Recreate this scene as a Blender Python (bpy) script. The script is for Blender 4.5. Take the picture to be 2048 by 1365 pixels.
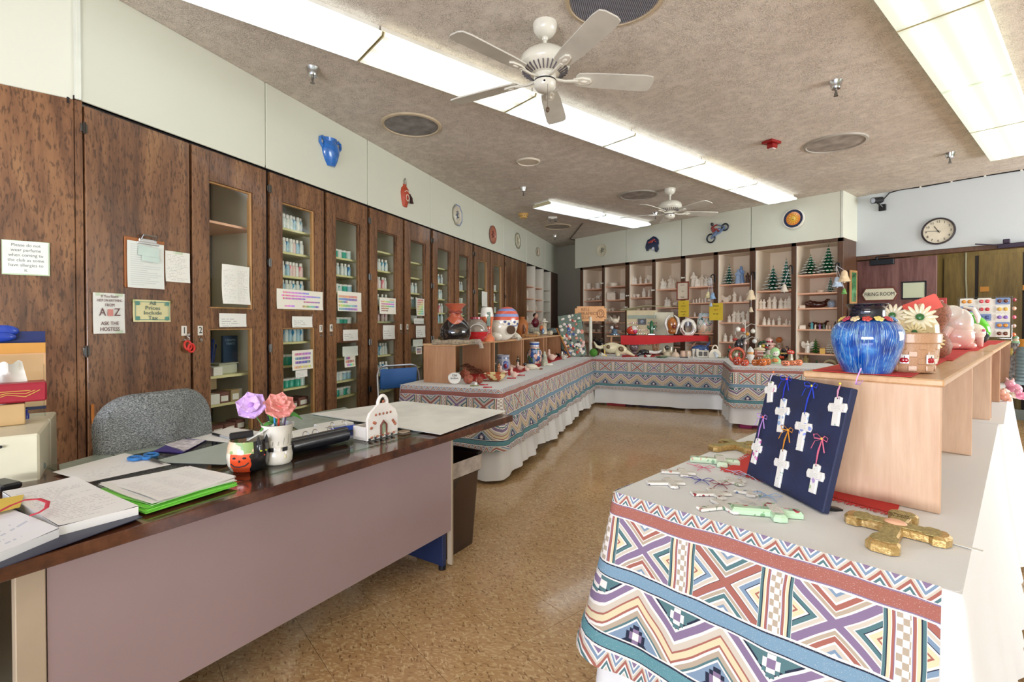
import bpy,bmesh,math,random
from mathutils import Vector,Matrix,Euler
from math import sin,cos,pi,radians,sqrt,atan2
R=random.Random(7)
for _o in list(bpy.data.objects):bpy.data.objects.remove(_o)
SC=bpy.context.scene;COL=SC.collection

# ---------------------------------------------------------------- camera
FOC,CX,PR,PITCH,HC,YAW=980.0,1024.0,658.0,radians(.7),1.27,radians(50.55)
cam_d=bpy.data.cameras.new('camera');cam=bpy.data.objects.new('camera',cam_d);COL.objects.link(cam)
cam.location=(0,0,HC);cam.rotation_euler=Euler((pi/2-PITCH,0,YAW))
cam_d.sensor_width=36;cam_d.lens=36*FOC/2048;cam_d.shift_y=-(682.5-PR)/2048
cam_d.clip_start=.03;cam_d.clip_end=60
SC.camera=cam
FW=(-sin(YAW),cos(YAW));RT=(cos(YAW),sin(YAW))
# ---------------------------------------------------------------- exposure, world, daylight
SC.view_settings.view_transform='Standard';SC.view_settings.look='None'
SC.view_settings.gamma=1;SC.view_settings.exposure=0.16
try:SC.view_settings.use_curve_mapping=False
except Exception:pass
W=bpy.data.worlds.new('sky');SC.world=W;W.use_nodes=True
_bg=W.node_tree.nodes['Background'];_sky=W.node_tree.nodes.new('ShaderNodeTexSky')
_sky.sky_type='NISHITA';_sky.sun_elevation=radians(50);_sky.sun_disc=False;_sky.sun_rotation=radians(200)
W.node_tree.links.new(_sky.outputs[0],_bg.inputs[0]);_bg.inputs[1].default_value=.12
def area(name,loc,rot,sx,sy,power,col):
    l=bpy.data.lights.new(name,'AREA');l.shape='RECTANGLE';l.size=sx;l.size_y=sy;l.energy=power;l.color=col
    o=bpy.data.objects.new(name,l);COL.objects.link(o);o.location=loc;o.rotation_euler=rot;return o
# daylight entering by the shop windows behind the camera
area('window_and_fill_light',(-.2,-3.35,1.55),(radians(90),0,0),5.6,1.9,62,(.55,.64,1.0))
# added fill aimed upward to lift the ceiling, standing in for pavement bounce
area('ceiling_fill',(1.1,-3.3,.9),(radians(127),0,radians(8)),3.4,.8,225,(.96,.96,1.0))
area('window_and_fill_light',(3.1,6.2,1.6),(radians(100),0,radians(90)),3.6,1.7,230,(.95,.97,1.0))  # added fill at an invented right-hand window, brightens the back of the room

# ---------------------------------------------------------------- picture <-> place
def ray(px,py):
    a=(px-CX)/FOC;b=-(py-PR)/FOC
    c,s=cos(PITCH),sin(PITCH);f=c+b*s;z=-s+b*c
    return(FW[0]*f+RT[0]*a,FW[1]*f+RT[1]*a,z)
def P(px,py,z):
    d=ray(px,py);t=(z-HC)/d[2];return Vector((d[0]*t,d[1]*t,z))
def V(px,py,A,B):
    d=ray(px,py);ex,ey=B[0]-A[0],B[1]-A[1]
    det=-d[0]*ey+ex*d[1];t=(-A[0]*ey+ex*A[1])/det
    p=Vector((d[0]*t,d[1]*t,HC+d[2]*t))
    return p,((p[0]-A[0])*ex+(p[1]-A[1])*ey)/math.hypot(ex,ey)
def dep(p):return p[0]*FW[0]+p[1]*FW[1]
def mpp(p):return dep(p)/FOC
def facing(p):return atan2(-p[0],p[1])+0.0          # rotz that turns a thing's -Y side to the camera
# ---------------------------------------------------------------- colour and node helpers
def lin(h):
    if isinstance(h,(tuple,list)):return(h[0],h[1],h[2],1)
    h=h.lstrip('#');c=[int(h[i:i+2],16)/255 for i in(0,2,4)]
    return tuple([x/12.92 if x<=.04045 else((x+.055)/1.055)**2.4 for x in c]+[1])
class NT:
    def __init__(s,name):
        s.m=bpy.data.materials.new(name);s.m.use_nodes=True;s.t=s.m.node_tree
        s.b=s.t.nodes['Principled BSDF']
    def node(s,typ,**kw):
        n=s.t.nodes.new(typ)
        for k,v in kw.items():setattr(n,k,v)
        return n
    def link(s,a,b):
        if isinstance(a,X):a=a.s
        s.t.links.new(a,b)
    def put(s,inp,v):
        if isinstance(v,X):s.t.links.new(v.s,inp)
        elif hasattr(v,'is_output'):s.t.links.new(v,inp)
        else:
            if isinstance(v,str):v=lin(v)
            inp.default_value=v
    def math(s,op,*a):
        n=s.node('ShaderNodeMath',operation=op)
        for i,v in enumerate(a):s.put(n.inputs[i],v)
        return X(s,n.outputs[0])
    def mix(s,f,a,b,mode='MIX'):
        n=s.node('ShaderNodeMix',data_type='RGBA',blend_type=mode)
        s.put(n.inputs[0],f);s.put(n.inputs[6],a);s.put(n.inputs[7],b)
        return X(s,n.outputs[2])
    def coord(s,kind='Object'):
        return s.node('ShaderNodeTexCoord').outputs[kind]
    def sep(s,v):
        n=s.node('ShaderNodeSeparateXYZ');s.put(n.inputs[0],v);return[X(s,n.outputs[i])for i in range(3)]
    def comb(s,x,y,z=0.0):
        n=s.node('ShaderNodeCombineXYZ')
        for i,v in enumerate((x,y,z)):s.put(n.inputs[i],v)
        return X(s,n.outputs[0])
    def vmap(s,v,scale=(1,1,1),loc=(0,0,0),rot=(0,0,0)):
        n=s.node('ShaderNodeMapping');s.put(n.inputs[0],v)
        n.inputs[1].default_value=loc;n.inputs[2].default_value=rot;n.inputs[3].default_value=scale
        return X(s,n.outputs[0])
    def noise(s,v,scale=5,detail=2,rough=.5,dist=0.0,out=0):
        n=s.node('ShaderNodeTexNoise');s.put(n.inputs['Vector'],v)
        n.inputs['Scale'].default_value=scale;n.inputs['Detail'].default_value=detail
        n.inputs['Roughness'].default_value=rough;n.inputs['Distortion'].default_value=dist
        return X(s,n.outputs[out])
    def vor(s,v,scale=5,feature='F1',out='Distance'):
        n=s.node('ShaderNodeTexVoronoi',feature=feature);s.put(n.inputs['Vector'],v);n.inputs['Scale'].default_value=scale
        return X(s,n.outputs[out])
    def white(s,v,out=1):
        n=s.node('ShaderNodeTexWhiteNoise');s.put(n.inputs[0],v);return X(s,n.outputs[out])
    def wave(s,v,scale=5,dist=0.0,detail=2,dscale=1.0,direction='X',kind='BANDS'):
        n=s.node('ShaderNodeTexWave',wave_type=kind)
        if kind=='BANDS':n.bands_direction=direction
        s.put(n.inputs['Vector'],v);n.inputs['Scale'].default_value=scale;n.inputs['Distortion'].default_value=dist
        n.inputs['Detail'].default_value=detail;n.inputs['Detail Scale'].default_value=dscale
        return X(s,n.outputs[1])
    def ramp(s,f,stops,const=False):
        n=s.node('ShaderNodeValToRGB');s.put(n.inputs[0],f);r=n.color_ramp
        if const:r.interpolation='CONSTANT'
        while len(r.elements)>1:r.elements.remove(r.elements[-1])
        r.elements[0].position=stops[0][0];r.elements[0].color=lin(stops[0][1])
        for p,c in stops[1:]:
            e=r.elements.new(p);e.color=lin(c)
        return X(s,n.outputs[0])
    def bump(s,h,strength=.3,dist=.01):
        n=s.node('ShaderNodeBump');n.inputs['Strength'].default_value=strength;n.inputs['Distance'].default_value=dist
        s.put(n.inputs['Height'],h);s.t.links.new(n.outputs[0],s.b.inputs['Normal'])
    def done(s,col=None,rough=.5,metal=0.0,coat=0.0,spec=.5,**kw):
        b=s.b
        if col is not None:s.put(b.inputs['Base Color'],col)
        s.put(b.inputs['Roughness'],rough);s.put(b.inputs['Metallic'],metal)
        b.inputs['Coat Weight'].default_value=coat;b.inputs['Coat Roughness'].default_value=.06
        b.inputs['Specular IOR Level'].default_value=spec
        for k,v in kw.items():s.put(b.inputs[k],v)
        return s.m
class X:
    def __init__(a,t,s):a.t=t;a.s=s
    def __add__(a,b):return a.t.math('ADD',a,b)
    def __radd__(a,b):return a.t.math('ADD',b,a)
    def __sub__(a,b):return a.t.math('SUBTRACT',a,b)
    def __rsub__(a,b):return a.t.math('SUBTRACT',b,a)
    def __mul__(a,b):return a.t.math('MULTIPLY',a,b)
    def __rmul__(a,b):return a.t.math('MULTIPLY',b,a)
    def __truediv__(a,b):return a.t.math('DIVIDE',a,b)
    def __neg__(a):return a.t.math('MULTIPLY',a,-1.0)
    def abs(a):return a.t.math('ABSOLUTE',a)
    def fr(a):return a.t.math('FRACT',a)
    def floor(a):return a.t.math('FLOOR',a)
    def lt(a,b):return a.t.math('LESS_THAN',a,b)
    def gt(a,b):return a.t.math('GREATER_THAN',a,b)
    def min(a,b):return a.t.math('MINIMUM',a,b)
    def max(a,b):return a.t.math('MAXIMUM',a,b)
    def sin(a):return a.t.math('SINE',a)
    def rng(a,f0,f1,t0=0.0,t1=1.0):
        n=a.t.node('ShaderNodeMapRange');a.t.put(n.inputs[0],a)
        for i,v in enumerate((f0,f1,t0,t1)):n.inputs[i+1].default_value=v
        return X(a.t,n.outputs[0])
    def between(a,lo,hi):return a.gt(lo)*a.lt(hi)
_mc={}
def mat(name,col,rough=.5,metal=0.0,coat=0.0,spec=.5,var=0.0,vs=6.0,bump=0.0,bs=40.0,**kw):
    """plain procedural material: base colour with a little noise variation and relief"""
    key=(name,str(col),rough,metal,coat,spec,var,vs,bump,bs,str(kw))
    if key in _mc:return _mc[key]
    n=NT(name);c=lin(col)
    co=n.coord()
    v=var if var else .05
    d=tuple(x*(1-v*2.2)for x in c[:3])+(1,);l=tuple(min(1,x*(1+v))for x in c[:3])+(1,)
    nz=n.noise(co,vs,3)
    colx=n.ramp(nz.rng(.3,.7),[(0,d),(1,l)])
    if bump:n.bump(n.noise(co,bs,3),bump,.004)
    _mc[key]=n.done(colx,rough,metal,coat,spec,**kw)
    return _mc[key]
def glaze(col,name='glazed_ceramic',rough=.16,var=.05,vs=14):return mat(name,col,rough,0,.6,.5,var,vs)
def bisque(col='#E9DDCB'):return mat('bisque_ceramic',col,.6,0,0,.4,.06,20)
# ---------------------------------------------------------------- mesh builder
class G:
    def __init__(s):s.v=[];s.f=[];s.mi=[];s.m=0;s.xf=None;s.uv={}
    def use(s,m):s.m=m;return s
    def _a(s,vs,fs):
        o=len(s.v)
        if s.xf is not None:vs=[tuple(s.xf@Vector(v))for v in vs]
        s.v+=vs;s.f+=[tuple(o+i for i in f)for f in fs];s.mi+=[s.m]*len(fs);return s
    def box(s,c,d,b=0.0,rz=0.0,rx=0.0,ry=0.0):
        hx,hy,hz=d[0]/2,d[1]/2,d[2]/2
        rot=Euler((rx,ry,rz)).to_matrix()if(rz or rx or ry)else None
        def T(p):
            p=Vector(p)
            if rot:p=rot@p
            return(p[0]+c[0],p[1]+c[1],p[2]+c[2])
        if b<=0:
            vs=[T((x*hx,y*hy,z*hz))for x in(-1,1)for y in(-1,1)for z in(-1,1)]
            return s._a(vs,[(0,1,3,2),(4,6,7,5),(0,4,5,1),(2,3,7,6),(0,2,6,4),(1,5,7,3)])
        b=min(b,hx*.9,hy*.9,hz*.9);vs=[];idx={}
        for x in(-1,1):
            for y in(-1,1):
                for z in(-1,1):
                    for k in range(3):
                        p=[x*(hx-b),y*(hy-b),z*(hz-b)];p[k]=(x,y,z)[k]*(hx,hy,hz)[k]
                        idx[(x,y,z,k)]=len(vs);vs.append(T(p))
        fs=[]
        for k in range(3):
            i,j=[q for q in range(3)if q!=k]
            for sg in(-1,1):
                loop=[]
                for a,bb in((-1,-1),(1,-1),(1,1),(-1,1)):
                    q=[0,0,0];q[k]=sg;q[i]=a;q[j]=bb;loop.append(idx[(q[0],q[1],q[2],k)])
                if(sg>0)==(k==1):loop.reverse()
                fs.append(tuple(loop))
        for k in range(3):
            i,j=[q for q in range(3)if q!=k]
            for a in(-1,1):
                for bb in(-1,1):
                    q=[0,0,0];q[i]=a;q[j]=bb;l=[]
                    for(sg,kk)in((-1,i),(1,i),(1,j),(-1,j)):
                        q[k]=sg;l.append(idx[(q[0],q[1],q[2],kk)])
                    fs.append(tuple(l))
        for x in(-1,1):
            for y in(-1,1):
                for z in(-1,1):fs.append(tuple(idx[(x,y,z,k)]for k in range(3)))
        return s._a(vs,fs)
    def lathe(s,prof,seg=20,c=(0,0,0),sx=1.0,sy=1.0,mod=None,cap=True,mat_at=None):
        vs=[];n=len(prof)
        for i,(r,z)in enumerate(prof):
            for k in range(seg):
                a=2*pi*k/seg;rr=r*(mod(a,z)if mod else 1)
                vs.append((c[0]+rr*cos(a)*sx,c[1]+rr*sin(a)*sy,c[2]+z))
        fs=[];ms=[]
        for i in range(n-1):
            for k in range(seg):
                k2=(k+1)%seg;fs.append((i*seg+k,i*seg+k2,(i+1)*seg+k2,(i+1)*seg+k));ms.append(mat_at(i,k)if mat_at else s.m)
        if cap:
            if prof[0][0]>1e-5:fs.append(tuple(reversed(range(seg))));ms.append(s.m)
            if prof[-1][0]>1e-5:fs.append(tuple((n-1)*seg+k for k in range(seg)));ms.append(s.m)
        s._a(vs,fs);s.mi[-len(ms):]=ms;return s
    def cyl(s,p0,p1,r0,r1=None,seg=10):
        return s.tube([p0,p1],[r0,r0 if r1 is None else r1],seg)
    def tube(s,pts,r,seg=8,closed=False,flat=1.0,cap=True):
        pts=[Vector(p)for p in pts];n=len(pts)
        rs=r if isinstance(r,(list,tuple))else[r]*n
        vs=[];up=None
        for i,p in enumerate(pts):
            if closed:t=pts[(i+1)%n]-pts[i-1]
            else:t=pts[min(i+1,n-1)]-pts[max(i-1,0)]
            if t.length<1e-9:t=Vector((0,0,1))
            t.normalize()
            if up is None:
                up=Vector((0,0,1))if abs(t.z)<.9 else Vector((0,1,0))
            x=up.cross(t)
            if x.length<1e-6:x=Vector((1,0,0)).cross(t)
            x.normalize();y=t.cross(x);up=y
            for k in range(seg):
                a=2*pi*k/seg;q=p+x*cos(a)*rs[i]+y*sin(a)*rs[i]*flat;vs.append(tuple(q))
        fs=[]
        for i in range(n if closed else n-1):
            j=(i+1)%n
            for k in range(seg):
                k2=(k+1)%seg;fs.append((i*seg+k,i*seg+k2,j*seg+k2,j*seg+k))
        if not closed and cap:fs+=[tuple(reversed(range(seg))),tuple((n-1)*seg+k for k in range(seg))]
        return s._a(vs,fs)
    def ell(s,c,r,seg=12,rings=8,rot=None):
        if isinstance(r,(int,float)):r=(r,r,r)
        M=Euler(rot).to_matrix()if rot else None;vs=[]
        def T(x,y,z):
            p=Vector((x*r[0],y*r[1],z*r[2]))
            if M:p=M@p
            return(p[0]+c[0],p[1]+c[1],p[2]+c[2])
        vs.append(T(0,0,-1))
        for i in range(1,rings):
            ph=-pi/2+pi*i/rings
            for k in range(seg):vs.append(T(cos(ph)*cos(2*pi*k/seg),cos(ph)*sin(2*pi*k/seg),sin(ph)))
        vs.append(T(0,0,1));L=len(vs)-1;fs=[]
        for k in range(seg):
            k2=(k+1)%seg;fs.append((0,1+k2,1+k))
            for i in range(rings-2):fs.append((1+i*seg+k,1+i*seg+k2,1+(i+1)*seg+k2,1+(i+1)*seg+k))
            fs.append((1+(rings-2)*seg+k,1+(rings-2)*seg+k2,L))
        return s._a(vs,fs)
    def prism(s,pts,z0,z1,b=0.0):
        """outline pts (x,y) extruded in z, optional inward bevel on top"""
        n=len(pts)
        if b:
            cx=sum(p[0]for p in pts)/n;cy=sum(p[1]for p in pts)/n
            ins=[]
            for i in range(n):
                a,p,q=Vector(pts[i-1]),Vector(pts[i]),Vector(pts[(i+1)%n])
                d1=(p-a).normalized();d2=(q-p).normalized();nn=Vector((-(d1.y+d2.y),d1.x+d2.x))
                if nn.length<1e-6:nn=Vector((-d1.y,d1.x))
                nn.normalize();k=max(.5,nn.dot(Vector((-d1.y,d1.x))));ins.append(p+nn*(b/k))
            vs=[(p[0],p[1],z0)for p in pts]+[(p[0],p[1],z1-b)for p in pts]+[(p[0],p[1],z1)for p in ins]
            fs=[tuple(reversed(range(n))),tuple(2*n+i for i in range(n))]
            for i in range(n):
                j=(i+1)%n;fs+=[(i,j,n+j,n+i),(n+i,n+j,2*n+j,2*n+i)]
            return s._a(vs,fs)
        vs=[(p[0],p[1],z0)for p in pts]+[(p[0],p[1],z1)for p in pts]
        fs=[tuple(reversed(range(n))),tuple(n+i for i in range(n))]
        for i in range(n):fs.append((i,(i+1)%n,n+(i+1)%n,n+i))
        return s._a(vs,fs)
    def grid(s,nu,nv,fn):
        """fn(i/nu, j/nv) -> (x,y,z,u,v)"""
        o=len(s.v);vs=[];uvs=[]
        for j in range(nv+1):
            for i in range(nu+1):
                q=fn(i/nu,j/nv);vs.append(tuple(q[:3]));uvs.append(tuple(q[3:5])if len(q)>3 else(i/nu,j/nv))
        fs=[]
        for j in range(nv):
            for i in range(nu):
                a=j*(nu+1)+i;fs.append((a,a+1,a+nu+2,a+nu+1))
        s._a(vs,fs)
        for k,q in enumerate(uvs):s.uv[o+k]=q
        return s
    def at(s,M):s.xf=M;return s
    def build(s,name,mats,parent=None,M=None,smooth=True,angle=40,weld=False):
        me=bpy.data.meshes.new(name);me.from_pydata(s.v,[],s.f)
        if not isinstance(mats,(list,tuple)):mats=[mats]
        for m in mats:me.materials.append(m)
        if len(mats)>1:me.polygons.foreach_set('material_index',s.mi)
        if s.uv:
            l=me.uv_layers.new(name='UVMap');dat=[0.0]*(2*len(me.loops))
            for i,lp in enumerate(me.loops):
                q=s.uv.get(lp.vertex_index,(0,0));dat[2*i]=q[0];dat[2*i+1]=q[1]
            l.data.foreach_set('uv',dat)
        if smooth:
            me.polygons.foreach_set('use_smooth',[True]*len(me.polygons))
            me.set_sharp_from_angle(angle=radians(angle))
        me.update()
        o=bpy.data.objects.new(name,me);COL.objects.link(o)
        if parent:o.parent=parent
        if M is not None:o.matrix_local=M
        return o
def TM(loc=(0,0,0),rz=0.0,rx=0.0,ry=0.0,s=1.0):
    return Matrix.Translation(Vector(loc))@Euler((rx,ry,rz)).to_matrix().to_4x4()@Matrix.Scale(s,4)
def tag(o,label,cat,group=None):
    o['label']=label;o['category']=cat
    if group:o['group']=group
    return o
def thing(name,label,cat,loc=(0,0,0),rz=0.0,group=None):
    o=bpy.data.objects.new(name,None);COL.objects.link(o);o.empty_display_size=.05
    o.location=loc;o.rotation_euler=(0,0,rz);return tag(o,label,cat,group)
def struct(o):o['kind']='structure';return o
def stuff(o):o['kind']='stuff';return o
def dup(root,loc=None,rz=None,label=None,group=None,mats=None,scale=None):
    r=root.copy();COL.objects.link(r)
    if loc is not None:r.location=loc
    if rz is not None:r.rotation_euler=(0,0,rz)
    if scale is not None:r.scale=(scale,scale,scale)
    if label:r['label']=label
    if group:r['group']=group
    for ch in root.children:
        c=ch.copy();COL.objects.link(c);c.parent=r
        for g in ch.children:
            d=g.copy();COL.objects.link(d);d.parent=c
    return r
def text(body,size,name,m,parent=None,M=None,depth=.0008,align='CENTER',space=1.0,sx=1.0,line=1.0,word=1.0):
    c=bpy.data.curves.new(name,'FONT');c.body=body;c.size=size;c.align_x=align;c.align_y='CENTER'
    c.extrude=depth;c.space_character=space;c.space_line=line;c.resolution_u=2;c.space_word=word
    c.materials.append(m)
    f=bpy.data.objects.new(name,c);me=bpy.data.meshes.new_from_object(f);me.name=name
    o=bpy.data.objects.new(name,me);COL.objects.link(o);bpy.data.objects.remove(f);bpy.data.curves.remove(c)
    if parent:o.parent=parent
    if M is not None:o.matrix_local=M@Matrix.Diagonal((sx,1,1,1))
    return o
ORD=['first','second','third','fourth','fifth','sixth','seventh','eighth','ninth','tenth','eleventh','twelfth','thirteenth','fourteenth','fifteenth','sixteenth']
# ================================================================ shared materials
def m_wood(name,dark,mid,light,scale=1.0,rough=.35,fleck=1.0,coat=.15,axis='z',fig=1.0):
    n=NT(name);co=n.coord();st={'z':(1,1,.09),'x':(.09,1,1),'y':(1,.09,1)}[axis]
    v=n.vmap(co,tuple(a*scale for a in st))
    g=n.noise(v,26,5,.62,.35)
    v2=n.vmap(co,tuple(a*scale*(.42 if a<1 else .3)for a in st))
    big=n.noise(v2,9,2,.5,1.4)
    rings=((big*26.0).sin()*.5+.5)
    f=n.noise(n.vmap(co,tuple(a*scale*(1.3 if a<1 else 1)for a in st)),60,2,.5)
    a=g*.62+rings*.22*fig+f*.2
    col=n.ramp(a.rng(.3,.82),[(0,dark),(.45,mid),(1,light)])
    if fleck:
        fl=n.noise(n.vmap(co,tuple(a2*scale*(2.6 if a2<1 else 1)for a2 in st)),92,2,.55,.4)*.85+n.noise(co,9,2)*.15
        col=n.mix(fl.rng(.52,.61)*.60*fleck,col,lin('#2A1A12'))
    n.bump(a,.12,.002)
    return n.done(col,rough,0,coat)
M_WALNUT=m_wood('walnut_laminate','#563A28','#7F583B','#9C724C',1.0,.33)
M_WALNUT2=m_wood('brown_plywood','#4A3021','#5F412D','#74523A',1.1,.42,0,.05,fig=.4)
M_OLIVEW=m_wood('dark_oak_panelling','#5E4C26','#7A6634','#927C48',1.1,.5,0,0,fig=.5)
M_DESK=m_wood('desk_walnut_laminate','#3A1F18','#55301F','#724A35',.9,.14,.25,.5,axis='y',fig=.8)
M_OAK=m_wood('oak_veneer','#A87550','#BE8F68','#CDA482',1.0,.42,0,.1,fig=.35)
M_OAKH=m_wood('oak_board','#BE8F62','#D3A97C','#E2BF95',1.0,.4,0,.1,axis='y',fig=.35)
M_PINE=m_wood('pine_edging','#A87B4A','#BC9260','#CCA677',1.0,.45,0,0,fig=.2)
M_REDOAK=m_wood('pink_oak_veneer','#C9A384','#DBBA9C','#EAD3BC',1.3,.45,0,0,fig=.25)
M_PANEL=mat('cream_wall_panel','#DDE0CF',.5,var=.02,vs=.7)
M_BLUEWALL=mat('pale_painted_wall','#CBD2D4',.6,var=.02,vs=.7)
M_GREYWALL=mat('grey_painted_wall','#A9A598',.7,var=.02,vs=.7)
M_TRIM=mat('cream_panel_strip','#D8DCCF',.4)
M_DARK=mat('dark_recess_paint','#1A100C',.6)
M_CREAM=mat('cream_cabinet_lining','#F0EADB',.55,var=.03,vs=2)
M_PEACH=mat('peach_shelf_paint','#F4C0A2',.55,var=.03,vs=3)
M_PEACHBACK=mat('pale_peach_lining','#F8E8D2',.6,var=.03,vs=1.2)
M_SHELF=mat('pale_yellow_shelf','#E2DDA6',.5,var=.03)
M_WHITE=mat('white_enamel','#E9E8DC',.3,coat=.3)
M_CHROME=mat('polished_chrome','#C9C9C9',.18,1.0)
M_STEEL=mat('brushed_steel','#8F8D88',.35,1.0)
M_BLACK=mat('black_plastic','#15151A',.35)
M_PAPER=mat('white_paper','#F2F3EC',.7)
M_INK=mat('black_ink','#1E1E22',.6)
def m_glass(name='clear_glass',tint='#FDFEFC',refl=.9):
    n=NT(name);t=n.node('ShaderNodeBsdfTransparent');n.put(t.inputs[0],tint)
    g=n.node('ShaderNodeBsdfGlossy');g.inputs['Roughness'].default_value=.015
    fr=n.node('ShaderNodeFresnel');fr.inputs[0].default_value=1.5
    bf=n.node('ShaderNodeNewGeometry').outputs['Backfacing'];k=X(n,fr.outputs[0])*refl*(1.0-X(n,bf))
    fr.inputs[0].default_value=1.45
    mx=n.node('ShaderNodeMixShader');n.put(mx.inputs[0],k);n.link(t.outputs[0],mx.inputs[1]);n.link(g.outputs[0],mx.inputs[2])
    n.link(mx.outputs[0],n.t.nodes['Material Output'].inputs[0]);return n.m
M_GLASS=m_glass();M_GLASSG=m_glass('green_plate_glass','#F1F9F4',1.0)
M_ACRYL=m_glass('clear_acrylic','#F9FCFB',1.0)

# ================================================================ floor
def m_floor():
    n=NT('tan_flecked_vinyl');co=n.coord();geo=n.node('ShaderNodeNewGeometry');pos=geo.outputs['Position']
    d=n.noise(n.vmap(pos,(1,1,1)),9,2,.5,.4,out=1)
    vv=n.vmap(n.vmap(pos,(1,1,1),rot=(0,0,.9)),(1,.38,1))
    a=n.vor(vv,170,out='Color');ax=n.sep(a)[0]
    b=n.vor(n.vmap(n.vmap(pos,(1,1,1),rot=(0,0,.3)),(.35,1,1)),190,out='Color');bx=n.sep(b)[1]
    big=n.noise(pos,2.2,2)
    base=n.ramp(big.rng(.35,.65),[(0,'#BC9668'),(1,'#C9A678')])
    c=n.mix(ax.gt(.80),base,lin('#D6B98C'))
    c=n.mix(ax.lt(.13),c,lin('#A5815A'))
    c=n.mix(bx.gt(.965),c,lin('#7E5E3C'))
    c=n.mix(bx.lt(.05),c,lin('#DFC698'))
    rnd=n.node('ShaderNodeObjectInfo').outputs['Random']
    c=n.mix(X(n,rnd)*.10,c,lin('#8F6A3E'))
    rr=n.noise(pos,1.3,3).rng(.3,.7,.13,.24)
    c=n.mix(.25,c,base)
    return n.done(c,rr,0,.3,.5)
M_FLOOR=m_floor()
M_GAP=mat('dark_floor_joint','#7C5C36',.7)
fl=G().box((-2.6,2.6,-.056),(12.6,13.2,.10)).build('floor',M_GAP);struct(fl)
TS=.3048
_tile=None;_cand=[]
for i in range(-32,14):
    for j in range(-14,38):
        cx,cy=(i+.5)*TS+.06,(j+.5)*TS
        if not(-8.8<cx<3.6 and-3.9<cy<9.0):continue
        f=cx*FW[0]+cy*FW[1];r_=cx*RT[0]+cy*RT[1]
        seen=f>1.2 and abs(r_/f)<1.07 and 646+FOC*HC/f<1420
        # the open aisle between desk, tables and display counters
        aisle=seen and cx<-.75-.07*cy and(cx+1.6)*.951+(cy-0)*.309>-.45 and cy<6.6 and(cx+3.05)*.857+(cy-2.39)*.515>-.25
        _cand.append((0 if aisle else 1,f if f>0 else 99,cx,cy))
_cand.sort()
_near=_cand[:290];_far=_cand[290:]
for k,(a,f,cx,cy)in enumerate(_near):
    if _tile is None:
        _tile=G().box((0,0,-.003),(TS-.0018,TS-.0018,.006),.0007).build('floor_tile',M_FLOOR,fl,TM((cx,cy,0)),smooth=False)
    else:
        t=_tile.copy();COL.objects.link(t);t.parent=fl;t.matrix_local=TM((cx,cy,0),rz=(pi/2)*(k%4))
g=G()
for a,f,cx,cy in _far:g.box((cx,cy,-.003),(TS-.0012,TS-.0012,.006))
stuff(g.build('floor_tile_field',M_FLOOR,fl,smooth=False))
# ================================================================ ceiling
def m_ceil():
    n=NT('textured_plaster_ceiling');co=n.coord()
    a=n.noise(co,58,2,.6,1.8);b=n.noise(co,12,3,.5)
    big=n.noise(co,.8,3,.6)
    c=n.ramp(big.rng(.3,.7),[(0,'#D3C7B9'),(1,'#E3DACD')])
    worm=(a-.5).abs().rng(.0,.055,1,0)  # shade of the plaster's crevices painted into the colour as dark lines
    c=n.mix(worm*b.rng(.3,.55)*.75,c,lin('#5E5248'))
    n.bump(a*.8+b*.5,.55,.012)
    return n.done(c,.9,0,0,.2)
M_CEIL=m_ceil()
struct(G().box((-2.6,2.6,3.10),(12.6,13.2,.10)).build('ceiling',M_CEIL))
# ================================================================ walls
A=Vector((-3.385,-.096));B=Vector((-8.40,8.43));LD=(B-A).normalized();LN=Vector((-LD.y,LD.x))   # LN points into the wall
AL=atan2(LD.y,LD.x)
def LW(s,d=0.0,z=0.0):            # point at s along the cabinet wall, d behind its face
    p=A+LD*s+LN*d;return Vector((p.x,p.y,z))
ML=Matrix.Translation((A.x,A.y,0))@Matrix.Rotation(AL,4,'Z')     # local x = along wall, y = into wall
def wallbox(name,M,c,d,m,kind=True,b=0.0):
    o=G().box(c,d,b).build(name,m,None,M,smooth=False)
    return struct(o)
wl=wallbox('wall_left',ML,(5.0,.68,1.55),(11.2,.1,3.1),M_GREYWALL)
seams=[-.03,1.165,2.384,3.61,4.856,6.063,7.286,8.547,9.78]
for k in range(8):
    s0,s1=seams[k],seams[k+1]
    G().box(((s0+s1)/2,.03,2.735),(s1-s0-.012,.06,.63),.003).build('panel',M_PANEL,wl,smooth=False)
    G().box((s1-.0,.035,2.735),(.02,.05,.63)).build('joint_strip',M_TRIM,wl,smooth=False)
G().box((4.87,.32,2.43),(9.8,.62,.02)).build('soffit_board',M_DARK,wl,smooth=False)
# left-hand stretch, square to the room
w2=wallbox('wall_left',Matrix.Identity(4),(-3.75,-1.9,1.55),(.1,3.4,3.1),M_PANEL)
G().box((-3.42,-1.80,2.735),(.06,3.36,.63),.003).build('panel',M_PANEL,w2,smooth=False)
G().box((-3.40,-.112,2.735),(.05,.03,.63),.004).build('joint_strip',M_TRIM,w2,smooth=False)
wb=wallbox('wall_back',Matrix.Identity(4),(-5.6,8.25,1.55),(6.62,.1,3.1),M_GREYWALL)
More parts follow.
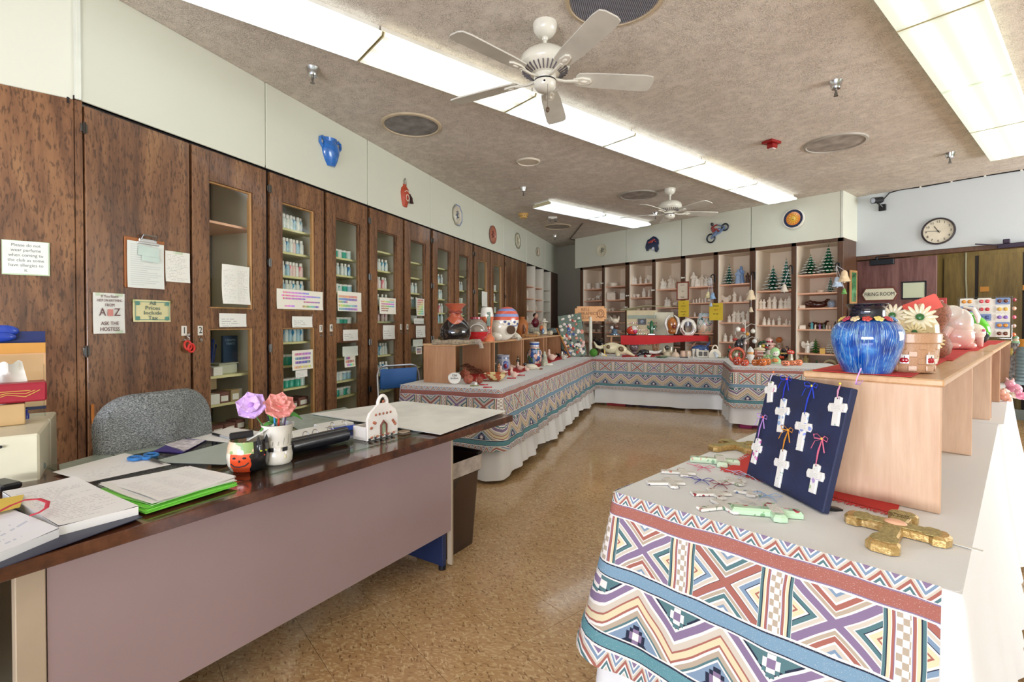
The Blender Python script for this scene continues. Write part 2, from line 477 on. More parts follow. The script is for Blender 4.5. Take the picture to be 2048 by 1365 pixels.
# clock wall with the door and the open doorway
M_DOORW=m_wood('firing_room_door','#5A3430','#74504C','#8A6460',1.2,.45,0,0,fig=.7)
wc=struct(G().box((-.9,8.25,2.63),(2.8,.1,.84)).box((1.9,8.25,1.55),(2.8,.1,3.1)).build('wall_back',M_BLUEWALL,smooth=False))
hd=struct(G().box((-.9,8.235,2.178),(2.78,.10,.055),.004).box((-2.285,8.235,1.08),(.03,.10,2.16)).box((.46,8.235,1.08),(.05,.10,2.16)).build('trim_1',M_WALNUT2,smooth=False))
d1=thing('door_1','dark brown door under the clock carrying the FIRING ROOM sign','door',(-1.835,8.235,0));d1['kind']='structure'
G().box((0,0,1.075),(.87,.045,2.13),.004).build('door_leaf',M_DOORW,d1,smooth=False)
# small window in that door
n_=NT('dim_wired_glass');cz=n_.sep(n_.coord('Object'))[2]
M_DIMG=n_.done(n_.ramp(cz.rng(-.1,.1),[(0,'#7A6A5A'),(.45,'#8E7A64'),(.5,'#A8B394'),(.72,'#A8B394'),(.76,'#C6D0B4'),(1,'#C6D0B4')],True),.15,0,.3)
o=G().box((.205,-.025,1.70),(.235,.012,.2)).build('window_pane',M_DIMG,d1)
o=G().box((.205,-.026,1.81),(.26,.016,.02)).box((.205,-.026,1.59),(.26,.016,.02)).box((.085,-.026,1.7),(.018,.016,.22)).box((.328,-.026,1.7),(.018,.016,.22)).build('window_bead',M_INK,d1,smooth=False)
c1=thing('door_closer','black door closer at the top of the brown door','door closer',(-1.97,8.21,2.10))
G().box((0,-.028,0),(.27,.055,.075),.006).build('body',mat('dark_bronze_metal','#20262C',.4,.5),c1,smooth=False)
G().cyl((-.06,-.03,.04),(-.06,-.03,.07),.014).box((-.0,-.035,.075),(.17,.02,.01),rz=-.25).build('arm',mat('dark_bronze_metal','#20262C',.4,.5),c1)
# room seen through the doorway
wr=wallbox('wall_rear',Matrix.Identity(4),(-1.0,10.35,1.55),(4.6,.1,3.1),M_OLIVEW)
wallbox('wall_rear',Matrix.Identity(4),(-1.72,9.3,1.55),(.08,2.0,3.1),M_OLIVEW)
for k,(x0,x1)in enumerate(((-1.66,-1.30),(-1.26,-.79),(-.72,-.27),(-.20,.3),(.36,.9))):
    G().box(((x0+x1)/2,10.28,1.15),(x1-x0,.04,2.3),.003).build('panel',M_OLIVEW,wr,smooth=False)
G().box((-.2,10.29,1.15),(2.9,.02,2.3)).build('dark_backing',M_DARK,wr,smooth=False)
M_TAG=mat('orange_card','#C98A3C',.6)
for x in(-1.19,-.74,-.22):
    t=tag(G().box((x,10.255,1.78),(.10,.004,.075),.001).build('number_card',M_TAG,None,smooth=False),'','card','cards on the panels beyond the doorway')
    t['label']={-1.19:'small orange card on the panel beyond the doorway, partly behind the button rack',-.74:'orange card on the wood panel above the rack of buttons',-.22:'orange card on the wood panel near the frame edge'}[x]
g=G().tube([(-1.40,10.24,2.6),(-1.40,10.24,2.0),(-1.385,10.24,1.6),(-1.40,10.24,1.2)],.011,6)
tag(g.build('conduit',mat('grey_conduit','#A8A68E',.5)),'thin grey conduit running down the panelling beyond the doorway','conduit')
# unseen sides of the room, with the front windows and a right-hand window added for light
g=G()
g.box((-3.4,-3.6,1.55),(.8,.1,3.1)).box((3.1,-3.6,1.55),(.4,.1,3.1)).box((-.0,-3.6,.3),(6.2,.1,.6)).box((0,-3.6,2.8),(6.2,.1,.6))
struct(g.build('wall_front',M_PANEL,smooth=False))
g=G()
g.box((3.3,.3,1.55),(.1,7.8,3.1)).box((3.3,8.15,1.55),(.1,.3,3.1)).box((3.3,6.1,.35),(.1,3.8,.7)).box((3.3,6.1,2.75),(.1,3.8,.7))
struct(g.build('wall_right',M_PANEL,smooth=False))
struct(G().box((0,-3.6,1.55),(6.0,.01,1.9)).build('window_1',M_GLASS,smooth=False))
struct(G().box((3.3,6.1,1.55),(.01,3.8,1.7)).build('added_window',M_GLASS,smooth=False))  # added pane, made up to go with the fill light on this side
# ================================================================ ceiling lights
def m_lens(name,glow=1.0,tint='#F4FFF2',band=1.0):
    n=NT(name);co=n.coord();x,y,z=n.sep(co)
    # tubes glow behind the prismatic lens
    def tube(c):return((x-c)*(x-c)*-650.0)
    e1=n.math('EXPONENT',tube(-.085));e2=n.math('EXPONENT',tube(.085))
    endf=(y.abs()-.55).max(0.0)*(-9.0)+1.0
    prism=n.wave(n.vmap(co,(1,1,1)),90,0,0,1,'Y')*.04+.96
    s=((e1+e2)*1.25+.40)*endf.max(.5)*glow*prism
    n.put(n.b.inputs['Emission Color'],tint);n.put(n.b.inputs['Emission Strength'],s)
    return n.done('#E8EEE2',.35)
LIGHTW=[m_lens('lit_prismatic_lens',2.35,'#E9F6FF'),m_lens('lit_prismatic_lens_warm',1.85,'#FBFCEE'),m_lens('lit_prismatic_lens_green',1.0,'#E9FFE4')]
M_FIX=mat('fixture_housing','#D9D5CC',.5)
M_YEL=mat('yellowed_plastic_end','#D8CFA8',.5)
def fixture(x,y,mi,label,grp,L=1.21):
    t=thing('ceiling_light',label,'ceiling light',(x,y,3.05),0,grp)
    G().box((0,0,-.012),(.30,L,.024)).build('housing',M_FIX,t,smooth=False)
    w,w2=.195,.15
    pr=[(-w2,-.026),(-w,-.055),(-w+.01,-.076),(w-.01,-.076),(w,-.055),(w2,-.026)]
    g=G();n=len(pr);ys=[-L/2+.006,L/2-.006]
    vs=[(p[0],yy,p[1])for yy in ys for p in pr]
    fs=[(i,i+1,n+i+1,n+i)for i in range(n-1)]
    g._a(vs,fs);g.build('diffuser',LIGHTW[mi],t,smooth=False)
    for yy in(-L/2+.003,L/2-.003):
        G()._a([(p[0],yy-.002,p[1])for p in pr]+[(p[0],yy+.002,p[1])for p in pr],[tuple(range(n)),tuple(n+i for i in reversed(range(n)))]+[(i,n+i,n+(i+1)%n,(i+1)%n)for i in range(n)]).build('end_cap',M_YEL,t,smooth=False)
    return t
_y1=[1.27-.61-1.22*k for k in range(3)][::-1]+[1.27+.61+1.22*k for k in range(5)]
_n1=['behind the viewer','behind','at the picture top edge','beside the large fan, second from the viewer','in front of the round clock wall run, third from the viewer','fourth from the viewer','fifth from the viewer','closest to the back cabinets']
for k,y in enumerate(_y1[2:]):
    fixture(-2.935,y,0 if k in(0,2,3,5)else 1,'lit ceiling light of the long middle row, '+['nearest unit, cut by the top edge','second unit, left of the large fan','third unit, right behind the large fan blades','fourth unit from the viewer','fifth unit from the viewer','last unit by the white soffit'][k],'lights in the middle ceiling row')
for k,y in enumerate([1.75,2.97,4.19,5.38,6.60]):
    fixture(-.615,y,2,'greenish fluorescent ceiling light in the right-hand row, '+['overhead behind the frame edge','nearest unit, cut by the top edge','second unit from the top edge','third unit from the top edge','last unit above the clock wall'][k],'lights in the right ceiling row')
for k,y in enumerate([5.50,6.72]):
    fixture(-5.27,y,0,'short-row ceiling light beyond the fan, '+['nearer unit by the smoke detector','unit nearer the small far fan'][k],'lights in the short far row')

area('rear_room_light',(-.6,9.4,2.95),(0,0,0),1.2,.6,22,(1,.95,.8))
# ================================================================ cabinets along the left wall
M_LOCK=mat('nickel_lock','#B9B6AC',.3,1.0)
M_PLATE=mat('number_plate','#ECE9DC',.4)
def add_hinge(par,s,z,side=1):
    g=G();g.cyl((s,-.010,z-.03),(s,-.010,z+.03),.006,seg=8).box((s+.009*side,-.006,z),(.012,.005,.042),.001).box((s-.009*side,-.006,z),(.012,.005,.042),.001)
    return g.build('hinge',mat('dark_steel','#5A5854',.3,1.0),par)
NUMS=['1','2','3','4','5','6','7','8','9','10','11','12']
DOORS=[(.01,.575),(.592,1.166),(1.204,1.775),(1.812,2.378),(2.422,3.002),(3.042,3.606),(3.672,4.245),(4.275,4.825),(4.902,5.474),(5.514,6.09),(6.157,6.692),(6.718,7.30)]
CAB={}
lbl=['solid walnut cabinet door numbered 1 carrying the clipboard and taped signs','glazed walnut cabinet numbered 2 with boxes and a tall empty top shelf',
       'glazed walnut cabinet numbered 3 with bottles above and teal jars below','glazed walnut cabinet numbered 4 with rows of paint jars',
       'glazed walnut cabinet numbered 5 with narrow bottles and a tall paint chart','glazed walnut cabinet numbered 6 behind the blue chair',
       'glazed walnut cabinet, seventh along the wall, behind the black vase','glazed walnut cabinet, eighth along the wall, with dark paint jars',
       'glazed walnut cabinet, ninth along the wall, with a tall white paper inside','glazed walnut cabinet, tenth along the wall, green jars inside',
       'plain walnut cabinet door, first of the two solid far doors','plain walnut cabinet door, second of the two solid far doors']
SHZ={1:[1.965,1.36,.905,.71,.50],2:[2.03,1.84,1.65,1.50,1.115,.925,.74,.575],3:[1.875,1.715,1.55,1.235,.94,.73,.585],
       4:[2.02,1.82,1.63,1.46,1.285,.93,.73,.545],5:[1.98,1.80,1.62,1.45,1.285,.93,.75],6:[1.98,1.78,1.58,1.40,1.27,.95],7:[1.93,1.73,1.55,1.38,1.25],
       8:[1.80,1.60,1.42,1.25],9:[1.80,1.62,1.45,1.27]}
for k,(s0,s1)in enumerate(DOORS):
    w=s1-s0;sm=(s0+s1)/2
    t=thing('display_cabinet' if k<10 and k else 'storage_cabinet',lbl[k],'cabinet',LW(s0,0),AL,'walnut cabinets along the left wall')
    CAB[k]=t
    g=G();L0,L1=0.0,w
    # carcass
    g.box((L0+.008,.30,1.22),(.016,.54,2.38)).box((L1-.008,.30,1.22),(.016,.54,2.38)).box((w/2,.575,1.22),(w,.012,2.38))
    g.box((w/2,.30,2.405),(w,.54,.016)).box((w/2,.30,.085),(w,.54,.016))
    g.build('carcass',M_CREAM,t,smooth=False)
    G().box((w/2,.06,.045),(w,.05,.09)).build('kick_board',M_DARK,t,smooth=False)
    rz0,rz1=(1.232,1.365)if k in(1,2)else(1.098,1.252)
    if k in(0,10,11):
        d=G().box((w/2,.015,1.245),(w,.03,2.31),.003).build('door',M_WALNUT,t,smooth=False)
    else:
        a,b=.118,w-.108 if k>1 else w-.118
        z0,z1,zt,zb=.20,2.205,2.40,.09
        g=G();T=.03
        g.box((a/2,.015,(zt+zb)/2),(a,T,zt-zb),.002).box(((b+w)/2,.015,(zt+zb)/2),(w-b,T,zt-zb),.002)
        g.box(((a+b)/2,.015,(zt+z1)/2),(b-a,T,zt-z1)).box(((a+b)/2,.015,(rz0+rz1)/2),(b-a,T,rz1-rz0)).box(((a+b)/2,.015,(zb+z0)/2),(b-a,T,z0-zb))
        d=g.build('door',M_WALNUT,t,smooth=False)
        g=G()
        for q0,q1 in((z0,rz0),(rz1,z1)):
            g.box((b-.008,.026,(q0+q1)/2),(.016,.034,q1-q0),.003).box((a+.006,.03,(q0+q1)/2),(.012,.02,q1-q0),.003)
            g.box(((a+b)/2,.028,q0+.006),(b-a,.03,.012),.003).box(((a+b)/2,.028,q1-.006),(b-a,.03,.012),.003)
        g.build('glazing_bead',M_PINE if k in(1,2,8,9)else M_WALNUT,d,smooth=False)
        for q0,q1 in((z0,rz0),(rz1,z1)):
            G().box(((a+b)/2,.022,(q0+q1)/2),(b-a-.004,.003,q1-q0-.004)).build('glass_pane',M_GLASS,d,smooth=False)
        for z in SHZ[k]:
            sh=G().box((w/2,.325,z-.009),(w,.48,.018),.002).build('shelf',M_SHELF if z!=1.965 else M_PEACH,t,smooth=False)
        for x in(.03,w-.03):
            G().box((x if x>.1 else .012,.53 if x>.1 else .5,1.3),(.006,.012,2.1)).build('shelf_track',M_STEEL,t,smooth=False)
    if k<10:
        lx=w-.045 if k in(0,2,4,6,8)else .045
        zz=1.195 if k<3 else 1.20
        G().cyl((lx,.0,zz-.035),(lx,-.012,zz-.035),.012,.010,14).cyl((lx,-.012,zz-.035),(lx,-.016,zz-.035),.006,seg=8).build('lock',M_LOCK,d)
        p=G().box((lx,-.002,zz+.025),(.034,.004,.062),.001).build('number_plate',M_PLATE,d,smooth=False)
        if k<6:
            text(NUMS[k],.058,'numeral',M_INK,t,TM((lx,-.0045,zz+.026),0,pi/2),sx=.8)
    # hinges sit on the dark stile beside the door
    hx=-.008 if k in(0,2,4,6,8,10)else w+.012
    if k==1:hx=w+.018
    if k not in(9,11):
        for z in(2.27,1.08,1.72,.62)if k>0 else(2.28,1.12):add_hinge(t,hx,z)
# dark stiles between the cabinets: one face frame behind the doors
g=G()
cuts=[(-.03,.012)]+[(DOORS[k][1]-.012,DOORS[k+1][0]+.012)for k in range(11)]+[(7.29,7.345)]
for s0,s1 in cuts:g.box(((s0+s1)/2,.045,1.25),(s1-s0,.03,2.36))
g.box((3.65,.045,2.41),(7.4,.03,.03))
struct(g.build('trim_2',M_DARK,None,ML,smooth=False))
# blank panel at the left edge
t=thing('storage_cabinet','broad plain walnut panel with the perfume notice, by the white file box','cabinet',(-3.39,-1.81,0),pi/2)
G().box((.84,.02,1.235),(1.68,.04,2.37),.003).build('door',M_WALNUT,t,smooth=False)
G().box((.84,.175,1.2),(1.62,.25,2.36)).build('carcass',M_DARK,t,smooth=False)
G().box((1.697,.02,1.22),(.03,.04,2.4)).build('stile',M_WALNUT,t,smooth=False)
# ---- open pale shelving beyond the solid doors
OB=[(7.36,7.87),(7.92,8.44),(8.52,9.08)]
OBZ=[2.0,1.757,1.518,1.275,1.05,.85]
for k,(s0,s1)in enumerate(OB):
    w=s1-s0
    t=thing('open_shelving','narrow open shelf bay past the solid doors, '+['nearest the doors','middle of three','next to the dark end panel'][k],'shelving',LW(s0,0),AL,'open bays at the far end of the left wall')
    G().box((-.012,.3,1.24),(.024,.56,2.36)).box((w+.012,.3,1.24),(.024,.56,2.36)).box((w/2,.575,1.24),(w,.012,2.36)).build('carcass',M_CREAM,t,smooth=False)
    for z in OBZ:G().box((w/2,.3,z-.01),(w,.54,.02)).build('shelf',M_PEACH if k<2 else M_CREAM,t,smooth=False)
t=tag(G().box((.34,.30,1.21),(.68,.6,2.42)).build('end_panel',M_WALNUT2,None,TM(LW(9.11),AL),smooth=False),'dark brown end panel closing the run of cabinets on the left wall','panel')
# dark return panel of the back cabinets, where the two runs meet
# ================================================================ back cabinets
BAYX=[(-6.955,-6.452),(-6.38,-5.876),(-5.778,-5.278),(-5.20,-4.70),(-4.606,-4.102),(-4.02,-3.519),(-3.425,-2.920),(-2.850,-2.338)]
BAYZ=[[1.966,1.726,1.50,1.275,1.08,.88],[1.99,1.724,1.496,1.28,1.08,.9],[2.0,1.745,1.503,1.28,1.08,.9],[1.872,1.546,1.26,1.05,.85],
        [1.882,1.608,1.371,1.1,.9],[1.889,1.603,1.278,.963,.7],[1.755,1.48,1.234,.88,.7],[1.956,1.694,1.48,1.179,.836,.6]]
YB=7.66
BAYN=['by the grey wall corner','second from the grey wall corner','third from the grey wall corner','with seated pairs, behind the cactus','behind the yellow signs',
        'topped by the blue robed figures','topped by two frosted trees','at the doorway end, with two green trees']
wb2=struct(G().box((-4.73,7.96,2.735),(4.92,.58,.62)).build('wall_back',M_PANEL,smooth=False))
sx=[-7.19,-5.863,-4.687,-3.50,-2.30]
for k in range(4):
    G().box(((sx[k]+sx[k+1])/2,7.655,2.735),(sx[k+1]-sx[k]-.012,.03,.63),.003).build('panel',M_PANEL,wb2,smooth=False)
G().box((-2.283,7.95,2.735),(.03,.6,.63),.003).build('panel',M_PANEL,wb2,smooth=False)
G().box((-2.287,7.642,2.735),(.03,.012,.63),.003).build('joint_strip',M_TRIM,wb2,smooth=False)
for k,(x0,x1)in enumerate(BAYX):
    w=x1-x0
    t=thing('display_cabinet','open pale shelf bay of the back wall, '+BAYN[k],'cabinet',(x0,YB,0),0,'display bays of the back wall')
    CAB[20+k]=t
    g=G();g.box((-.012,.25,1.23),(.02,.5,2.34)).box((w+.012,.25,1.23),(.02,.5,2.34)).box((w/2,.5,1.23),(w+.04,.012,2.34)).box((w/2,.25,2.39),(w,.5,.02))
    g.build('carcass',M_PEACHBACK,t,smooth=False)
    G().box((.002,-.004,1.23),(.010,.012,2.3)).build('edge_strip',M_CREAM,t,smooth=False)
    for z in BAYZ[k]:G().box((w/2,.25,z-.010),(w,.48,.020),.002).build('shelf',M_PEACH,t,smooth=False)
    G().box((w/2,.25,.2),(w,.46,.02)).build('shelf',M_PEACH,t,smooth=False)
g=G();xs=[-7.03]
ed=[(-7.035,-6.968)]+[(BAYX[k][1]+.002,BAYX[k+1][0]-.006)for k in range(7)]+[(-2.336,-2.27)]
for a,b in ed:g.box(((a+b)/2,YB-.004,1.215),(b-a,.03,2.42),.002)
g.box((-4.65,YB-.004,2.40),(4.76,.03,.05)).box((-4.65,YB+.03,.06),(4.7,.03,.12))
ff=struct(g.build('trim_3',M_WALNUT2,None,None,smooth=False))
tag(G().box((-2.287,7.93,1.21),(.03,.5,2.42)).build('end_panel',M_WALNUT2,None,smooth=False),'brown side panel of the back cabinets next to the doorway','panel')
tag(G().box((-7.05,7.93,1.21),(.03,.5,2.42)).build('side_panel',M_WALNUT2,None,smooth=False),'brown side panel of the back cabinets facing the grey wall','panel')
# white catches on the stiles
for px,py in((1206,567),(1257,592),(1254,615),(1308,581),(1368,556),(1206,653)):
    p,s=V(px,py,(-7.2,YB),(-2.27,YB))
    G().box((0,-.012,0),(.07,.012,.022),.003).box((-.02,-.02,0),(.02,.012,.03),.002).build('latch',M_WHITE,ff,TM((p.x,YB-.02,p.z)),smooth=False)
# ================================================================ printed cloth
def m_print(name='southwestern_print_cloth'):
    n=NT(name);uv=n.coord('UV');u0,v0,_=n.sep(uv)
    wob=n.noise(uv,7,1);wob2=n.noise(n.vmap(uv,(1,1,1),(3,5,0)),7,1)
    u=u0+(wob-.5)*.016;v=v0+(wob2-.5)*.016
    CR,WH,RD,BL,TE,MA,YE,TA,DK='#C6BDAE','#E2DED8','#A0665B','#7C92A8','#55767A','#84728F','#D6CAA6','#AFA18E','#2C3142'
    P_=.24
    def tri(x):return((x.fr()-.5).abs())*2.0
    # band 1/7 small zigzag
    def small(vv,h):
        d=vv/h-tri(u/.052);return n.ramp(d*.5+.5,[(0,MA),(.16,WH),(.24,BL),(.36,WH),(.42,CR),(.52,RD),(.66,WH),(.74,TE),(.86,WH),(.93,CR)],True)
    b1=small(v,.030);b7=small(v-.436,.044)
    pu=(u/P_).fr()*P_;x=pu-.083;y=v-.137
    e=(x.abs()-y.abs()*1.27).abs()
    par=((u/(P_*2)).fr()).lt(.5)
    quad=(x.abs()-y.abs()*1.27).gt(0.0)
    ea=n.ramp(e/.09,[(0,RD),(.13,DK),(.15,WH),(.20,CR),(.33,WH),(.37,BL),(.53,DK),(.56,WH),(.63,YE),(.8,RD),(.86,YE)],True)
    eb=n.ramp(e/.09,[(0,RD),(.13,MA),(.15,WH),(.20,TA),(.33,WH),(.37,TE),(.53,WH),(.60,CR),(.74,BL),(.84,WH)],True)
    ec=n.ramp(e/.09,[(0,MA),(.13,MA),(.15,WH),(.20,CR),(.33,WH),(.37,TE),(.53,DK),(.56,WH),(.63,YE),(.8,RD),(.86,YE)],True)
    ed=n.ramp(e/.09,[(0,MA),(.13,WH),(.20,TA),(.33,WH),(.37,RD),(.53,WH),(.60,CR),(.74,BL),(.84,WH)],True)
    xp=n.mix(par,n.mix(quad,eb,ea),n.mix(quad,ed,ec))
    sx_=(pu-.203).abs()
    chk=n.math('MODULO',(u/.0115).floor()+(v/.0135).floor(),2.0).gt(.5)
    st=n.ramp(sx_/.04,[(0,WH),(.33,WH),(.36,MA),(.40,RD),(.52,WH),(.56,YE),(.70,DK),(.76,TE),(.90,WH)],True)
    st=n.mix(sx_.lt(.0125)*chk,st,lin(TA))
    b3=n.mix((x.abs()).gt(.083),xp,st)
    # big zigzag
    t5=tri(u/P_+.15);d5=(v-.247)-.018-t5*.095
    b5=n.ramp(d5.rng(-.09,.11),[(0,TE),(.12,DK),(.15,WH),(.19,MA),(.30,WH),(.34,CR),(.43,RD),(.46,YE),(.55,RD),(.58,WH),(.62,TA),(.69,TE),(.72,WH),(.75,BL),(.9,DK)],True)
    xs=((u/P_+.65).fr()-.5)*P_
    stp=((xs.abs()/.010).floor()*.010+((v-.268).abs()/.010).floor()*.010)
    b5=n.mix(stp.lt(.021)*xs.abs().lt(.032),b5,n.ramp(stp/.02,[(0,MA),(.45,WH),(.6,TE)],True))
    xs2=((u/P_+.15).fr()-.5)*P_
    stp2=((xs2.abs()/.010).floor()*.010+((v-.368).abs()/.010).floor()*.010)
    b5=n.mix(stp2.lt(.021),b5,n.ramp(stp2/.02,[(0,WH),(.45,MA),(.9,DK)],True))
    def stripe(vv,h,c):
        return n.ramp(vv/h,[(0,DK),(.07,c),(.92,DK)],True)
    spk=n.noise(uv,420,2).gt(.66)
    def speck(c):return n.mix(spk*.55,c,lin(WH))
    c=b7
    for hi,colr in((.436,WH),(.430,None),(.392,WH),(.388,b5),(.247,WH),(.243,'S2'),(.207,WH),(.202,b3),(.071,WH),(.067,'S1'),(.031,WH),(.029,b1)):
        if colr is None:colr=speck(stripe(v-.394,.036,'#5F8E96'))
        elif colr=='S2':colr=speck(stripe(v-.208,.035,'#7897AC'))
        elif colr=='S1':colr=speck(n.ramp((v-.031)/.036,[(0,MA),(.08,RD),(.92,MA)],True))
        c=n.mix(v.lt(hi),c,colr)
    n.bump(n.noise(uv,700,1),.15,.001)
    b=n.done(c,.85,0,0,.15);return b
M_PRINT=m_print()
def m_cloth():
    n=NT('white_cotton_cloth');co=n.coord();n.bump(n.noise(co,500,1)*.3+n.noise(co,9,3),.25,.006)
    return n.done('#EDEFEF',.85,0,0,.15)
M_CLOTH=m_cloth()
def path_pts(pts,rad=.03,step=.03):
    """polyline -> rounded, evenly sampled points with outward normals (right-hand side of travel)"""
    out=[];pts=[Vector(p[:2])for p in pts]
    seq=[]
    for i,p in enumerate(pts):
        if 0<i<len(pts)-1:
            a=(pts[i-1]-p).normalized()*rad;b=(pts[i+1]-p).normalized()*rad
            for k in range(7):
                t=k/6;seq.append((p+a)*(1-t)**2+p*2*t*(1-t)+(p+b)*t*t)
        else:seq.append(p)
    res=[seq[0]]
    for a,b in zip(seq,seq[1:]):
        n=max(1,int((b-a).length/step))
        for k in range(1,n+1):res.append(a+(b-a)*(k/n))
    s=[0.0]
    for a,b in zip(res,res[1:]):s.append(s[-1]+(b-a).length)
    nr=[]
    for i in range(len(res)):
        t=(res[min(i+1,len(res)-1)]-res[max(i-1,0)]).normalized();nr.append(Vector((t.y,-t.x)))
    return res,s,nr
def drape(g,pts,ztop,zbot,flare=.03,fold=.016,freq=9.0,nv=14,u0=0.0,off=.004,seed=0,hem=.02,lip=.012,rad=.03,step=.03,zb2=None):
    res,s,nr=path_pts(pts,rad,step);L=s[-1];h=ztop-zbot
    def fn(a,b):
        i=min(len(res)-1,int(round(a*(len(res)-1))));p,q,ss=res[i],nr[i],s[i]
        zb=zbot if zb2 is None else zbot+(zb2-zbot)*ss/L
        hh=ztop-zb+hem*sin(ss*3.1+seed*2)+hem*.5*sin(ss*9.3+seed)
        w=b**1.2
        o=off+w*(flare+fold*sin(ss*freq*2+seed)*.6+fold*sin(ss*freq*.83+seed*3)*.6+fold*.5*sin(ss*freq*4.1+seed*5)*w)
        z=ztop-hh*b
        if b<.06:o-=lip*(1-b/.06)**2*.5
        return(p.x+q.x*o,p.y+q.y*o,z,u0+ss,hh*b)
    g.grid(len(res)-1,nv,fn)
    return L
M_TLEG=mat('brown_folding_table_leg','#5A3A2C',.5)
def table_under(t,c,w,l,a,h=.715):
    """folding table: plywood top and tubular legs, local frame centred at c"""
    M=TM((0,0,0),0)
    G().box((0,0,h+.008),(w-.01,l-.01,.02),.003).build('tabletop',M_WALNUT2,t,M,smooth=False)
    for sy in(-1,1):
        for sx_ in(-1,1):
            G().tube([(sx_*(w/2-.1),sy*(l/2-.22),h),(sx_*(w/2-.1),sy*(l/2-.22),0)],.014,8).build('leg',M_STEEL,t,M)
def ztab(label,name,c,w,l,a,group=None):
    t=thing(name,label,'table',(c[0],c[1],0),a,group);table_under(t,c,w,l,a);return t
ZT=.74
def cloth_top(g,corners,z=ZT):
    c=[Vector(p[:2])for p in corners]
    def fn(a,b):
        p=(c[0]*(1-a)+c[1]*a)*(1-b)+(c[3]*(1-a)+c[2]*a)*b
        return(p.x,p.y,z+.0006*sin(p.x*13)*sin(p.y*11),p.x,p.y)
    g.grid(8,10,fn)
# ---- left display table (two end to end), aligned with the wall
C1=Vector((-3.049,2.386));uL=Vector((-.515,.857)).normalized();wL=Vector((-.857,-.515)).normalized()
def LT(a,b):return C1+uL*a+wL*b            # a along the table away from the viewer, b across towards the wall
AT=atan2(uL.y,uL.x)-pi/2
ztab('folding table hidden under white cloth, nearer half of the long left display','folding_table',LT(1.0,.46),.88,1.94,AT,'tables under the long left cloth')
ztab('folding table hidden under white cloth, farther half of the long left display','folding_table',LT(2.98,.46),.88,1.94,AT,'tables under the long left cloth')
g=G();cloth_top(g,[LT(0,.92),LT(0,0),LT(3.97,0),LT(3.97,.92)])
drape(g,[LT(1.2,.92),LT(0,.92),LT(0,0),LT(3.97,0)],ZT,.055,.06,.024,8,18,hem=.022,seed=1)
tag(g.build('tablecloth',M_CLOTH,smooth=True,angle=70),'long white tablecloth on the left display tables, sagging to the floor','tablecloth')
g=G();drape(g,[LT(.04,.90),LT(0,.90),LT(0,-.0),LT(3.93,-.0)],ZT+.001,ZT-.478,.075,.017,8,22,off=.014,seed=1,hem=.006,step=.025)
tag(g.build('valance_cloth',M_PRINT,smooth=True,angle=70),'southwestern print valance pinned round the left display tables','valance')
# ---- back display table
C2=LT(3.97,0);rB=Vector((.885,.466)).normalized();uB=Vector((-rB.y,rB.x))
def BT(a,b):return C2+rB*a+uB*b
ztab('folding table under the white cloth of the back display','folding_table',BT(1.0,.42),1.9,.8,atan2(rB.y,rB.x))
g=G();cloth_top(g,[BT(.01,0),BT(2.05,0),BT(2.05,.85),BT(.01,.85)],ZT-.0)
drape(g,[BT(.06,0),BT(1.98,0),BT(1.98,.2)],ZT,.035,.03,.012,7,14,seed=2,hem=.006,zb2=.05)
tag(g.build('tablecloth',M_CLOTH,smooth=True,angle=70),'white tablecloth of the back display, hanging short of the floor','tablecloth')
g=G();drape(g,[BT(.0,0),BT(1.99,0)],ZT+.001,ZT-.478,.045,.012,7,22,off=.014,seed=2,hem=.005,step=.025,u0=.1)
tag(g.build('valance_cloth',M_PRINT,smooth=True,angle=70),'southwestern print valance across the back display table','valance')
# ---- third table, jutting forward at the right of the back display
C3=Vector((-2.87,5.795));r3=Vector((.845,.535)).normalized();u3=Vector((-r3.y,r3.x))
def TT(a,b):return C3+r3*a+u3*b
ztab('folding table under the pumpkin display cloth','folding_table',TT(.6,.5),1.1,.8,atan2(r3.y,r3.x))
g=G();cloth_top(g,[TT(0,0),TT(1.25,0),TT(1.25,.95),TT(0,.95)])
drape(g,[TT(0,.93),TT(0,0),TT(1.25,0)],ZT,.05,.03,.014,7,14,seed=4,hem=.008)
tag(g.build('tablecloth',M_CLOTH,smooth=True,angle=70),'white tablecloth under the pumpkins on the jutting table','tablecloth')
g=G();drape(g,[TT(-.0,.93),TT(0,0),TT(1.25,0)],ZT+.001,ZT-.478,.045,.010,7,22,off=.014,seed=5,hem=.005,step=.025,u0=.2)
tag(g.build('valance_cloth',M_PRINT,smooth=True,angle=70),'southwestern print valance below the row of orange pumpkins','valance')
# ---- right display tables
C4=Vector((-.979,1.212));wR=Vector((.9963,.0858));uR=Vector((-.079,.9969)).normalized()
WR_=.807
def RTb(a,b):return C4+uR*a+wR*b           # a away from viewer, b to the right
AR=atan2(uR.y,uR.x)-pi/2
ztab('folding table under the right-hand cloth, carrying the painted crosses','folding_table',RTb(1.15,.40),.78,2.2,AR,'tables under the right-hand cloths')
ztab('folding table under the right-hand cloth, farther of two','folding_table',RTb(3.6,.40),.78,2.3,AR,'tables under the right-hand cloths')
g=G();cloth_top(g,[RTb(0,0),RTb(0,WR_),RTb(2.32,WR_),RTb(2.32,0)])
drape(g,[RTb(2.32,0),RTb(0,0),RTb(0,WR_),RTb(2.32,WR_)],ZT,.03,.085,.020,8,18,hem=.02,seed=7,rad=.025)
tag(g.build('tablecloth',M_CLOTH,smooth=True,angle=70),'white tablecloth under the painted crosses, draping down to the right','tablecloth')
g=G();cloth_top(g,[RTb(2.30,0),RTb(2.30,WR_+.02),RTb(4.9,WR_+.02),RTb(4.9,0)],ZT+.002)
drape(g,[RTb(4.9,0),RTb(2.30,0),RTb(2.30,WR_+.02),RTb(4.9,WR_+.02)],ZT+.002,.03,.08,.020,8,14,hem=.02,seed=9,rad=.025)
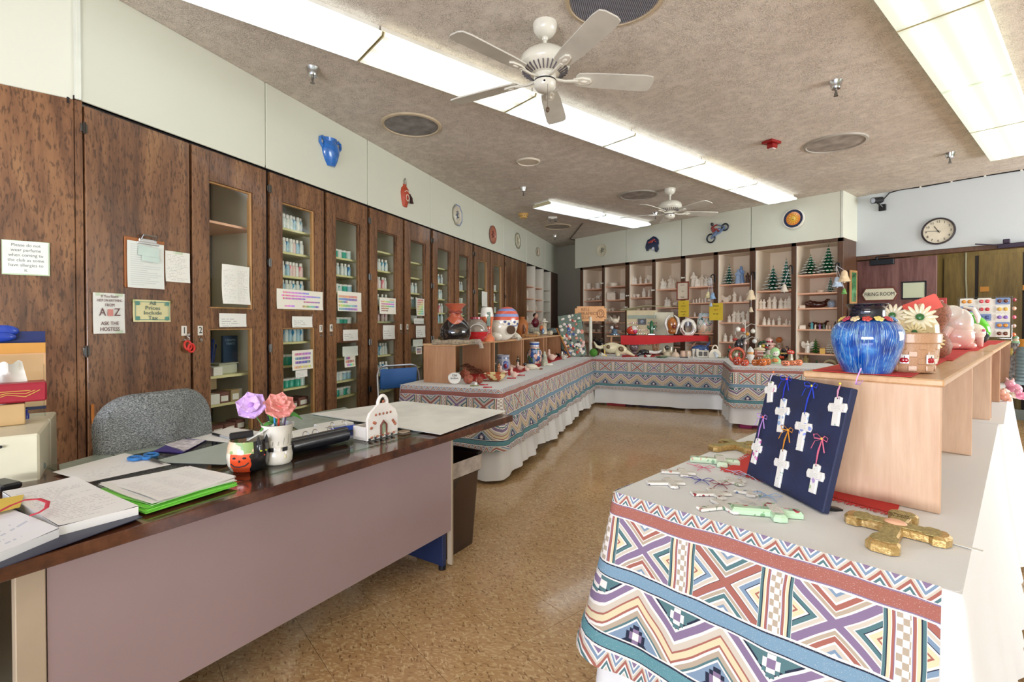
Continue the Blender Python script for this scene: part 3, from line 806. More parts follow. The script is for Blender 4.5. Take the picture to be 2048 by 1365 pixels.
tag(g.build('tablecloth',M_CLOTH,smooth=True,angle=70),'second white tablecloth on the right, beside the pink figures','tablecloth')
g=G();drape(g,[RTb(.12,0),RTb(0,0),RTb(0,WR_-.03)],ZT+.003,ZT-.478,.11,.016,6,40,off=.006,seed=7.4,hem=.006,step=.012,u0=.33,rad=.025)
tag(g.build('valance_cloth',M_PRINT,smooth=True,angle=70),'large southwestern print valance on the near table with crosses','valance')

# ================================================================ oak risers
def riser(label,M,L,W_,H_,ups,z0,mat_p=None,mh=None):
    t=thing('display_riser',label,'riser',(0,0,0),0,'oak risers on the display tables');t.matrix_world=M
    mh=mh or M_OAKH;mat_p=mat_p or M_OAK
    G().box((0,L/2,z0+H_-.01),(W_+.012,L,.02),.004).build('shelf_board',mh,t,smooth=False)
    for y in ups:
        G().box((0,y,z0+(H_-.02)/2+.0005),(W_,.018,H_-.021),.002).build('upright',mat_p,t,smooth=False)
    return t
def frameM(o,a):return TM((o.x,o.y,0),a)
RH=.373
# right risers: front right corner measured at the board
ro=Vector((-.455,1.752));ra=radians(3.3)
riser('long oak riser holding the blue vase and basket',frameM(ro,ra),1.97,.335,RH,[.012,.89,1.93],ZT,M_REDOAK)
ro2=ro+Vector((-sin(ra),cos(ra)))*1.99
riser('second long oak riser, under the pig and button rack',frameM(ro2,ra),2.40,.335,RH,[.012,.82,2.36],ZT+.002)
lo=LT(.50,.0);la=AT
def LP(px,py,z):return P(px,py,z)
l0=P(912,768,ZT);l1=P(851,764,ZT)
lc=Vector(((l0.x+l1.x)/2,(l0.y+l1.y)/2));lang=radians(30.5)
ld=Vector((-sin(lang),cos(lang)))
for k,(s0,L_,ups,nm)in enumerate(((0,.90,[.012,.80],'nearest oak riser on the left table, under the black vase'),(.91,.93,[.012,.88],'second oak riser on the left table, under the donkey shaped vase'),(1.85,.93,[.012,.44,.90],'third oak riser on the left table, behind the blue painted jug'),(2.79,.93,[.1,.90],'farthest oak riser on the left table, by the board of brooches'))):
    riser(nm,frameM(lc+ld*(s0-.03),lang),L_,.31,.34 if k else .345,ups,ZT)
# ================================================================ desk
D0=Vector((-2.14,1.768));dl=Vector((.309,-.951)).normalized();dw=Vector((-.951,-.309)).normalized()
AD=atan2(dl.y,dl.x)      # local x = along the desk towards the viewer's left, local y = to the back (sitter's side)
MD=TM((D0.x,D0.y,0),AD)@Matrix.Diagonal((1,-1,1,1))
ADk=atan2(-dw.y,-dw.x)
desk=thing('office_desk','large walnut topped desk with pinkish front panel and glass sheet','desk',(D0.x,D0.y,0),AD)
LD_=3.3
M_PINK=mat('pinkish_grey_laminate','#A08C8E',.42,var=.03,vs=2)
M_BLUEST=mat('dark_blue_steel','#2E3C66',.35,.4)
def dd(x,y):return(x,-y)
G().box((LD_/2,-.458,.7275),(LD_,.916,.035),.002).build('desktop',M_DESK,desk,smooth=False)
p1,s_=V(94,1150,D0+dw*.125,D0+dw*.125+dl);xl=s_
G().box(((.395+xl)/2,-.135,.455),(xl-.395,.018,.51)).build('front_panel',M_PINK,desk,smooth=False)
M_EDGE=mat('greyed_edge_strip','#B0A08A',.5)
G().box((.388,-.138,.365),(.014,.03,.69),.001).build('panel_edge',M_EDGE,desk,smooth=False)
G().box((xl+.03,-.138,.365),(.055,.03,.69),.002).build('panel_edge',M_EDGE,desk,smooth=False)
G().box((.42,-.165,.36),(.03,.03,.70),.003).box((.42,-.45,.12),(.02,.56,.2)).box((.42,-.74,.36),(.03,.03,.7)).build('leg_frame',M_BLUEST,desk,smooth=False)
G().box((.66,-.50,.52),(.42,.5,.36),.004).build('pedestal',M_BLUEST,desk,smooth=False)
G().box((xl+.3,-.46,.40),(.42,.6,.62),.004).build('pedestal',mat('wood_grey_pedestal','#8B7365',.5),desk,smooth=False)
G().cyl((.42,-.165,.0),(.42,-.165,.02),.02).cyl((.42,-.74,.0),(.42,-.74,.02),.02).cyl((xl+.06,-.16,0),(xl+.06,-.16,.1),.02).build('foot',M_BLACK,desk)
# glass sheet on the desk
p2=P(75,925,.75);q=Vector((p2.x,p2.y))-D0;gx=q.dot(dl)
gl=G().box(((.03+gx)/2+.0,-.50,.7485),(gx-.03,.78,.006),.001)
tag(gl.build('glass_sheet',M_GLASSG,None,TM((D0.x,D0.y,0),AD),smooth=False),'clear glass sheet with greenish edges lying over the desk top','glass')
DZ=.7525
# ================================================================ things on the ceiling
M_FAN=mat('fan_enamel','#E6E4D6',.28,coat=.3);M_BLADE=mat('fan_blade_paint','#CFCDC2',.45)
M_SLOT=mat('grey_slot','#6E6A70',.5)
def fan(x,y,ang,label,sc=1.0,pull=False):
    t=thing('ceiling_fan',label,'ceiling fan',(x,y,3.05),0,'ceiling fans')
    G().lathe([(0,-.08),(.024,-.08),(.048,-.068),(.066,-.045),(.072,-.02),(.072,0),(0,0)],24).build('canopy',M_FAN,t)
    G().lathe([(.011,-.19),(.011,-.07)],12).lathe([(.016,-.098),(.02,-.088),(.016,-.078)],12).build('down_rod',M_FAN,t)
    G().lathe([(0,-.305),(.075,-.305),(.118,-.285),(.148,-.255),(.152,-.235),(.146,-.205),(.118,-.178),(.06,-.165),(.0,-.165)],36).build('motor_housing',M_FAN,t)
    g=G()
    for k in range(30):
        a=2*pi*k/30;g.box((cos(a)*.112,sin(a)*.112,-.289),(.055,.006,.010),rz=a,ry=-.45)
    g.build('vent_slots',M_SLOT,t,smooth=False)
    G().lathe([(.0,-.335),(.062,-.335),(.066,-.325),(.066,-.305),(0,-.305)],28).build('flywheel',M_FAN,t)
    G().lathe([(0,-.40),(.012,-.40),(.05,-.392),(.064,-.375),(.066,-.345),(.055,-.34)],28).build('switch_housing',M_FAN,t)
    G().lathe([(.0667,-.346),(.0667,-.338)],28,cap=False).cyl((.045,-.047,-.365),(.046,-.048,-.365),.006).build('dark_ring',M_BLACK,t)
    for k,a in enumerate(ang):
        a=radians(a);M=Matrix.Translation((0,0,-.318))@Matrix.Rotation(a,4,'Z')@Matrix.Rotation(radians(-11),4,'X')
        pts=[(.20,-.052),(.30,-.062),(.60,-.07),(.648,-.062),(.662,-.035),(.665,.035),(.652,.062),(.60,.07),(.30,.062),(.20,.052),(.185,.03),(.185,-.03)]
        G().prism(pts,-.004,.004).build('blade',M_BLADE,t,M,smooth=False)
        g=G().tube([(.055,0,-.008),(.12,0,-.016),(.2,0,-.01)],[.012,.010,.012],8,flat=.7)
        g.prism([(.17,-.012),(.22,-.028),(.27,-.02),(.285,0),(.27,.02),(.22,.028),(.17,.012)],-.014,-.004)
        g.ell((.235,0,-.014),(.022,.012,.006),8,6)
        g.build('blade_bracket',M_FAN,t,M)
    if pull:
        c=G().tube([(.055,-.03,-.385),(.056,-.031,-.52)],.0012,5).build('pull_chain',M_STEEL,t)
        G().ell((.056,-.031,-.535),(.012,.012,.016),10,8).build('pull_knob',mat('brown_wood_knob','#5A4634',.4),c)
    return t
F1=P(1090,48,3.05);F2=P(1340,378,3.05)
fan(F1.x,F1.y,[-15+72*k for k in range(5)],'large white five-bladed ceiling fan near the viewer, over the aisle',pull=True)
fan(F2.x,F2.y,[-14+72*k for k in range(5)],'white ceiling fan farther off, in front of the back cabinets')
def vent(px,py,r,label,rim,disc,ridged=False,z=3.05):
    p=P(px,py,z)
    t=thing('ceiling_vent',label,'vent',(p.x,p.y,z),YAW,'round ceiling vents')
    G().lathe([(r*.9,-.004),(r*.93,-.016),(r,-.012),(r+.006,0)],40,cap=False).build('rim',rim,t)
    g=G().lathe([(0,-.010),(r*.92,-.007)],40,cap=False)
    if ridged:
        n=44
        for k in range(n):
            x=-r*.9+1.8*r*(k+.5)/n;h=sqrt(max(0,(r*.9)**2-x*x));g.box((x,0,-.011),(1.8*r/n*.45,2*h,.006))
    g.build('grille',disc,t,smooth=False);return t
M_GR=mat('grey_vent_mesh','#8C8A88',.6,var=.2,vs=9);M_GR2=mat('dusty_vent_filter','#A39A90',.8,var=.2,vs=7);M_RIM=mat('beige_vent_rim','#C4B294',.5)
vent(1230,-8,.268,'large round ridged vent cut by the top edge, beside the large fan',M_RIM,mat('blue_grey_ridges','#8E909A',.5),True)
vent(823,250,.262,'large round dusty vent left of the large fan',M_RIM,M_GR)
vent(1670,286,.268,'round grey vent right of the red alarm strobe',mat('grey_rim','#A8A296',.5),M_GR2)
vent(1277,390,.26,'round grey vent just beyond the small far fan',mat('grey_rim','#A8A296',.5),M_GR2)
vent(1115,453,.25,'round vent at the far left corner of the ceiling',M_RIM,M_GR2)
vent(1057,323,.125,'small round cream vent between the first two light rows',mat('cream_rim','#DCD3C0',.5),mat('cream_disc','#D4C9B4',.5))
def sprinkler(px,py,label):
    p=P(px,py,3.05);t=thing('sprinkler',label,'sprinkler',(p.x,p.y,3.05),0,'fire sprinklers')
    G().lathe([(.045,0),(.043,-.006),(.034,-.035),(.034,-.04),(.028,-.055),(.0,-.058)][::-1],20).build('cup',M_CHROME,t)
    G().cyl((0,0,-.05),(0,0,-.085),.008).box((0,0,-.095),(.022,.005,.02)).cyl((0,0,-.105),(0,0,-.108),.016,seg=14).build('head',M_STEEL,t)
sprinkler(625,136,'chrome sprinkler head nearest the viewer, by the cream wall panels')
sprinkler(1672,163,'chrome sprinkler head between the large fan and right light row')
sprinkler(1900,306,'chrome sprinkler head beside the end of the right light row')
sprinkler(1047,375,'chrome sprinkler head in front of the short light row')
sprinkler(1311,425,'chrome sprinkler head just under the small far fan')
sprinkler(1110,470,'chrome sprinkler head in the far ceiling corner by the grey wall')
p=P(1543,283,3.05);t=thing('alarm_strobe','dark red fire alarm strobe on the ceiling','alarm',(p.x,p.y,3.05),YAW+.5)
M_RED=mat('fire_alarm_red','#8E1A1A',.35)
G().box((0,0,-.012),(.15,.11,.024),.004).build('plate',M_RED,t,smooth=False)
G().box((.01,0,-.045),(.08,.07,.045),.008).build('lamp',M_RED,t,smooth=False)
G().box((.01,0,-.07),(.05,.05,.014),.004).build('lens',mat('clear_lens','#D9C8C0',.2),t,smooth=False)
p=P(1047,428,3.05);t=thing('smoke_detector','yellowed smoke detector left of the short light row','detector',(p.x,p.y,3.05))
M_OLD=mat('yellowed_plastic','#D8AE62',.45)
G().lathe([(0,-.07),(.055,-.07),(.068,-.055),(.07,-.02),(.085,-.018),(.085,0)],24).build('housing',M_OLD,t)
g=G()
for k in range(12):a=k*pi/6;g.box((cos(a)*.066,sin(a)*.066,-.045),(.008,.016,.012),rz=a)
g.build('slots',M_DARK,t,smooth=False)
p=P(1105,434,3.05);t=thing('emergency_lamp','small twin lamp unit under the short light row','lamp',(p.x,p.y,3.05),YAW)
G().box((0,0,-.02),(.15,.08,.04),.006).build('housing',M_WHITE,t,smooth=False)
G().box((-.05,-.02,-.055),(.05,.05,.05),.006).box((.05,-.02,-.055),(.05,.05,.05),.006).build('lamp_head',M_CHROME,t,smooth=False)
p=[P(1165,447,3.045),P(1140,478,3.045),P(1160,483,3.045)]
tag(G().tube([tuple(q)for q in p],.010,6).build('surface_conduit',mat('brown_conduit','#5A4A3C',.5)),'thin brown cable run bending across the far ceiling corner','cable')
# ================================================================ clock wall
YW=8.2
def WP(px,py,d=0.0):p,s=V(px,py,(-3,YW-d),(1,YW-d));return p
p=WP(1877,463);t=thing('wall_clock','round black-rimmed wall clock over the doorway','clock',(p.x,YW,p.z),0)
MC=TM((0,0,0),0,pi/2)
G().lathe([(.150,.0),(.168,.004),(.172,.02),(.166,.034),(.155,.038),(.150,.03),(.150,.012)],48,cap=False).build('rim',mat('dark_clock_rim','#2A2128',.3,coat=.3),t,MC)
G().lathe([(0,.012),(.152,.012)],48,cap=False).build('dial',mat('cream_dial','#E3DCC6',.5),t,MC)
for h in range(1,13):
    a=pi/2-h*pi/6;text(str(h),.040,'numeral',M_INK,t,TM((cos(a)*.122,-.0135,sin(a)*.122),0,pi/2))
def hand(a,L,w):return G().box((0,L/2-.015,0),(w,L+.02,.002)).build('hand',M_INK,t,MC@TM((0,0,.016),a),smooth=False)
hand(radians(31),.085,.007);hand(radians(83),.115,.005);hand(radians(215),.03,.004)
G().cyl((0,0,.012),(0,0,.02),.008,seg=12).build('hub',M_INK,t,MC)
t2=thing('exit_sign','arrow-ended FIRING ROOM sign on the brown door','sign',(0,0,0));t2.name='room_sign'
a,b=WP(1724,590),WP(1795,590);zt,zb=WP(1760,577).z,WP(1760,601).z;t2.location=((a.x+b.x)/2,8.21,(zt+zb)/2)
w,h=(b.x-a.x)/2,(zt-zb)/2
def hexa(w,h,e):return[(-w,0),(-w+e,-h),(w-e,-h),(w,0),(w-e,h),(-w+e,h)]
G().prism(hexa(w+.012,h+.014,.045),.0,.014,.004).build('frame',mat('brown_sign_frame','#6A3A30',.5),t2,MC,smooth=False)
G().prism(hexa(w-.008,h-.006,.04),.012,.017).build('face',mat('cream_sign_face','#DDDDC4',.5),t2,MC,smooth=False)
text('FIRING ROOM',.075,'lettering',M_INK,t2,TM((0,-.018,0),0,pi/2),sx=.72)
a=WP(1852,607)
t=tag(G().box((0,-.005,0),(.13,.01,.15),.002).build('notice',mat('red_notice','#C04A48',.5),None,TM((a.x+.14,8.205,a.z-.01)),smooth=False),'small red and white notice on the brown door behind the coral card','notice')
text('NO\nENTRY',.05,'lettering',M_WHITE,t,TM((0,-.011,0),0,pi/2),sx=.9)
# security camera
p=WP(1757,402);t=thing('security_camera','small black security camera on a wall bracket near the corner','camera',(p.x,YW,p.z),0)
G().box((.05,-.02,-.105),(.08,.04,.085),.004).build('bracket',M_BLACK,t,smooth=False)
G().tube([(.05,-.04,-.10),(.03,-.09,-.06),(.0,-.10,-.03)],.014,8).build('arm',M_BLACK,t)
G().tube([(.04,-.04,.0),(-.02,-.17,-.02)],.042,16).build('camera_body',M_BLACK,t)
G().tube([(-.02,-.171,-.02),(-.021,-.173,-.0203)],.034,16).ell((-.021,-.176,-.0205),(.014,.006,.014),10,6).build('lens',mat('pale_lens_ring','#BFC6D8',.2),t)
pts=[]
for px,py in((1766,400),(1779,386),(1800,380),(1850,373),(1903,363.5),(1970,352),(2060,338)):
    q=WP(px,py,.012);pts.append(tuple(q))
g=G().tube(pts,.007,6)
cb=tag(g.build('camera_cable',M_BLACK),'black cable clipped along the top of the clock wall','cable')
for px,py in((1841,374.5),(1903,363.5),(1970,352),(2043,341)):
    q=WP(px,py,.014);G().box(tuple(q),(.02,.02,.02),.003).build('cable_clip',M_WHITE,cb,smooth=False)
# door closer over the doorway
q=WP(2010,487);t=thing('door_closer','dark closer arm over the open doorway at the right','door closer',(q.x,8.165,q.z-.02))
G().box((.12,-.03,-.02),(.35,.05,.05),.005).box((.02,-.045,.035),(.06,.03,.05),.006).box((-.1,-.06,.005),(.3,.012,.012),ry=.18).build('body',mat('dark_violet_metal','#3A3040',.4,.5),t,smooth=False)
# ================================================================ papers on the left cabinets
def m_lines(name,base='#F0F0E6',ink='#55555C',rows=16,cols=1,seed=0,fill=.8,top=.12,dens=60):
    """printed page: rows of tiny broken word marks; UV 0..1"""
    n=NT(name);u,v,_=n.sep(n.coord('UV'));
    r=(v*rows).floor();fv=(v*rows).fr()
    w=n.white(n.comb((u*dens).floor(),r+seed*7.3))
    wd=n.white(n.comb(r*1.7+seed,(u*cols).floor()),0)
    uc=(u*cols).fr()
    on=fv.between(.3,.62)*uc.between(.08,.92)*u.between(.06,.94)*v.between(.06,1-top)*(n.sep(w)[0]).lt(fill)*uc.lt(X(n,wd.s)*.6+.42)
    return n.done(n.mix(on*.42,base,ink),.65)
def m_chart(name,rows,seed,base='#F1EEDF',sat=1.0,w=22):
    """paint colour chart: rows = [(v_centre, height, u0, u1, hue0, hue1, value)]"""
    n=NT(name);u,v,_=n.sep(n.coord('UV'));c=n.mix(0.0,base,base)
    cell=(u*w).floor();fu=(u*w).fr()
    for i,(vc,h,u0,u1,h0,h1,val)in enumerate(rows):
        m=(v-vc).abs().lt(h*.72)*u.between(u0,u1)*fu.between(.12,.9)
        hs=n.node('ShaderNodeCombineColor',mode='HSV')
        rnd=n.white(n.comb(cell,float(i*3+seed)),0)
        n.put(hs.inputs[0],u.rng(u0,u1,h0,h1)+(rnd-.5)*.06);n.put(hs.inputs[1],rnd*.3+.62*sat);n.put(hs.inputs[2],(rnd-.5)*.3+val)
        c=n.mix(m,c,X(n,hs.outputs[0]))
    return n.done(c,.6)
def page(w,h,m,back=None,curl=.004,th=.0008):
    """vertical sheet facing -y, centred; returns builder"""
    g=G()
    g.grid(6,8,lambda a,b:((a-.5)*w,-.003-curl*(abs(b-.5)*2)**2*(1 if b<.5 else .3)-curl*.5*sin(a*5),(b-.5)*h,a,b))
    return g
def on_cab(name,q,m,label,cat='paper',group=None,parts=None,d=-.002,curl=.004,th=None):
    (x0,y0,x1,y1)=q
    p0,s0=V(x0,y0,A,B);p1,s1=V(x1,y1,A,B)
    w,h=s1-s0,p0.z-p1.z;zc=(p0.z+p1.z)/2;sc=(s0+s1)/2
    t=thing(name,label,cat,LW(sc,d,zc),AL,group)
    page(w,h,m,curl=curl).build('sheet',m,t);t['_w']=w;t['_h']=h
    return t,w,h
M_TAPE=m_glass('clear_tape','#F6FAF4',.5)
def tape(t,w,h,spots):
    for(a,b,rw,rh)in spots:G().box((a*w,-.006,b*h),(rw,.0006,rh)).build('tape',M_TAPE,t,smooth=False)
pp=m_lines('faint_list_paper',rows=26,seed=3,fill=.35)
# perfume notice on the blank panel
p0,_=V(3,479,(-3.39,-.1),(-3.39,2));p1,_=V(100,553,(-3.39,-.1),(-3.39,2))
t=thing('notice','taped notice asking visitors not to wear perfume','notice',(-3.388,(p0.y+p1.y)/2,(p0.z+p1.z)/2),pi/2)
w,h=abs(p1.y-p0.y),p0.z-p1.z
G().box((0,-.003,0),(w,.002,h)).build('green_edge',mat('pale_green_card','#C2D8B4',.6),t,smooth=False)
G().box((-.001,-.0045,.002),(w-.008,.0015,h-.008)).build('sheet',M_PAPER,t,smooth=False)
M_GREYINK=mat('grey_green_print','#6A7F78',.6)
for i,s in enumerate(['Please do not','wear perfume','when coming to','the club as some','have allergies to','it.']):
    text(s,.0215,'lettering',M_GREYINK,t,TM((0,-.0055,h/2-.022-.0245*i),0,pi/2),depth=.0003,sx=.88)
t,w,h=on_cab('notice',(184,585,249,667),M_PAPER,'taped A to Z notice telling people to ask the hostess','notice')
M_BRN=mat('brown_print','#6E4448',.6)
for s,z,sz in(('If You Need',.091,.021),('HELP ON ANYTHING',.069,.0195),('FROM',.044,.022),('A   Z',.005,.06),('ASK THE',-.055,.028),('HOSTESS',-.086,.030)):
    text(s,sz,'lettering',M_BRN,t,TM((0,-.0095,z),0,pi/2),depth=.0003,sx=.8 if s[0]!='H' or s=='HOSTESS' else .66)
G().box((.002,-.0095,.004),(.026,.0004,.036)).build('pot_picture',mat('salmon_print','#D98E84',.6),t,smooth=False)
tape(t,w,h,[(-.3,.47,.04,.02),(.3,.47,.04,.02),(-.3,-.47,.04,.02),(.3,-.47,.04,.02)])
t,w,h=on_cab('notice',(264,599,340,644),mat('pale_yellow_card','#E6E0AC',.6),'pale yellow and teal card reading that all prices include tax','notice')
M_TEALP=mat('teal_print','#5E9688',.6)
G().box((0,-.0085,h/2-.012),(w-.02,.0004,.003)).box((0,-.0085,-h/2+.012),(w-.02,.0004,.003)).box((-w/2+.012,-.0085,0),(.003,.0004,h-.02)).box((w/2-.012,-.0085,0),(.003,.0004,h-.02)).build('border',M_TEALP,t,smooth=False)
for sx_ in(-1,1):
    for sz in(-1,1):
        g=G()
        for k in range(4):g.ell((sx_*(w/2-.028+.008*(k%2)),-.0085,sz*(h/2-.024+.008*(k//2))),(.008,.0008,.008),6,4)
        g.build('floral_corner',M_TEALP,t)
for s,z in(('All',.044),('Prices',.016),('Include',-.012),('Tax',-.041)):
    text(s,.031,'lettering',mat('slate_print','#4E6A66',.6),t,TM((0,-.0095,z),0,pi/2),depth=.0003,sx=1.15)
tape(t,w,h,[(-.5,.45,.03,.025),(.5,.45,.03,.025)])
# clipboard
p0,s0=V(247,472,A,B);p1,s1=V(328,580,A,B);w=s1-s0;h=p0.z-p1.z
t=thing('clipboard','brown clipboard with lined sheet hanging on the first door','clipboard',LW((s0+s1)/2,-.001,(p0.z+p1.z)/2),AL)
G().box((0,-.004,0),(w,.006,h),.002).build('board',mat('brown_hardboard','#A8652F',.5),t,smooth=False)
page(w-.016,h-.022,0).build('sheet',m_lines('lined_sheet','#E8EDE6','#A8B4B8',22,1,5,1.0,.05,1),t,TM((.001,-.009,-.010)))
G().box((.01,-.014,h/2-.012),(.10,.012,.025),.004).tube([(-.03,-.02,h/2-.005),(-.025,-.03,h/2+.018),(.045,-.03,h/2+.018),(.05,-.02,h/2-.005)],.006,8).box((.01,-.02,h/2-.026),(.12,.004,.014),.002).build('clip',M_CHROME,t)
M_MINT=mat('mint_note_paper','#CFE3DA',.6)
t2=thing('note','pale green folded note held by the clipboard clip','note',LW((s0+s1)/2+.01,-.016,(p0.z+p1.z)/2+.07),AL)
G().box((0,-.006,0),(.115,.001,.055),ry=.05).box((.012,-.004,-.04),(.10,.001,.035),ry=.06).build('sheet',M_MINT,t2,smooth=False)
t,w,h=on_cab('paper_sheet',(329,501,379,567),m_lines('form_page',rows=20,seed=9,fill=.5,top=.1),'white printed form taped beside the clipboard','paper')
tape(t,w,h,[(0,.47,.06,.02)])
t,w,h=on_cab('paper_sheet',(442,528,499,610),m_lines('two_column_list',rows=34,cols=2,seed=2,fill=.55),'two-column printed list taped to the glass of the second cabinet','paper',curl=.012)
lab=m_lines('label_card','#EFF0E8','#50505A',6,1,4,.7,.3,24)
def holder(q,k,l):
    t,w,h=on_cab('label_card',q,lab,l,'card','cards in clear holders on the cabinet rails')
    G().box((0,-.004,h*.72),(w+.01,.0015,h*.42)).build('clear_sleeve',M_ACRYL,t,smooth=False)
holder((437,627,492,654),0,'white label card on the rail of the second cabinet')
holder((583,633,624,655),1,'white label card on the rail of the third cabinet')
holder((685,660,715,681),2,'white label card on the rail of the fourth cabinet')
holder((765,651,789,678),3,'white label card on the rail of the fifth cabinet')
holder((831,652,850,675),4,'white label card on the rail of the sixth cabinet')
tk=[(.84,.06,.12,.68,.98,.62,.85),(.68,.06,.10,.95,.98,.62,.8),(.54,.06,.12,.60,.95,.68,.62),(.40,.05,.55,.93,.97,.70,.5),(.16,.06,.15,.35,.95,.7,.9),(.16,.07,.52,.9,.03,.75,.45)]
t,w,h=on_cab('colour_chart',(552,577,645,621),m_chart('wide_paint_chart',tk,1,w=34),'wide paint colour chart taped across the upper glass of the third cabinet','chart')
t,w,h=on_cab('colour_chart',(583,702,625,737),m_chart('small_paint_chart',[(.80,.08,.12,.9,.97,.7,.6),(.58,.09,.14,.88,.55,.8,.4),(.38,.09,.14,.88,.7,.6,.35),(.14,.08,.1,.9,.05,.2,.8)],5,w=14),'small paint chart on the lower glass of the third cabinet','chart')
t,w,h=on_cab('label_card',(590,742,614,753),lab,'tiny strip label under the small chart on the third cabinet','card')
t,w,h=on_cab('colour_chart',(674,582,722,624),m_chart('four_row_chart',[(.74,.08,.04,.82,.05,.0,.75),(.60,.08,.04,.82,.55,.75,.5),(.47,.07,.04,.4,.02,.95,.5),(.28,.08,.04,.82,.1,.7,.7),(.11,.08,.04,.82,.5,.8,.55)],8,w=26),'paint chart with strong colour bands on the fourth cabinet','chart')
t,w,h=on_cab('label_card',(684,694,715,711),mat('pale_green_note','#DDE5D8',.6),'blank pale card on the lower glass of the fourth cabinet','card')
t,w,h=on_cab('colour_chart',(688,713,710,733),m_chart('tiny_red_chart',[(.8,.16,.1,.5,.6,.95,.3),(.5,.16,.1,.9,.0,.05,.55),(.2,.14,.2,.9,.98,.02,.7)],11,w=7),'tiny chart of reds on the lower glass of the fourth cabinet','chart')
ch5=[(.88,.05,.6,.9,.1,.05,.9),(.76,.06,.1,.9,.0,.6,.75),(.62,.06,.1,.9,.98,.75,.7),(.48,.06,.1,.9,.02,.6,.55),(.34,.05,.1,.55,.0,.05,.4),(.2,.05,.1,.5,.0,.02,.3)]
t,w,h=on_cab('colour_chart',(758,595,791,629),m_chart('six_row_chart',ch5,14,w=14),'paint chart with a pale blue corner on the fifth cabinet','chart')
t,w,h=on_cab('colour_chart',(832,597,848,632),m_chart('narrow_chart',[(.9-.13*i,.07,.1,.9,.02*i,.1*i,.6)for i in range(7)],17,w=9),'narrow paint chart on the upper glass of the sixth cabinet','chart')
t,w,h=on_cab('label_card',(827,637,847,648),lab,'small white card under the narrow chart on the sixth cabinet','card')
t,w,h=on_cab('label_card',(825,680,845,692),mat('pale_green_note','#DDE5D8',.6),'blank pale card on the lower glass of the sixth cabinet','card')
t,w,h=on_cab('colour_chart',(831,695,843,708),m_chart('two_red_rows',[(.65,.2,.15,.85,.6,.95,.3),(.3,.2,.15,.85,.0,.02,.45)],19,w=6),'tiny two-row chart on the lower glass of the sixth cabinet','chart')
t,w,h=on_cab('paper_sheet',(963,583,974,614),pp,'tall white sheet in the glass of the ninth cabinet','paper')
# key fob hanging at lock 1
p,s=V(372,690,A,B);z=p.z
t=thing('key_fob','red coiled key fob hanging from the lock of cabinet 1','key fob',LW(s,-.02,z),AL)
M_FOB=mat('translucent_red_plastic','#E23A33',.25,coat=.4)
G().tube([(-.008+.022*cos(a),-.008+.006*sin(a),.022*sin(a)*1.25-.004)for a in[i*pi/9 for i in range(18)]],.0065,8,closed=True).tube([(.008+.02*cos(a),-.016,.02*sin(a)*1.25-.02)for a in[i*pi/9 for i in range(18)]],.0065,8,closed=True).build('coil',M_FOB,t)
G().tube([(0,.004,.055),(-.006,-.006,.04),(0,-.010,.026),(.008,-.004,.04),(0,.004,.055)],.0015,6).box((.004,-.002,.062),(.006,.02,.016),.001).build('key_ring',M_CHROME,t)
# orange paper behind the chair
t,w,h=on_cab('paper_scrap',(181,809,188,848),mat('orange_paper','#D9863C',.6),'sliver of orange paper taped low beside the grey chair','paper')

# ================================================================ paint bottles and jars
M_CAP=mat('white_cap','#F2F2EE',.4)
def m_label(name,c1,c2):
    n=NT(name);u,v,z=n.sep(n.coord('Object'));ang=n.math('ARCTAN2',v,u)
    k=(ang*1.1).sin()*.5+.5+(z*60.0).sin()*.25
    ln=((z*900.0).sin()).gt(.3)*k.gt(.55)*.35
    return n.done(n.mix(ln,n.mix(k.gt(.5),c1,c2),lin('#7F97A2')),.35,0,.3)
LB={'white and blue':m_label('blue_white_label','#4FA6CF','#E4EFEF'),'pale':m_label('pale_label','#C9DADC','#EEF1EA'),'pink':m_label('pink_label','#EE8C9C','#F6D5D2'),
      'deep blue':m_label('deep_blue_label','#2E7FB8','#A9D2E4'),'teal':mat('teal_glaze_label','#25AE96',.35,coat=.3),'cyan':m_label('cyan_label','#34A9B4','#D5ECE8'),'navy':m_label('navy_label','#2C3E66','#D5DBE2'),'green':m_label('green_label','#2F8A50','#C5D8BE')}
BODY={'bottle':([(0,0),(.019,0),(.0205,.004),(.0205,.072),(.017,.084),(.011,.088),(.011,.092)],[(.0125,.089),(.0132,.091),(.0132,.111),(.012,.113),(0,.113)]),
        'jar':([(0,0),(.027,0),(.030,.003),(.030,.058),(.027,.062)],[(.0315,.061),(.0318,.063),(.0318,.076),(.030,.078),(0,.078)]),
        'tube':([(0,0),(.021,0),(.022,.003),(.022,.10),(.019,.104)],[(.018,.104),(.018,.112),(0,.112)])}
_bp={}
def bottle(kind,colr,loc,label,group,sc=1.0):
    k=(kind,colr)
    if k not in _bp:
        o=G().lathe(BODY[kind][0],14).build('paint_'+kind,LB[colr])
        G().lathe(BODY[kind][1],14).build('cap',M_CAP if kind!='jar' else M_CAP,o);_bp[k]=o
        tag(o,label,kind,group)
    else:o=dup(_bp[k])
    o.location=loc;o.rotation_euler=(0,0,R.uniform(-1,1)+AL+pi);o['label']=label;o['group']=group;o.scale=(sc,sc,sc)
    return o
ROWN=['top','second','third','fourth','fifth','sixth','seventh','eighth']
def row(k,zi,kind,cols,x0=.135,x1=.44,y=.135,sc=1.0,skip=()):
    s0=DOORS[k][0];z=SHZ[k][zi];n=len(cols)
    for i,c in enumerate(cols):
        if c is None:continue
        x=x0+(x1-x0)*(i/(n-1)if n>1 else 0)
        bottle(kind,c,LW(s0+x,y+R.uniform(-.01,.01),z+.0005),f'{c} paint {kind}, {ORD[i]} from the left, {ROWN[zi]} shelf, {ORD[k]} cabinet',f'paint {kind}s on the {ROWN[zi]} shelf of the {ORD[k]} cabinet',sc)
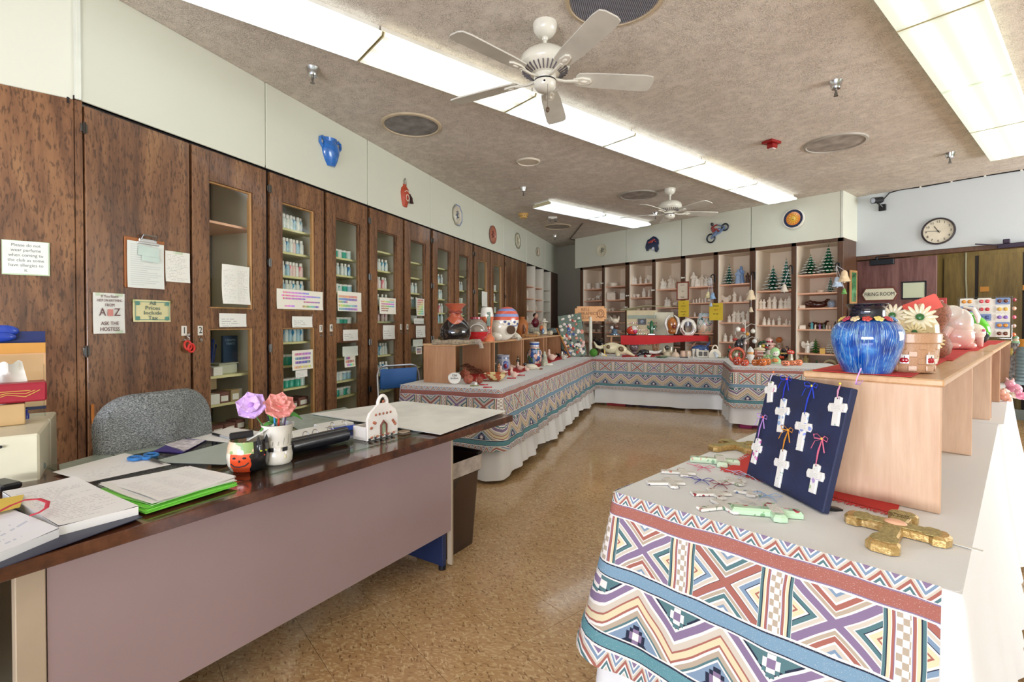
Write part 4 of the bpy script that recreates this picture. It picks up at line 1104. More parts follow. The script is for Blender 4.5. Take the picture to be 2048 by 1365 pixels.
Wb,Pl,Pk,Db,Te,Cy,Nv,Gr='white and blue','pale','pink','deep blue','teal','cyan','navy','green'
row(2,0,'bottle',[Pl,Pk,Pl,Wb,Pl,Wb,Db,Pl,Wb],sc=1.05)
row(2,1,'bottle',[Pl,Pl,Db,Pl,Db,Pl,Pk,Db,Pl],sc=1.05)
row(2,2,'bottle',[Wb,Pl,Db,Pl,Db,Pk,Pk,Pl,Pk],sc=1.05)
row(2,3,'bottle',[Db,Db,Pl,Db,Pl,Pl,Wb,Pl,Wb],sc=1.05)
row(2,4,'tube',[Pl,Wb,Db,Wb,Db,Wb,Db,Wb],sc=.95)
row(2,5,'jar',[Te,Te,Te,Te,Te],x0=.15,x1=.44,sc=1.1);row(2,6,'jar',[Cy,Te,Te,Te,Te,Cy],x0=.15,x1=.44,sc=1.0)
row(3,0,'jar',[Cy,Pl,Te,Pl,Te,Cy],sc=1.0);row(3,1,'bottle',[Cy,Wb,Pl,Wb,Pl,Wb,Db],sc=1.0);row(3,2,'jar',[Te,Te,Pl,Cy,Te,Db],sc=1.05)
row(3,3,'jar',[Te,Te,Cy,Te,Te,Pl],sc=1.1);row(3,4,'jar',[Cy,None,None,None,Cy],sc=1.05);row(3,5,'jar',[Pl,Pl,Wb,Pl,Db,Db],sc=1.05)
row(3,6,'jar',[Pl,Te,Te,Cy,Te,Cy],sc=1.0)
row(4,1,'bottle',[Pl,Wb,Pl,Wb,Pl,Wb,Wb],sc=1.1);row(4,2,'bottle',[Pl,Wb,Pl,Pk,Pl,Pk,Pl],sc=1.1);row(4,3,'bottle',[Pl,Pl,Pl,Pl,Pl,Pl],sc=1.0)
row(4,4,'bottle',[Pk,Pk,Pl,Pk,Pk,Pk],sc=1.0);row(4,5,'bottle',[Cy,Db,Wb,Db,Wb,Pl,Wb],sc=1.1);row(4,6,'bottle',[Wb,Pl,Wb,Pl,Wb,Db,Pl],sc=1.1);row(4,7,'bottle',[Wb,Wb,Cy,Wb,Db],sc=1.1)
row(5,2,'bottle',[Pl,Wb,Pl,Wb,Wb,Pl],sc=1.1);row(5,3,'bottle',[Pl,Pk,Pl,Wb,Db,Pl],sc=1.1);row(5,4,'jar',[Pl,Pl,Nv,Pl,Pl],sc=.9);row(5,5,'jar',[Pl,Nv,Pl,Pl],sc=.9)
row(6,1,'bottle',[Pl,Wb,Nv,Pl,Wb,Nv],sc=1.1);row(6,2,'bottle',[Pl,Pl,Wb,Cy,Pl,Wb],sc=1.1);row(6,3,'bottle',[Wb,Pk,Pl,Wb,Pk,Pl],sc=1.1);row(6,4,'bottle',[Wb,Db,Pl,Db,Wb],sc=1.1)
row(7,1,'bottle',[Nv,Wb,Nv,Pl,Nv,Wb],sc=1.1);row(7,2,'jar',[Pl,Nv,Pl,Nv,Pl],sc=.9);row(7,3,'bottle',[Pl,Nv,Wb,Nv,Pl],sc=1.1);row(7,4,'bottle',[Wb,Nv,Pl,Nv],sc=1.1)
row(9,0,'jar',[Pl,Pl,Pl],sc=1.2);row(9,1,'bottle',[Gr,Gr,Gr,Gr,Pl],sc=1.2);row(9,2,'jar',[Nv,Db,Nv,Nv],sc=1.0);row(9,3,'jar',[Pl,Nv,Pl,Nv],sc=1.0)
row(8,3,'jar',[Pl,Pl,Nv],sc=1.0)
# ---- boxes and tools in cabinets 2 and 3
M_BOX=mat('brown_card_box','#7A4E44',.6);M_BOX2=mat('tan_card_box','#A8926A',.6);M_LBL=mat('white_box_label','#EAEAE2',.6)
def cbox(k,z,x,y,w,h,d,m,label,lid=True,lw=.7,cat='box',g='card boxes in cabinets 2 and 3'):
    t=thing('card_box',label,cat,LW(DOORS[k][0]+x,y,z+.0005),AL+R.uniform(-.04,.04),g)
    G().box((0,0,h/2),(w,d,h),.003).build('box',m,t,smooth=False)
    if lid:G().box((0,-d/2-.001,h*.42),(w*lw,.002,h*.5)).build('label',M_LBL,t,smooth=False)
z=SHZ[1]
cbox(1,z[3],.155,.14,.09,.045,.1,M_BOX,'brown labelled box at the left end, fourth shelf of the second cabinet')
cbox(1,z[3],.215,.13,.07,.07,.1,M_LBL,'white labelled box, second from left, fourth shelf of the second cabinet',False)
cbox(1,z[3],.29,.14,.08,.075,.1,M_BOX,'brown labelled box in the middle, fourth shelf of the second cabinet')
cbox(1,z[3],.37,.13,.07,.085,.1,M_BOX2,'pale labelled box, fourth from left, fourth shelf of the second cabinet')
cbox(1,z[3],.43,.17,.07,.08,.1,M_LBL,'cream box at the right end, fourth shelf of the second cabinet',False)
cbox(1,z[3]+.09,.22,.26,.18,.10,.15,M_BOX2,'large tan carton behind the labelled boxes in the second cabinet',False)
cbox(1,z[4],.15,.13,.06,.055,.1,M_BOX,'brown labelled box at the left end, bottom visible shelf of the second cabinet')
cbox(1,z[4],.23,.13,.09,.06,.1,M_BOX,'brown labelled box, second from left, bottom visible shelf of the second cabinet')
cbox(1,z[4],.325,.13,.09,.06,.1,M_BOX,'brown labelled box, third from left, bottom visible shelf of the second cabinet')
cbox(1,z[4],.42,.14,.08,.07,.1,M_BOX,'brown labelled box at the right end, bottom visible shelf of the second cabinet')
cbox(1,z[2],.16,.16,.10,.06,.12,M_BOX,'dark brown box at the left of the tool shelf in the second cabinet',False)
cbox(1,z[2],.245,.14,.07,.06,.1,M_LBL,'white box beside the dark brown box in the second cabinet',False)
t=thing('plastic_tub','clear plastic tub on the tool shelf of the second cabinet','tub',LW(DOORS[1][0]+.36,.2,z[2]+.0005),AL)
G().box((0,0,.035),(.15,.14,.07),.008).box((0,0,.074),(.16,.15,.008),.003).build('tub',mat('milky_plastic','#C9CCB8',.4),t,smooth=False)
t=thing('brush_jar','glass jar of brushes and blue handled tools in the second cabinet','jar',LW(DOORS[1][0]+.33,.28,z[2]+.0005),AL)
G().lathe([(.03,0),(.034,.003),(.034,.10)],14,cap=False).build('jar',M_ACRYL,t)
for i in range(9):
    a=i*.7;G().tube([(.012*cos(a),.012*sin(a),.01),(.045*cos(a),.03*sin(a),.20+.03*sin(i*2))],.0035,6).ell((.046*cos(a),.031*sin(a),.205+.03*sin(i*2)),(.006,.006,.016),6,5).build('brush',mat('blue_handle','#2D4FA8',.4)if i%3 else mat('pale_handle','#C9C2AC',.5),t)
t=thing('book','dark blue book standing at the right of the tool shelf in the second cabinet','book',LW(DOORS[1][0]+.425,.2,z[2]+.0005),AL)
G().box((0,0,.15),(.12,.025,.24),.002).box((0,0,.015),(.0,.0,.0)).build('cover',mat('dark_blue_cover','#24405E',.4),t,smooth=False)
text('CERAMIC\nPAINTS',.026,'lettering',mat('pale_blue_print','#8FB0C8',.5),t,TM((0,-.0135,.225),0,pi/2),depth=.0003,sx=.85)
t=thing('tool_rack','terracotta coloured board leaning in the upper left of the second cabinet','board',LW(DOORS[1][0]+.19,.3,z[1]+.0005),AL)
G().prism([(-.09,0),(.10,0),(.10,.11),(-.09,.26)],-.01,.01).build('board',mat('terracotta_board','#9A5A34',.5),t,TM((0,0,0),0,pi/2),smooth=False)
for i in range(5):G().cyl((-.05+.022*i,-.03,0),(-.05+.022*i,-.03,.22),.007,seg=8).build('glass_tube',M_ACRYL,t)
cbox(2,SHZ[2][7],.22,.14,.12,.055,.12,M_BOX,'dark labelled box at the left, bottom visible shelf of the third cabinet')
cbox(2,SHZ[2][7],.32,.14,.07,.05,.1,M_BOX,'dark labelled box in the middle, bottom visible shelf of the third cabinet')
cbox(2,SHZ[2][7],.42,.16,.11,.07,.14,M_BOX,'black and brown box at the right, bottom visible shelf of the third cabinet')
tag(G().lathe([(0,0),(.04,.0),(.062,.03),(.066,.06),(.05,.09),(.02,.1),(0,.1)],18).build('clay_pot',mat('orange_clay','#B8793C',.5),None,TM(LW(DOORS[2][0]+.27,.2,.4005))),'round orange clay pot low in cabinet 3, above the flowers','pot')
G().box((.285,.325,.391),(.57,.48,.018),.002).build('shelf',M_SHELF,CAB[2],smooth=False)
for k in(1,3,4,5):G().box((DOORS[k][1]/2-DOORS[k][0]/2,.325,.35),(DOORS[k][1]-DOORS[k][0],.48,.018),.002).build('shelf',M_SHELF,CAB[k],smooth=False)
# pieces on the open bays past the solid doors
for k in range(3):
    for zi in range(1,5):
        z=OBZ[zi];s0,s1=OB[k]
        for i in range(2 if k<2 else 1):
            x=s0+(s1-s0)*(.35+.35*i)
            h=.10+.03*((k+zi+i)%3)
            pr=[(0,0),(.035,0),(.03,h*.3),(.04,h*.55),(.022,h*.8),(.026,h),(0,h)]
            tag(G().lathe(pr,12,mod=lambda a,z_:1+.15*sin(3*a+k)).build('white_figurine',bisque(),None,TM(LW(x,.14,z+.0005))),f'white unpainted piece, {ORD[i]} from left, {ORD[zi]} shelf, {ORD[k]} open bay past the solid doors','figurine','unpainted pieces on the open side bays')
# ================================================================ ornaments on the upper wall
def on_soffit(px,py,d=0.0):p,s=V(px,py,A,B);return LW(s,d,p.z)
M_BLUEPOT=glaze('#2F74C8','blue_glaze',.2,.12,20)
t=thing('wall_pocket','bright blue two-handled half pot hung on the cream panels','wall pocket',on_soffit(660,306),AL)
t.rotation_euler=(0,radians(-4),AL)
pr=[(0,-.118),(.045,-.117),(.075,-.07),(.098,-.01),(.102,.03),(.082,.075),(.07,.09),(.082,.118),(.076,.118),(.064,.092)]
G().lathe(pr,28,sy=.62,cap=False).build('pot',M_BLUEPOT,t)
for s in(-1,1):G().tube([(s*.07,-.01,.085),(s*.10,-.012,.115),(s*.125,-.012,.10),(s*.128,-.01,.06),(s*.10,-.01,.03)],.012,8).build('handle',M_BLUEPOT,t)
t=thing('wall_pocket','orange-red face vase with wire loop and dark tassel on the wall','wall pocket',on_soffit(809,391),AL)
G().lathe([(0,-.13),(.04,-.125),(.065,-.06),(.078,.02),(.065,.07),(.035,.095),(.03,.11),(.038,.118),(0,.118)],20,sy=.5).build('vase',mat('terracotta_red','#B5482E',.5),t)
for i in range(23):
    a=i*pi/8;G().ell((.028*cos(a),-.04,-.03+.034*sin(a))if i<16 else(-.045+.015*(i-16),-.036,.045-.006*(i-19)**2*.3),(.006,.004,.006),6,4).build('slip_dot',mat('cream_slip','#E9D8C4',.5),t)
G().tube([(-.02,-.01,.11),(-.022,-.01,.16),(0,-.01,.185),(.018,-.01,.16),(.016,-.01,.11)],.004,6).build('wire_loop',M_STEEL,t)
g=G()
for i in range(12):g.tube([(.055,-.03,.03),(.075+.01*sin(i*2),-.04-.01*cos(i),-.02),(.08+.02*sin(i*1.3),-.04+.012*cos(i*2),-.075)],.005,5)
g.build('tassel',mat('dark_brown_hair','#3A1E1C',.8),t)
def plate(px,py,rx,rz,label,m,rim,deco=None,octo=False,tilt=0.0):
    t=thing('wall_plate',label,'plate',on_soffit(px,py),AL,'plates hung on the cream panels')
    n=8 if octo else 28
    G().lathe([(0,0),(.7,0),(1.0,.018),(1.0,.024),(.96,.022),(.72,.006),(.6,.010),(0,.012)],n,sx=rx,sy=rz).build('plate',m,t,TM((0,0,0),0,pi/2)@Matrix.Rotation(pi/8 if octo else 0,4,'Z'),angle=30)
    G().lathe([(.9,.0195),(.99,.025)],n,sx=rx,sy=rz,cap=False).build('painted_rim',rim,t,TM((0,-.0008,0),0,pi/2)@Matrix.Rotation(pi/8 if octo else 0,4,'Z'))
    if deco:deco(t)
    return t
def sprig(c,n=7,r=.05):
    def f(t):
        g=G()
        for i in range(n):a=i*2.4;rr=r*sqrt(i/n);g.ell((rr*cos(a),-.016,rr*sin(a)),(.014,.004,.009),7,5,rot=(0,a,0))
        g.tube([(-.02,-.015,-.06),(.0,-.017,0),(.02,-.015,.06)],.003,5).build('painted_sprig',c,t)
    return f
plate(913,431,.14,.15,'eight-sided cream plate with blue flowers, nearest on the wall',glaze('#D9D3BE'),mat('blue_rim','#7F93B8',.4),sprig(mat('blue_brown_paint','#5C6C80',.4)),True)
plate(984,470,.135,.145,'oval red-brown plaque with a hook on the cream panels',glaze('#B5705A'),mat('dark_red_rim','#8A4A3C',.4),sprig(mat('dark_brick_paint','#7A3C34',.4)),False)
plate(1034,482,.13,.15,'cream plate with a thin dark rim, third along the wall',glaze('#D8D4BC'),mat('dark_thin_rim','#6A6A50',.4),sprig(mat('pale_olive_paint','#B0AC8C',.4)),True)
plate(1074,504,.10,.09,'small cream plate, last on the left wall panels',glaze('#D8D0BC'),mat('brown_rim','#9C7A5C',.4),sprig(mat('brown_paint','#8A6A54',.4),5,.03))
# on the back soffit, facing -Y
def BS(px,py,d=0.0):p,s=V(px,py,(-7.2,7.64),(-2.27,7.64));return Vector((p.x,7.64-d,p.z))
MC_=TM((0,0,0),0,pi/2)
t=thing('wall_plate','oval cream plate with grey flowers, left end of the back panels','plate',BS(1205,501))
G().lathe([(0,0),(.085,0),(.12,.016),(.12,.022),(.085,.008),(0,.010)],28,sy=1.05).build('plate',glaze('#E0DAC0'),t,MC_)
sprig(mat('grey_flower_paint','#6A6A5C',.5),9,.05)(t)
t=thing('bear_plaque','dark blue and red bear-shaped plaque on the back panels','plaque',BS(1306,487))
bear=[(-.13,-.01),(-.10,.06),(-.04,.085),(.02,.115),(.07,.10),(.12,.05),(.125,-.02),(.11,-.05),(.125,-.12),(.09,-.165),(.06,-.15),(.06,-.08),(.01,-.06),(-.03,-.09),(-.08,-.085),(-.09,-.12),(-.12,-.12),(-.14,-.06)]
G().prism(bear,0,.025,.008).build('body',glaze('#22304E',var=.2),t,MC_)
g=G()
for x,y,r in((-.02,.03,.04),(.03,.055,.035),(-.07,.02,.025),(.07,.02,.02)):g.ell((x,-.026,y),(r,.006,r*.6),10,6)
g.build('red_patches',glaze('#A03A34'),t)
G().ell((.012,-.024,-.10),(.018,.006,.03),8,5).build('white_patch',glaze('#C9D2E8'),t)
t=thing('motorbike_plaque','painted plaque of a rider leaning back on a motorbike','plaque',BS(1434,464));t.rotation_euler=(0,radians(-32),0)
g=G();g.tube([(-.13+.068*cos(a),-.02,-.03+.068*sin(a))for a in[i*pi/10 for i in range(20)]],.013,8,closed=True).build('rear_wheel',mat('dark_tyre','#1E2A36',.3,coat=.4),t)
g=G();g.tube([(.15+.052*cos(a),-.02,-.03+.052*sin(a))for a in[i*pi/10 for i in range(20)]],.013,8,closed=True).build('front_wheel',mat('dark_tyre','#1E2A36',.3,coat=.4),t)
g=G().tube([(-.13,-.02,-.03),(-.05,-.02,-.03),(.04,-.02,-.045),(.15,-.02,-.03)],.018,8).tube([(.15,-.02,-.03),(.09,-.02,.06),(.06,-.025,.09)],.010,8).ell((.02,-.022,0),(.07,.02,.032),12,8).ell((-.05,-.022,-.02),(.05,.02,.03),12,8)
g.build('bike_frame',mat('silver_blue_paint','#6E86A8',.3,coat=.4),t)
G().tube([(-.03,-.025,.02),(-.02,-.03,.08),(.0,-.03,.11)],[.03,.032,.02],10).tube([(-.01,-.035,.1),(.05,-.035,.09),(.08,-.03,.08)],.012,8).tube([(-.03,-.035,.02),(.03,-.04,.03),(.04,-.035,-.03)],.016,8).build('rider',glaze('#A2484A',var=.2),t)
G().ell((.01,-.03,.145),(.026,.022,.03),10,8).build('head',glaze('#3C3440'),t)
t=thing('sun_clock','round plaque with an orange sun face and dark blue ring','plaque',BS(1588,438))
G().lathe([(0,0),(.135,0),(.15,.012),(.145,.028),(.13,.03),(.0,.024)],36).build('dish',glaze('#E3E0D4'),t,MC_)
G().lathe([(.095,.0285),(.128,.0315)],36,cap=False).build('blue_ring',glaze('#27304E'),t,MC_)
G().lathe([(0,.03),(.096,.0285)],36,cap=False).build('orange_disc',glaze('#E2883A'),t,MC_)
g=G()
for i in range(14):a=i*2*pi/14;g.tube([(.045*cos(a),-.031,.045*sin(a)),(.085*cos(a),-.031,.085*sin(a))],[.010,.001],6)
g.ell((0,-.03,0),(.04,.010,.04),16,8).build('sun_face',glaze('#F0C24A'),t)
g=G();g.ell((-.013,-.04,.01),(.005,.003,.005),6,4).ell((.013,-.04,.01),(.005,.003,.005),6,4).tube([(-.015,-.04,-.012),(0,-.041,-.02),(.015,-.04,-.012)],.003,5).build('features',M_INK,t)
# ================================================================ figure kit
def fold(n=7,a=.08):return lambda t,z:1+a*sin(n*t+z*20)
def put(o,px,py,z,rz=0.0,face=True):
    p=P(px,py,z);o.location=p;o.rotation_euler=(0,0,(facing(p)if face else 0)+rz);return p
def k_robed(g,h,veil=True,arms=1,kneel=False,seat=False,wings=False,w=1.0):
    """robed standing / kneeling figure, height h, facing -y"""
    if kneel:
        g.lathe([(0,0),(.26*h*w,0),(.27*h*w,.06*h),(.22*h*w,.25*h),(.17*h*w,.45*h),(.15*h*w,.62*h),(.10*h*w,.74*h),(.05*h,.80*h),(0,.81*h)],14,sy=1.15,c=(0,.03*h,0),mod=fold(6,.06))
    else:
        g.lathe([(0,0),(.19*h*w,0),(.20*h*w,.04*h),(.165*h*w,.25*h),(.135*h*w,.5*h),(.14*h*w,.68*h),(.125*h*w,.76*h),(.07*h,.82*h),(.04*h,.84*h),(0,.85*h)],14,sy=.78,mod=fold(6,.07))
    hz=.9*h if not kneel else .88*h
    g.ell((0,-.015*h,hz),(.062*h*w**.5,.068*h,.085*h),10,8)
    if veil:g.ell((0,.012*h,hz+.012*h),(.078*h*w**.5,.075*h,.092*h),10,8);g.ell((0,.03*h,hz-.08*h),(.09*h,.06*h,.11*h),10,6)
    if arms:
        for s in(-1,1):g.tube([(s*.13*h*w,0,.72*h),(s*.15*h*w,-.07*h,.58*h),(s*.03*h,-.14*h,.62*h if arms==1 else .52*h)],[.045*h,.042*h,.025*h],7)
    return g
def k_wings(g,h):
    for s in(-1,1):
        pts=[(s*.05*h,.50*h),(s*.20*h,.36*h),(s*.36*h,.40*h),(s*.46*h,.58*h),(s*.45*h,.80*h),(s*.34*h,.93*h),(s*.16*h,.80*h)]
        vs=[(x,.09*h,z)for x,z in pts]+[(x,.13*h,z)for x,z in pts];n=len(pts)
        g._a(vs,[tuple(range(n)),tuple(reversed(range(n,2*n)))]+[(i,n+i,n+(i+1)%n,(i+1)%n)for i in range(n)])
def k_beast(g,L,h,lying=False,horn=False):
    """four-legged animal of length L along x"""
    z=.28*h if lying else .58*h
    g.ell((0,0,z),(.36*L,.16*L,.24*h+.06*L),12,8)
    g.tube([(.25*L,0,z+.06*h),(.36*L,0,z+.25*h),(.42*L,0,z+.30*h)],[.12*L,.09*L,.08*L],8)
    g.ell((.46*L,0,z+.30*h),(.13*L,.075*L,.085*L),10,7)
    for s in(-1,1):g.ell((.40*L,s*.07*L,z+.40*h),(.02*L,.035*L,.05*L),6,5)
    if horn:
        for s in(-1,1):g.tube([(.42*L,s*.05*L,z+.38*h),(.43*L,s*.14*L,z+.45*h),(.44*L,s*.17*L,z+.6*h)],[.02*L,.016*L,.004*L],6)
    if lying:
        for s in(-1,1):g.tube([(.2*L,s*.1*L,.12*h),(.4*L,s*.12*L,.06*h)],.045*L,6)
        g.lathe([(0,0),(.3*L,0),(.28*L,.08*h),(0,.1*h)],14,sy=.5)
    else:
        for x in(-.24,.24):
            for s in(-1,1):g.tube([(x*L,s*.09*L,z),(x*L,s*.09*L,0)],[.05*L,.035*L],7)
    g.tube([(-.34*L,0,z+.05*h),(-.42*L,0,z-.12*h)],[.02*L,.01*L],5)
    return g
def k_tree(h,w,m1,m2,m3=None,tiers=7,label='',cat='ceramic tree',group=None,clear=False):
    """ceramic tree: drooping branch tiers with snow on their tips, on a flared base"""
    g=G();n=14;bz=.10*h
    g.use(2).lathe([(0,0),(.24*w,0),(.22*w,.02*h),(.12*w,.05*h),(.10*w,.12*h),(0,.12*h)],18)
    for i in range(tiers):
        t=i/(tiers-1);z0=bz+(h*.86)*t**.95;r=w/2*(1-t)**.85*.98+.03*w;hh=h*.16
        ring=[];nn=max(6,int(n*(1-t*.5)))
        vs=[]
        for k in range(nn*2):
            a=2*pi*k/(nn*2)+i*.35;tip=k%2==0;rr=r*(1.0 if tip else .80);vs.append((rr*cos(a),rr*sin(a),z0-(.02*h if tip else-.012*h)))
        for k in range(nn*2):
            a=2*pi*k/(nn*2)+i*.35;vs.append((r*.45*cos(a),r*.45*sin(a),z0+hh*.55))
        vs.append((0,0,z0+hh));vs.append((0,0,z0-.01*h));N=nn*2
        fs=[]
        for k in range(N):
            j=(k+1)%N;fs+=[(k,j,N+j,N+k),(N+k,N+j,2*N),(j,k,2*N+1)]
        g.use(0)._a(vs,fs)
        for k in range(0,N,2):      # snow on each branch tip
            a=2*pi*k/N+i*.35;g.use(1).ell((r*.88*cos(a),r*.88*sin(a),z0+.004*h),(r*.22+.004,.075*w*(1-t*.6)+.003,.018*h+.001),6,4,rot=(0,.25,a))
    g.use(1).ell((0,0,h*.985),(.02*w,.02*w,.03*h),6,5)
    return g
GREEN=glaze('#1E6B48','green_tree_glaze',.12);GREEN2=glaze('#2F6B5C','blue_green_tree_glaze',.15);SNOW=mat('white_snow_paint','#EFEFEA',.6);CLEARG=glaze('#D9CDB4','pale_gold_glaze',.2)
def k_pumpkin(r,h,c='#D9742E',face=0,stem='#5E7A38'):
    g=G();g.use(0).lathe([(0,0),(.55*r,0),(.85*r,.12*h),(r,.45*h),(.92*r,.75*h),(.6*r,.95*h),(.2*r,.93*h),(0,.9*h)],30,mod=lambda a,z:1-.09*abs(sin(4.5*a)))
    g.use(1).tube([(0,0,.9*h),(.05*r,0,1.08*h),(.14*r,0,1.16*h)],[.12*r,.08*r,.09*r],7)
    if face:
        y=-.93*r
        for s in(-1,1):g.use(2).ell((s*.33*r,y*.93,.62*h),(.12*r,.10*r,.10*h),8,6)
        g.ell((0,y*1.0,.46*h),(.06*r,.06*r,.06*h),6,5)
        g.tube([(-.42*r,y*.88,.33*h),(-.2*r,y*.97,.22*h),(0,y*1.0,.26*h),(.2*r,y*.97,.20*h),(.42*r,y*.88,.33*h)],.055*r,6)
        if face==2:g.use(3).box((.06*r,y*1.04,.27*h),(.12*r,.05*r,.10*h))
    return g,[glaze(c,'orange_pumpkin_glaze',.2),glaze(stem),M_INK,M_CAP]
def simple(name,g,mats,label,cat,px,py,z,group=None,rz=0.0,angle=45):
    o=g.build(name,mats,angle=angle);tag(o,label,cat,group);put(o,px,py,z,rz);return o
def hpx(px,py,z,h):return mpp(P(px,py,z))*h
# ================================================================ shelves of the back wall
BW=['first bay from the grey corner','second bay from the grey corner','third bay from the grey corner','fourth bay, behind the cactus','fifth bay, behind the yellow notices','sixth bay, with the blue couple','seventh bay, over the pumpkins','end bay by the doorway']
SW=['top shelf','second shelf','third shelf','fourth shelf','fifth shelf','lowest shelf']
KW={'stand':'standing robed figure','kneel':'kneeling figure','angel':'winged angel','beast':'animal figure','lying':'lying animal','canister':'lidded canister','dish':'flat dish','cup':'cup','vase':'slim vase','box':'tissue box cover','pair':'embracing pair','owl':'owl','pot':'round pot','book':'winged open book'}
CT={'stand':'figurine','kneel':'figurine','angel':'figurine','beast':'figurine','lying':'figurine','canister':'canister','dish':'dish','cup':'cup','vase':'vase','box':'box','pair':'figurine','owl':'figurine','pot':'pot','book':'figurine'}
def build_piece(kind,h,w):
    g=G()
    if kind=='stand':k_robed(g,h,w=1+.0*w)
    elif kind=='kneel':k_robed(g,h,kneel=True)
    elif kind=='angel':k_robed(g,h,veil=False);k_wings(g,h)
    elif kind=='pair':g.at(TM((-.12*h,0,0)));k_robed(g,h,kneel=True);g.at(TM((.13*h,-.02*h,0)));k_robed(g,h*.82,kneel=True);g.at(None)
    elif kind=='beast':k_beast(g,max(w,h),h)
    elif kind=='lying':k_beast(g,max(w,1.4*h),h,True)
    elif kind=='canister':g.lathe([(0,0),(w*.48,0),(w*.5,.02*h),(w*.5,.80*h),(w*.52,.81*h),(w*.52,.86*h),(w*.47,.93*h),(.1*w,.95*h),(.09*w,h),(0,h)],20)
    elif kind=='dish':g.lathe([(0,0),(.3*w,0),(.34*w,.15*h),(.5*w,h),(.47*w,h),(.28*w,.3*h),(0,.25*h)],18)
    elif kind=='cup':g.lathe([(0,0),(.26*w,0),(.24*w,.1*h),(.44*w,.55*h),(.46*w,h),(.42*w,h),(.36*w,.5*h),(0,.2*h)],16).tube([(.42*w,0,.85*h),(.62*w,0,.75*h),(.6*w,0,.4*h),(.38*w,0,.35*h)],.04*w,6)
    elif kind=='vase':g.lathe([(0,0),(.34*w,0),(.5*w,.25*h),(.42*w,.6*h),(.22*w,.8*h),(.3*w,h),(.26*w,h),(.15*w,.8*h)],18,cap=False)
    elif kind=='box':g.prism([(-.5*w,-.4*w),(.5*w,-.4*w),(.5*w,.4*w),(-.5*w,.4*w)],0,.82*h,.04*w).tube([(-.42*w,-.3*w,.82*h),(-.1*w,-.32*w,.93*h),(.2*w,-.3*w,.88*h),(.45*w,-.2*w,h)],[.05*w]*4,6).ell((.1*w,0,.84*h),(.36*w,.3*w,.12*h),12,6)
    elif kind=='owl':
        g.ell((0,0,.4*h),(.36*h,.3*h,.4*h),14,9).ell((0,-.04*h,.78*h),(.28*h,.25*h,.2*h),12,8)
        for s in(-1,1):g.tube([(s*.18*h,0,.88*h),(s*.22*h,0,1.0*h)],[.06*h,.01*h],6).ell((s*.34*h,0,.42*h),(.07*h,.2*h,.28*h),8,6)
    elif kind=='pot':g.lathe([(0,0),(.3*w,0),(.5*w,.4*h),(.42*w,.8*h),(.3*w,.9*h),(.34*w,h),(.28*w,h),(.24*w,.9*h)],18,cap=False)
    elif kind=='book':
        k_wings(g.at(TM((0,0,-.25*h),s=1.1)),h*1.05);g.at(None);g.box((0,0,.3*h),(.6*h,.14*h,.6*h),.05*h).lathe([(0,0),(.35*h,0),(.3*h,.1*h),(0,.12*h)],14,sy=.5)
    return g
cnt={}
def shelf_item(bay,si,kind,px,h,w=10,col=None,label=None,yb=.10,rz=0.0,mats=None,g=None,cat=None,name=None):
    x0,x1=BAYX[bay];z=BAYZ[bay][si]
    p,s=V(px,600,(-7.2,YB+yb),(-2.27,YB+yb));x=min(max(p.x,x0+.03),x1-.02)
    m=dep((x,YB+yb))/FOC;g=g or build_piece(kind,h*m,w*m)
    k=(bay,si,kind);cnt[k]=cnt.get(k,0)+1
    l=label or f'white unpainted {KW[kind]}, {ORD[cnt[k]-1]} of its kind from left, {SW[si]} of the {BW[bay]}'
    if label is None and len(l.split())>16:l=f'white unpainted {KW[kind]}, number {ORD[cnt[k]-1]}, {SW[si]} of {BW[bay]}'
    nm=name or{'stand':'robed_figurine','kneel':'kneeling_figurine','angel':'angel_figurine','beast':'animal_figurine','lying':'lying_animal','pair':'couple_figurine','box':'tissue_box_cover','owl':'owl_figurine','book':'winged_book'}.get(kind,kind)
    o=g.build(nm,mats or bisque(col or('#EFE6D8' if(px*7)%3 else '#E6D8C6')))
    tag(o,l,cat or CT.get(kind,'figurine'),None if label else 'unpainted pieces on the back wall shelves')
    o.location=(x,YB+yb,z+.0008);o.rotation_euler=(0,0,facing((x,YB))*.6+rz);return o
S=shelf_item
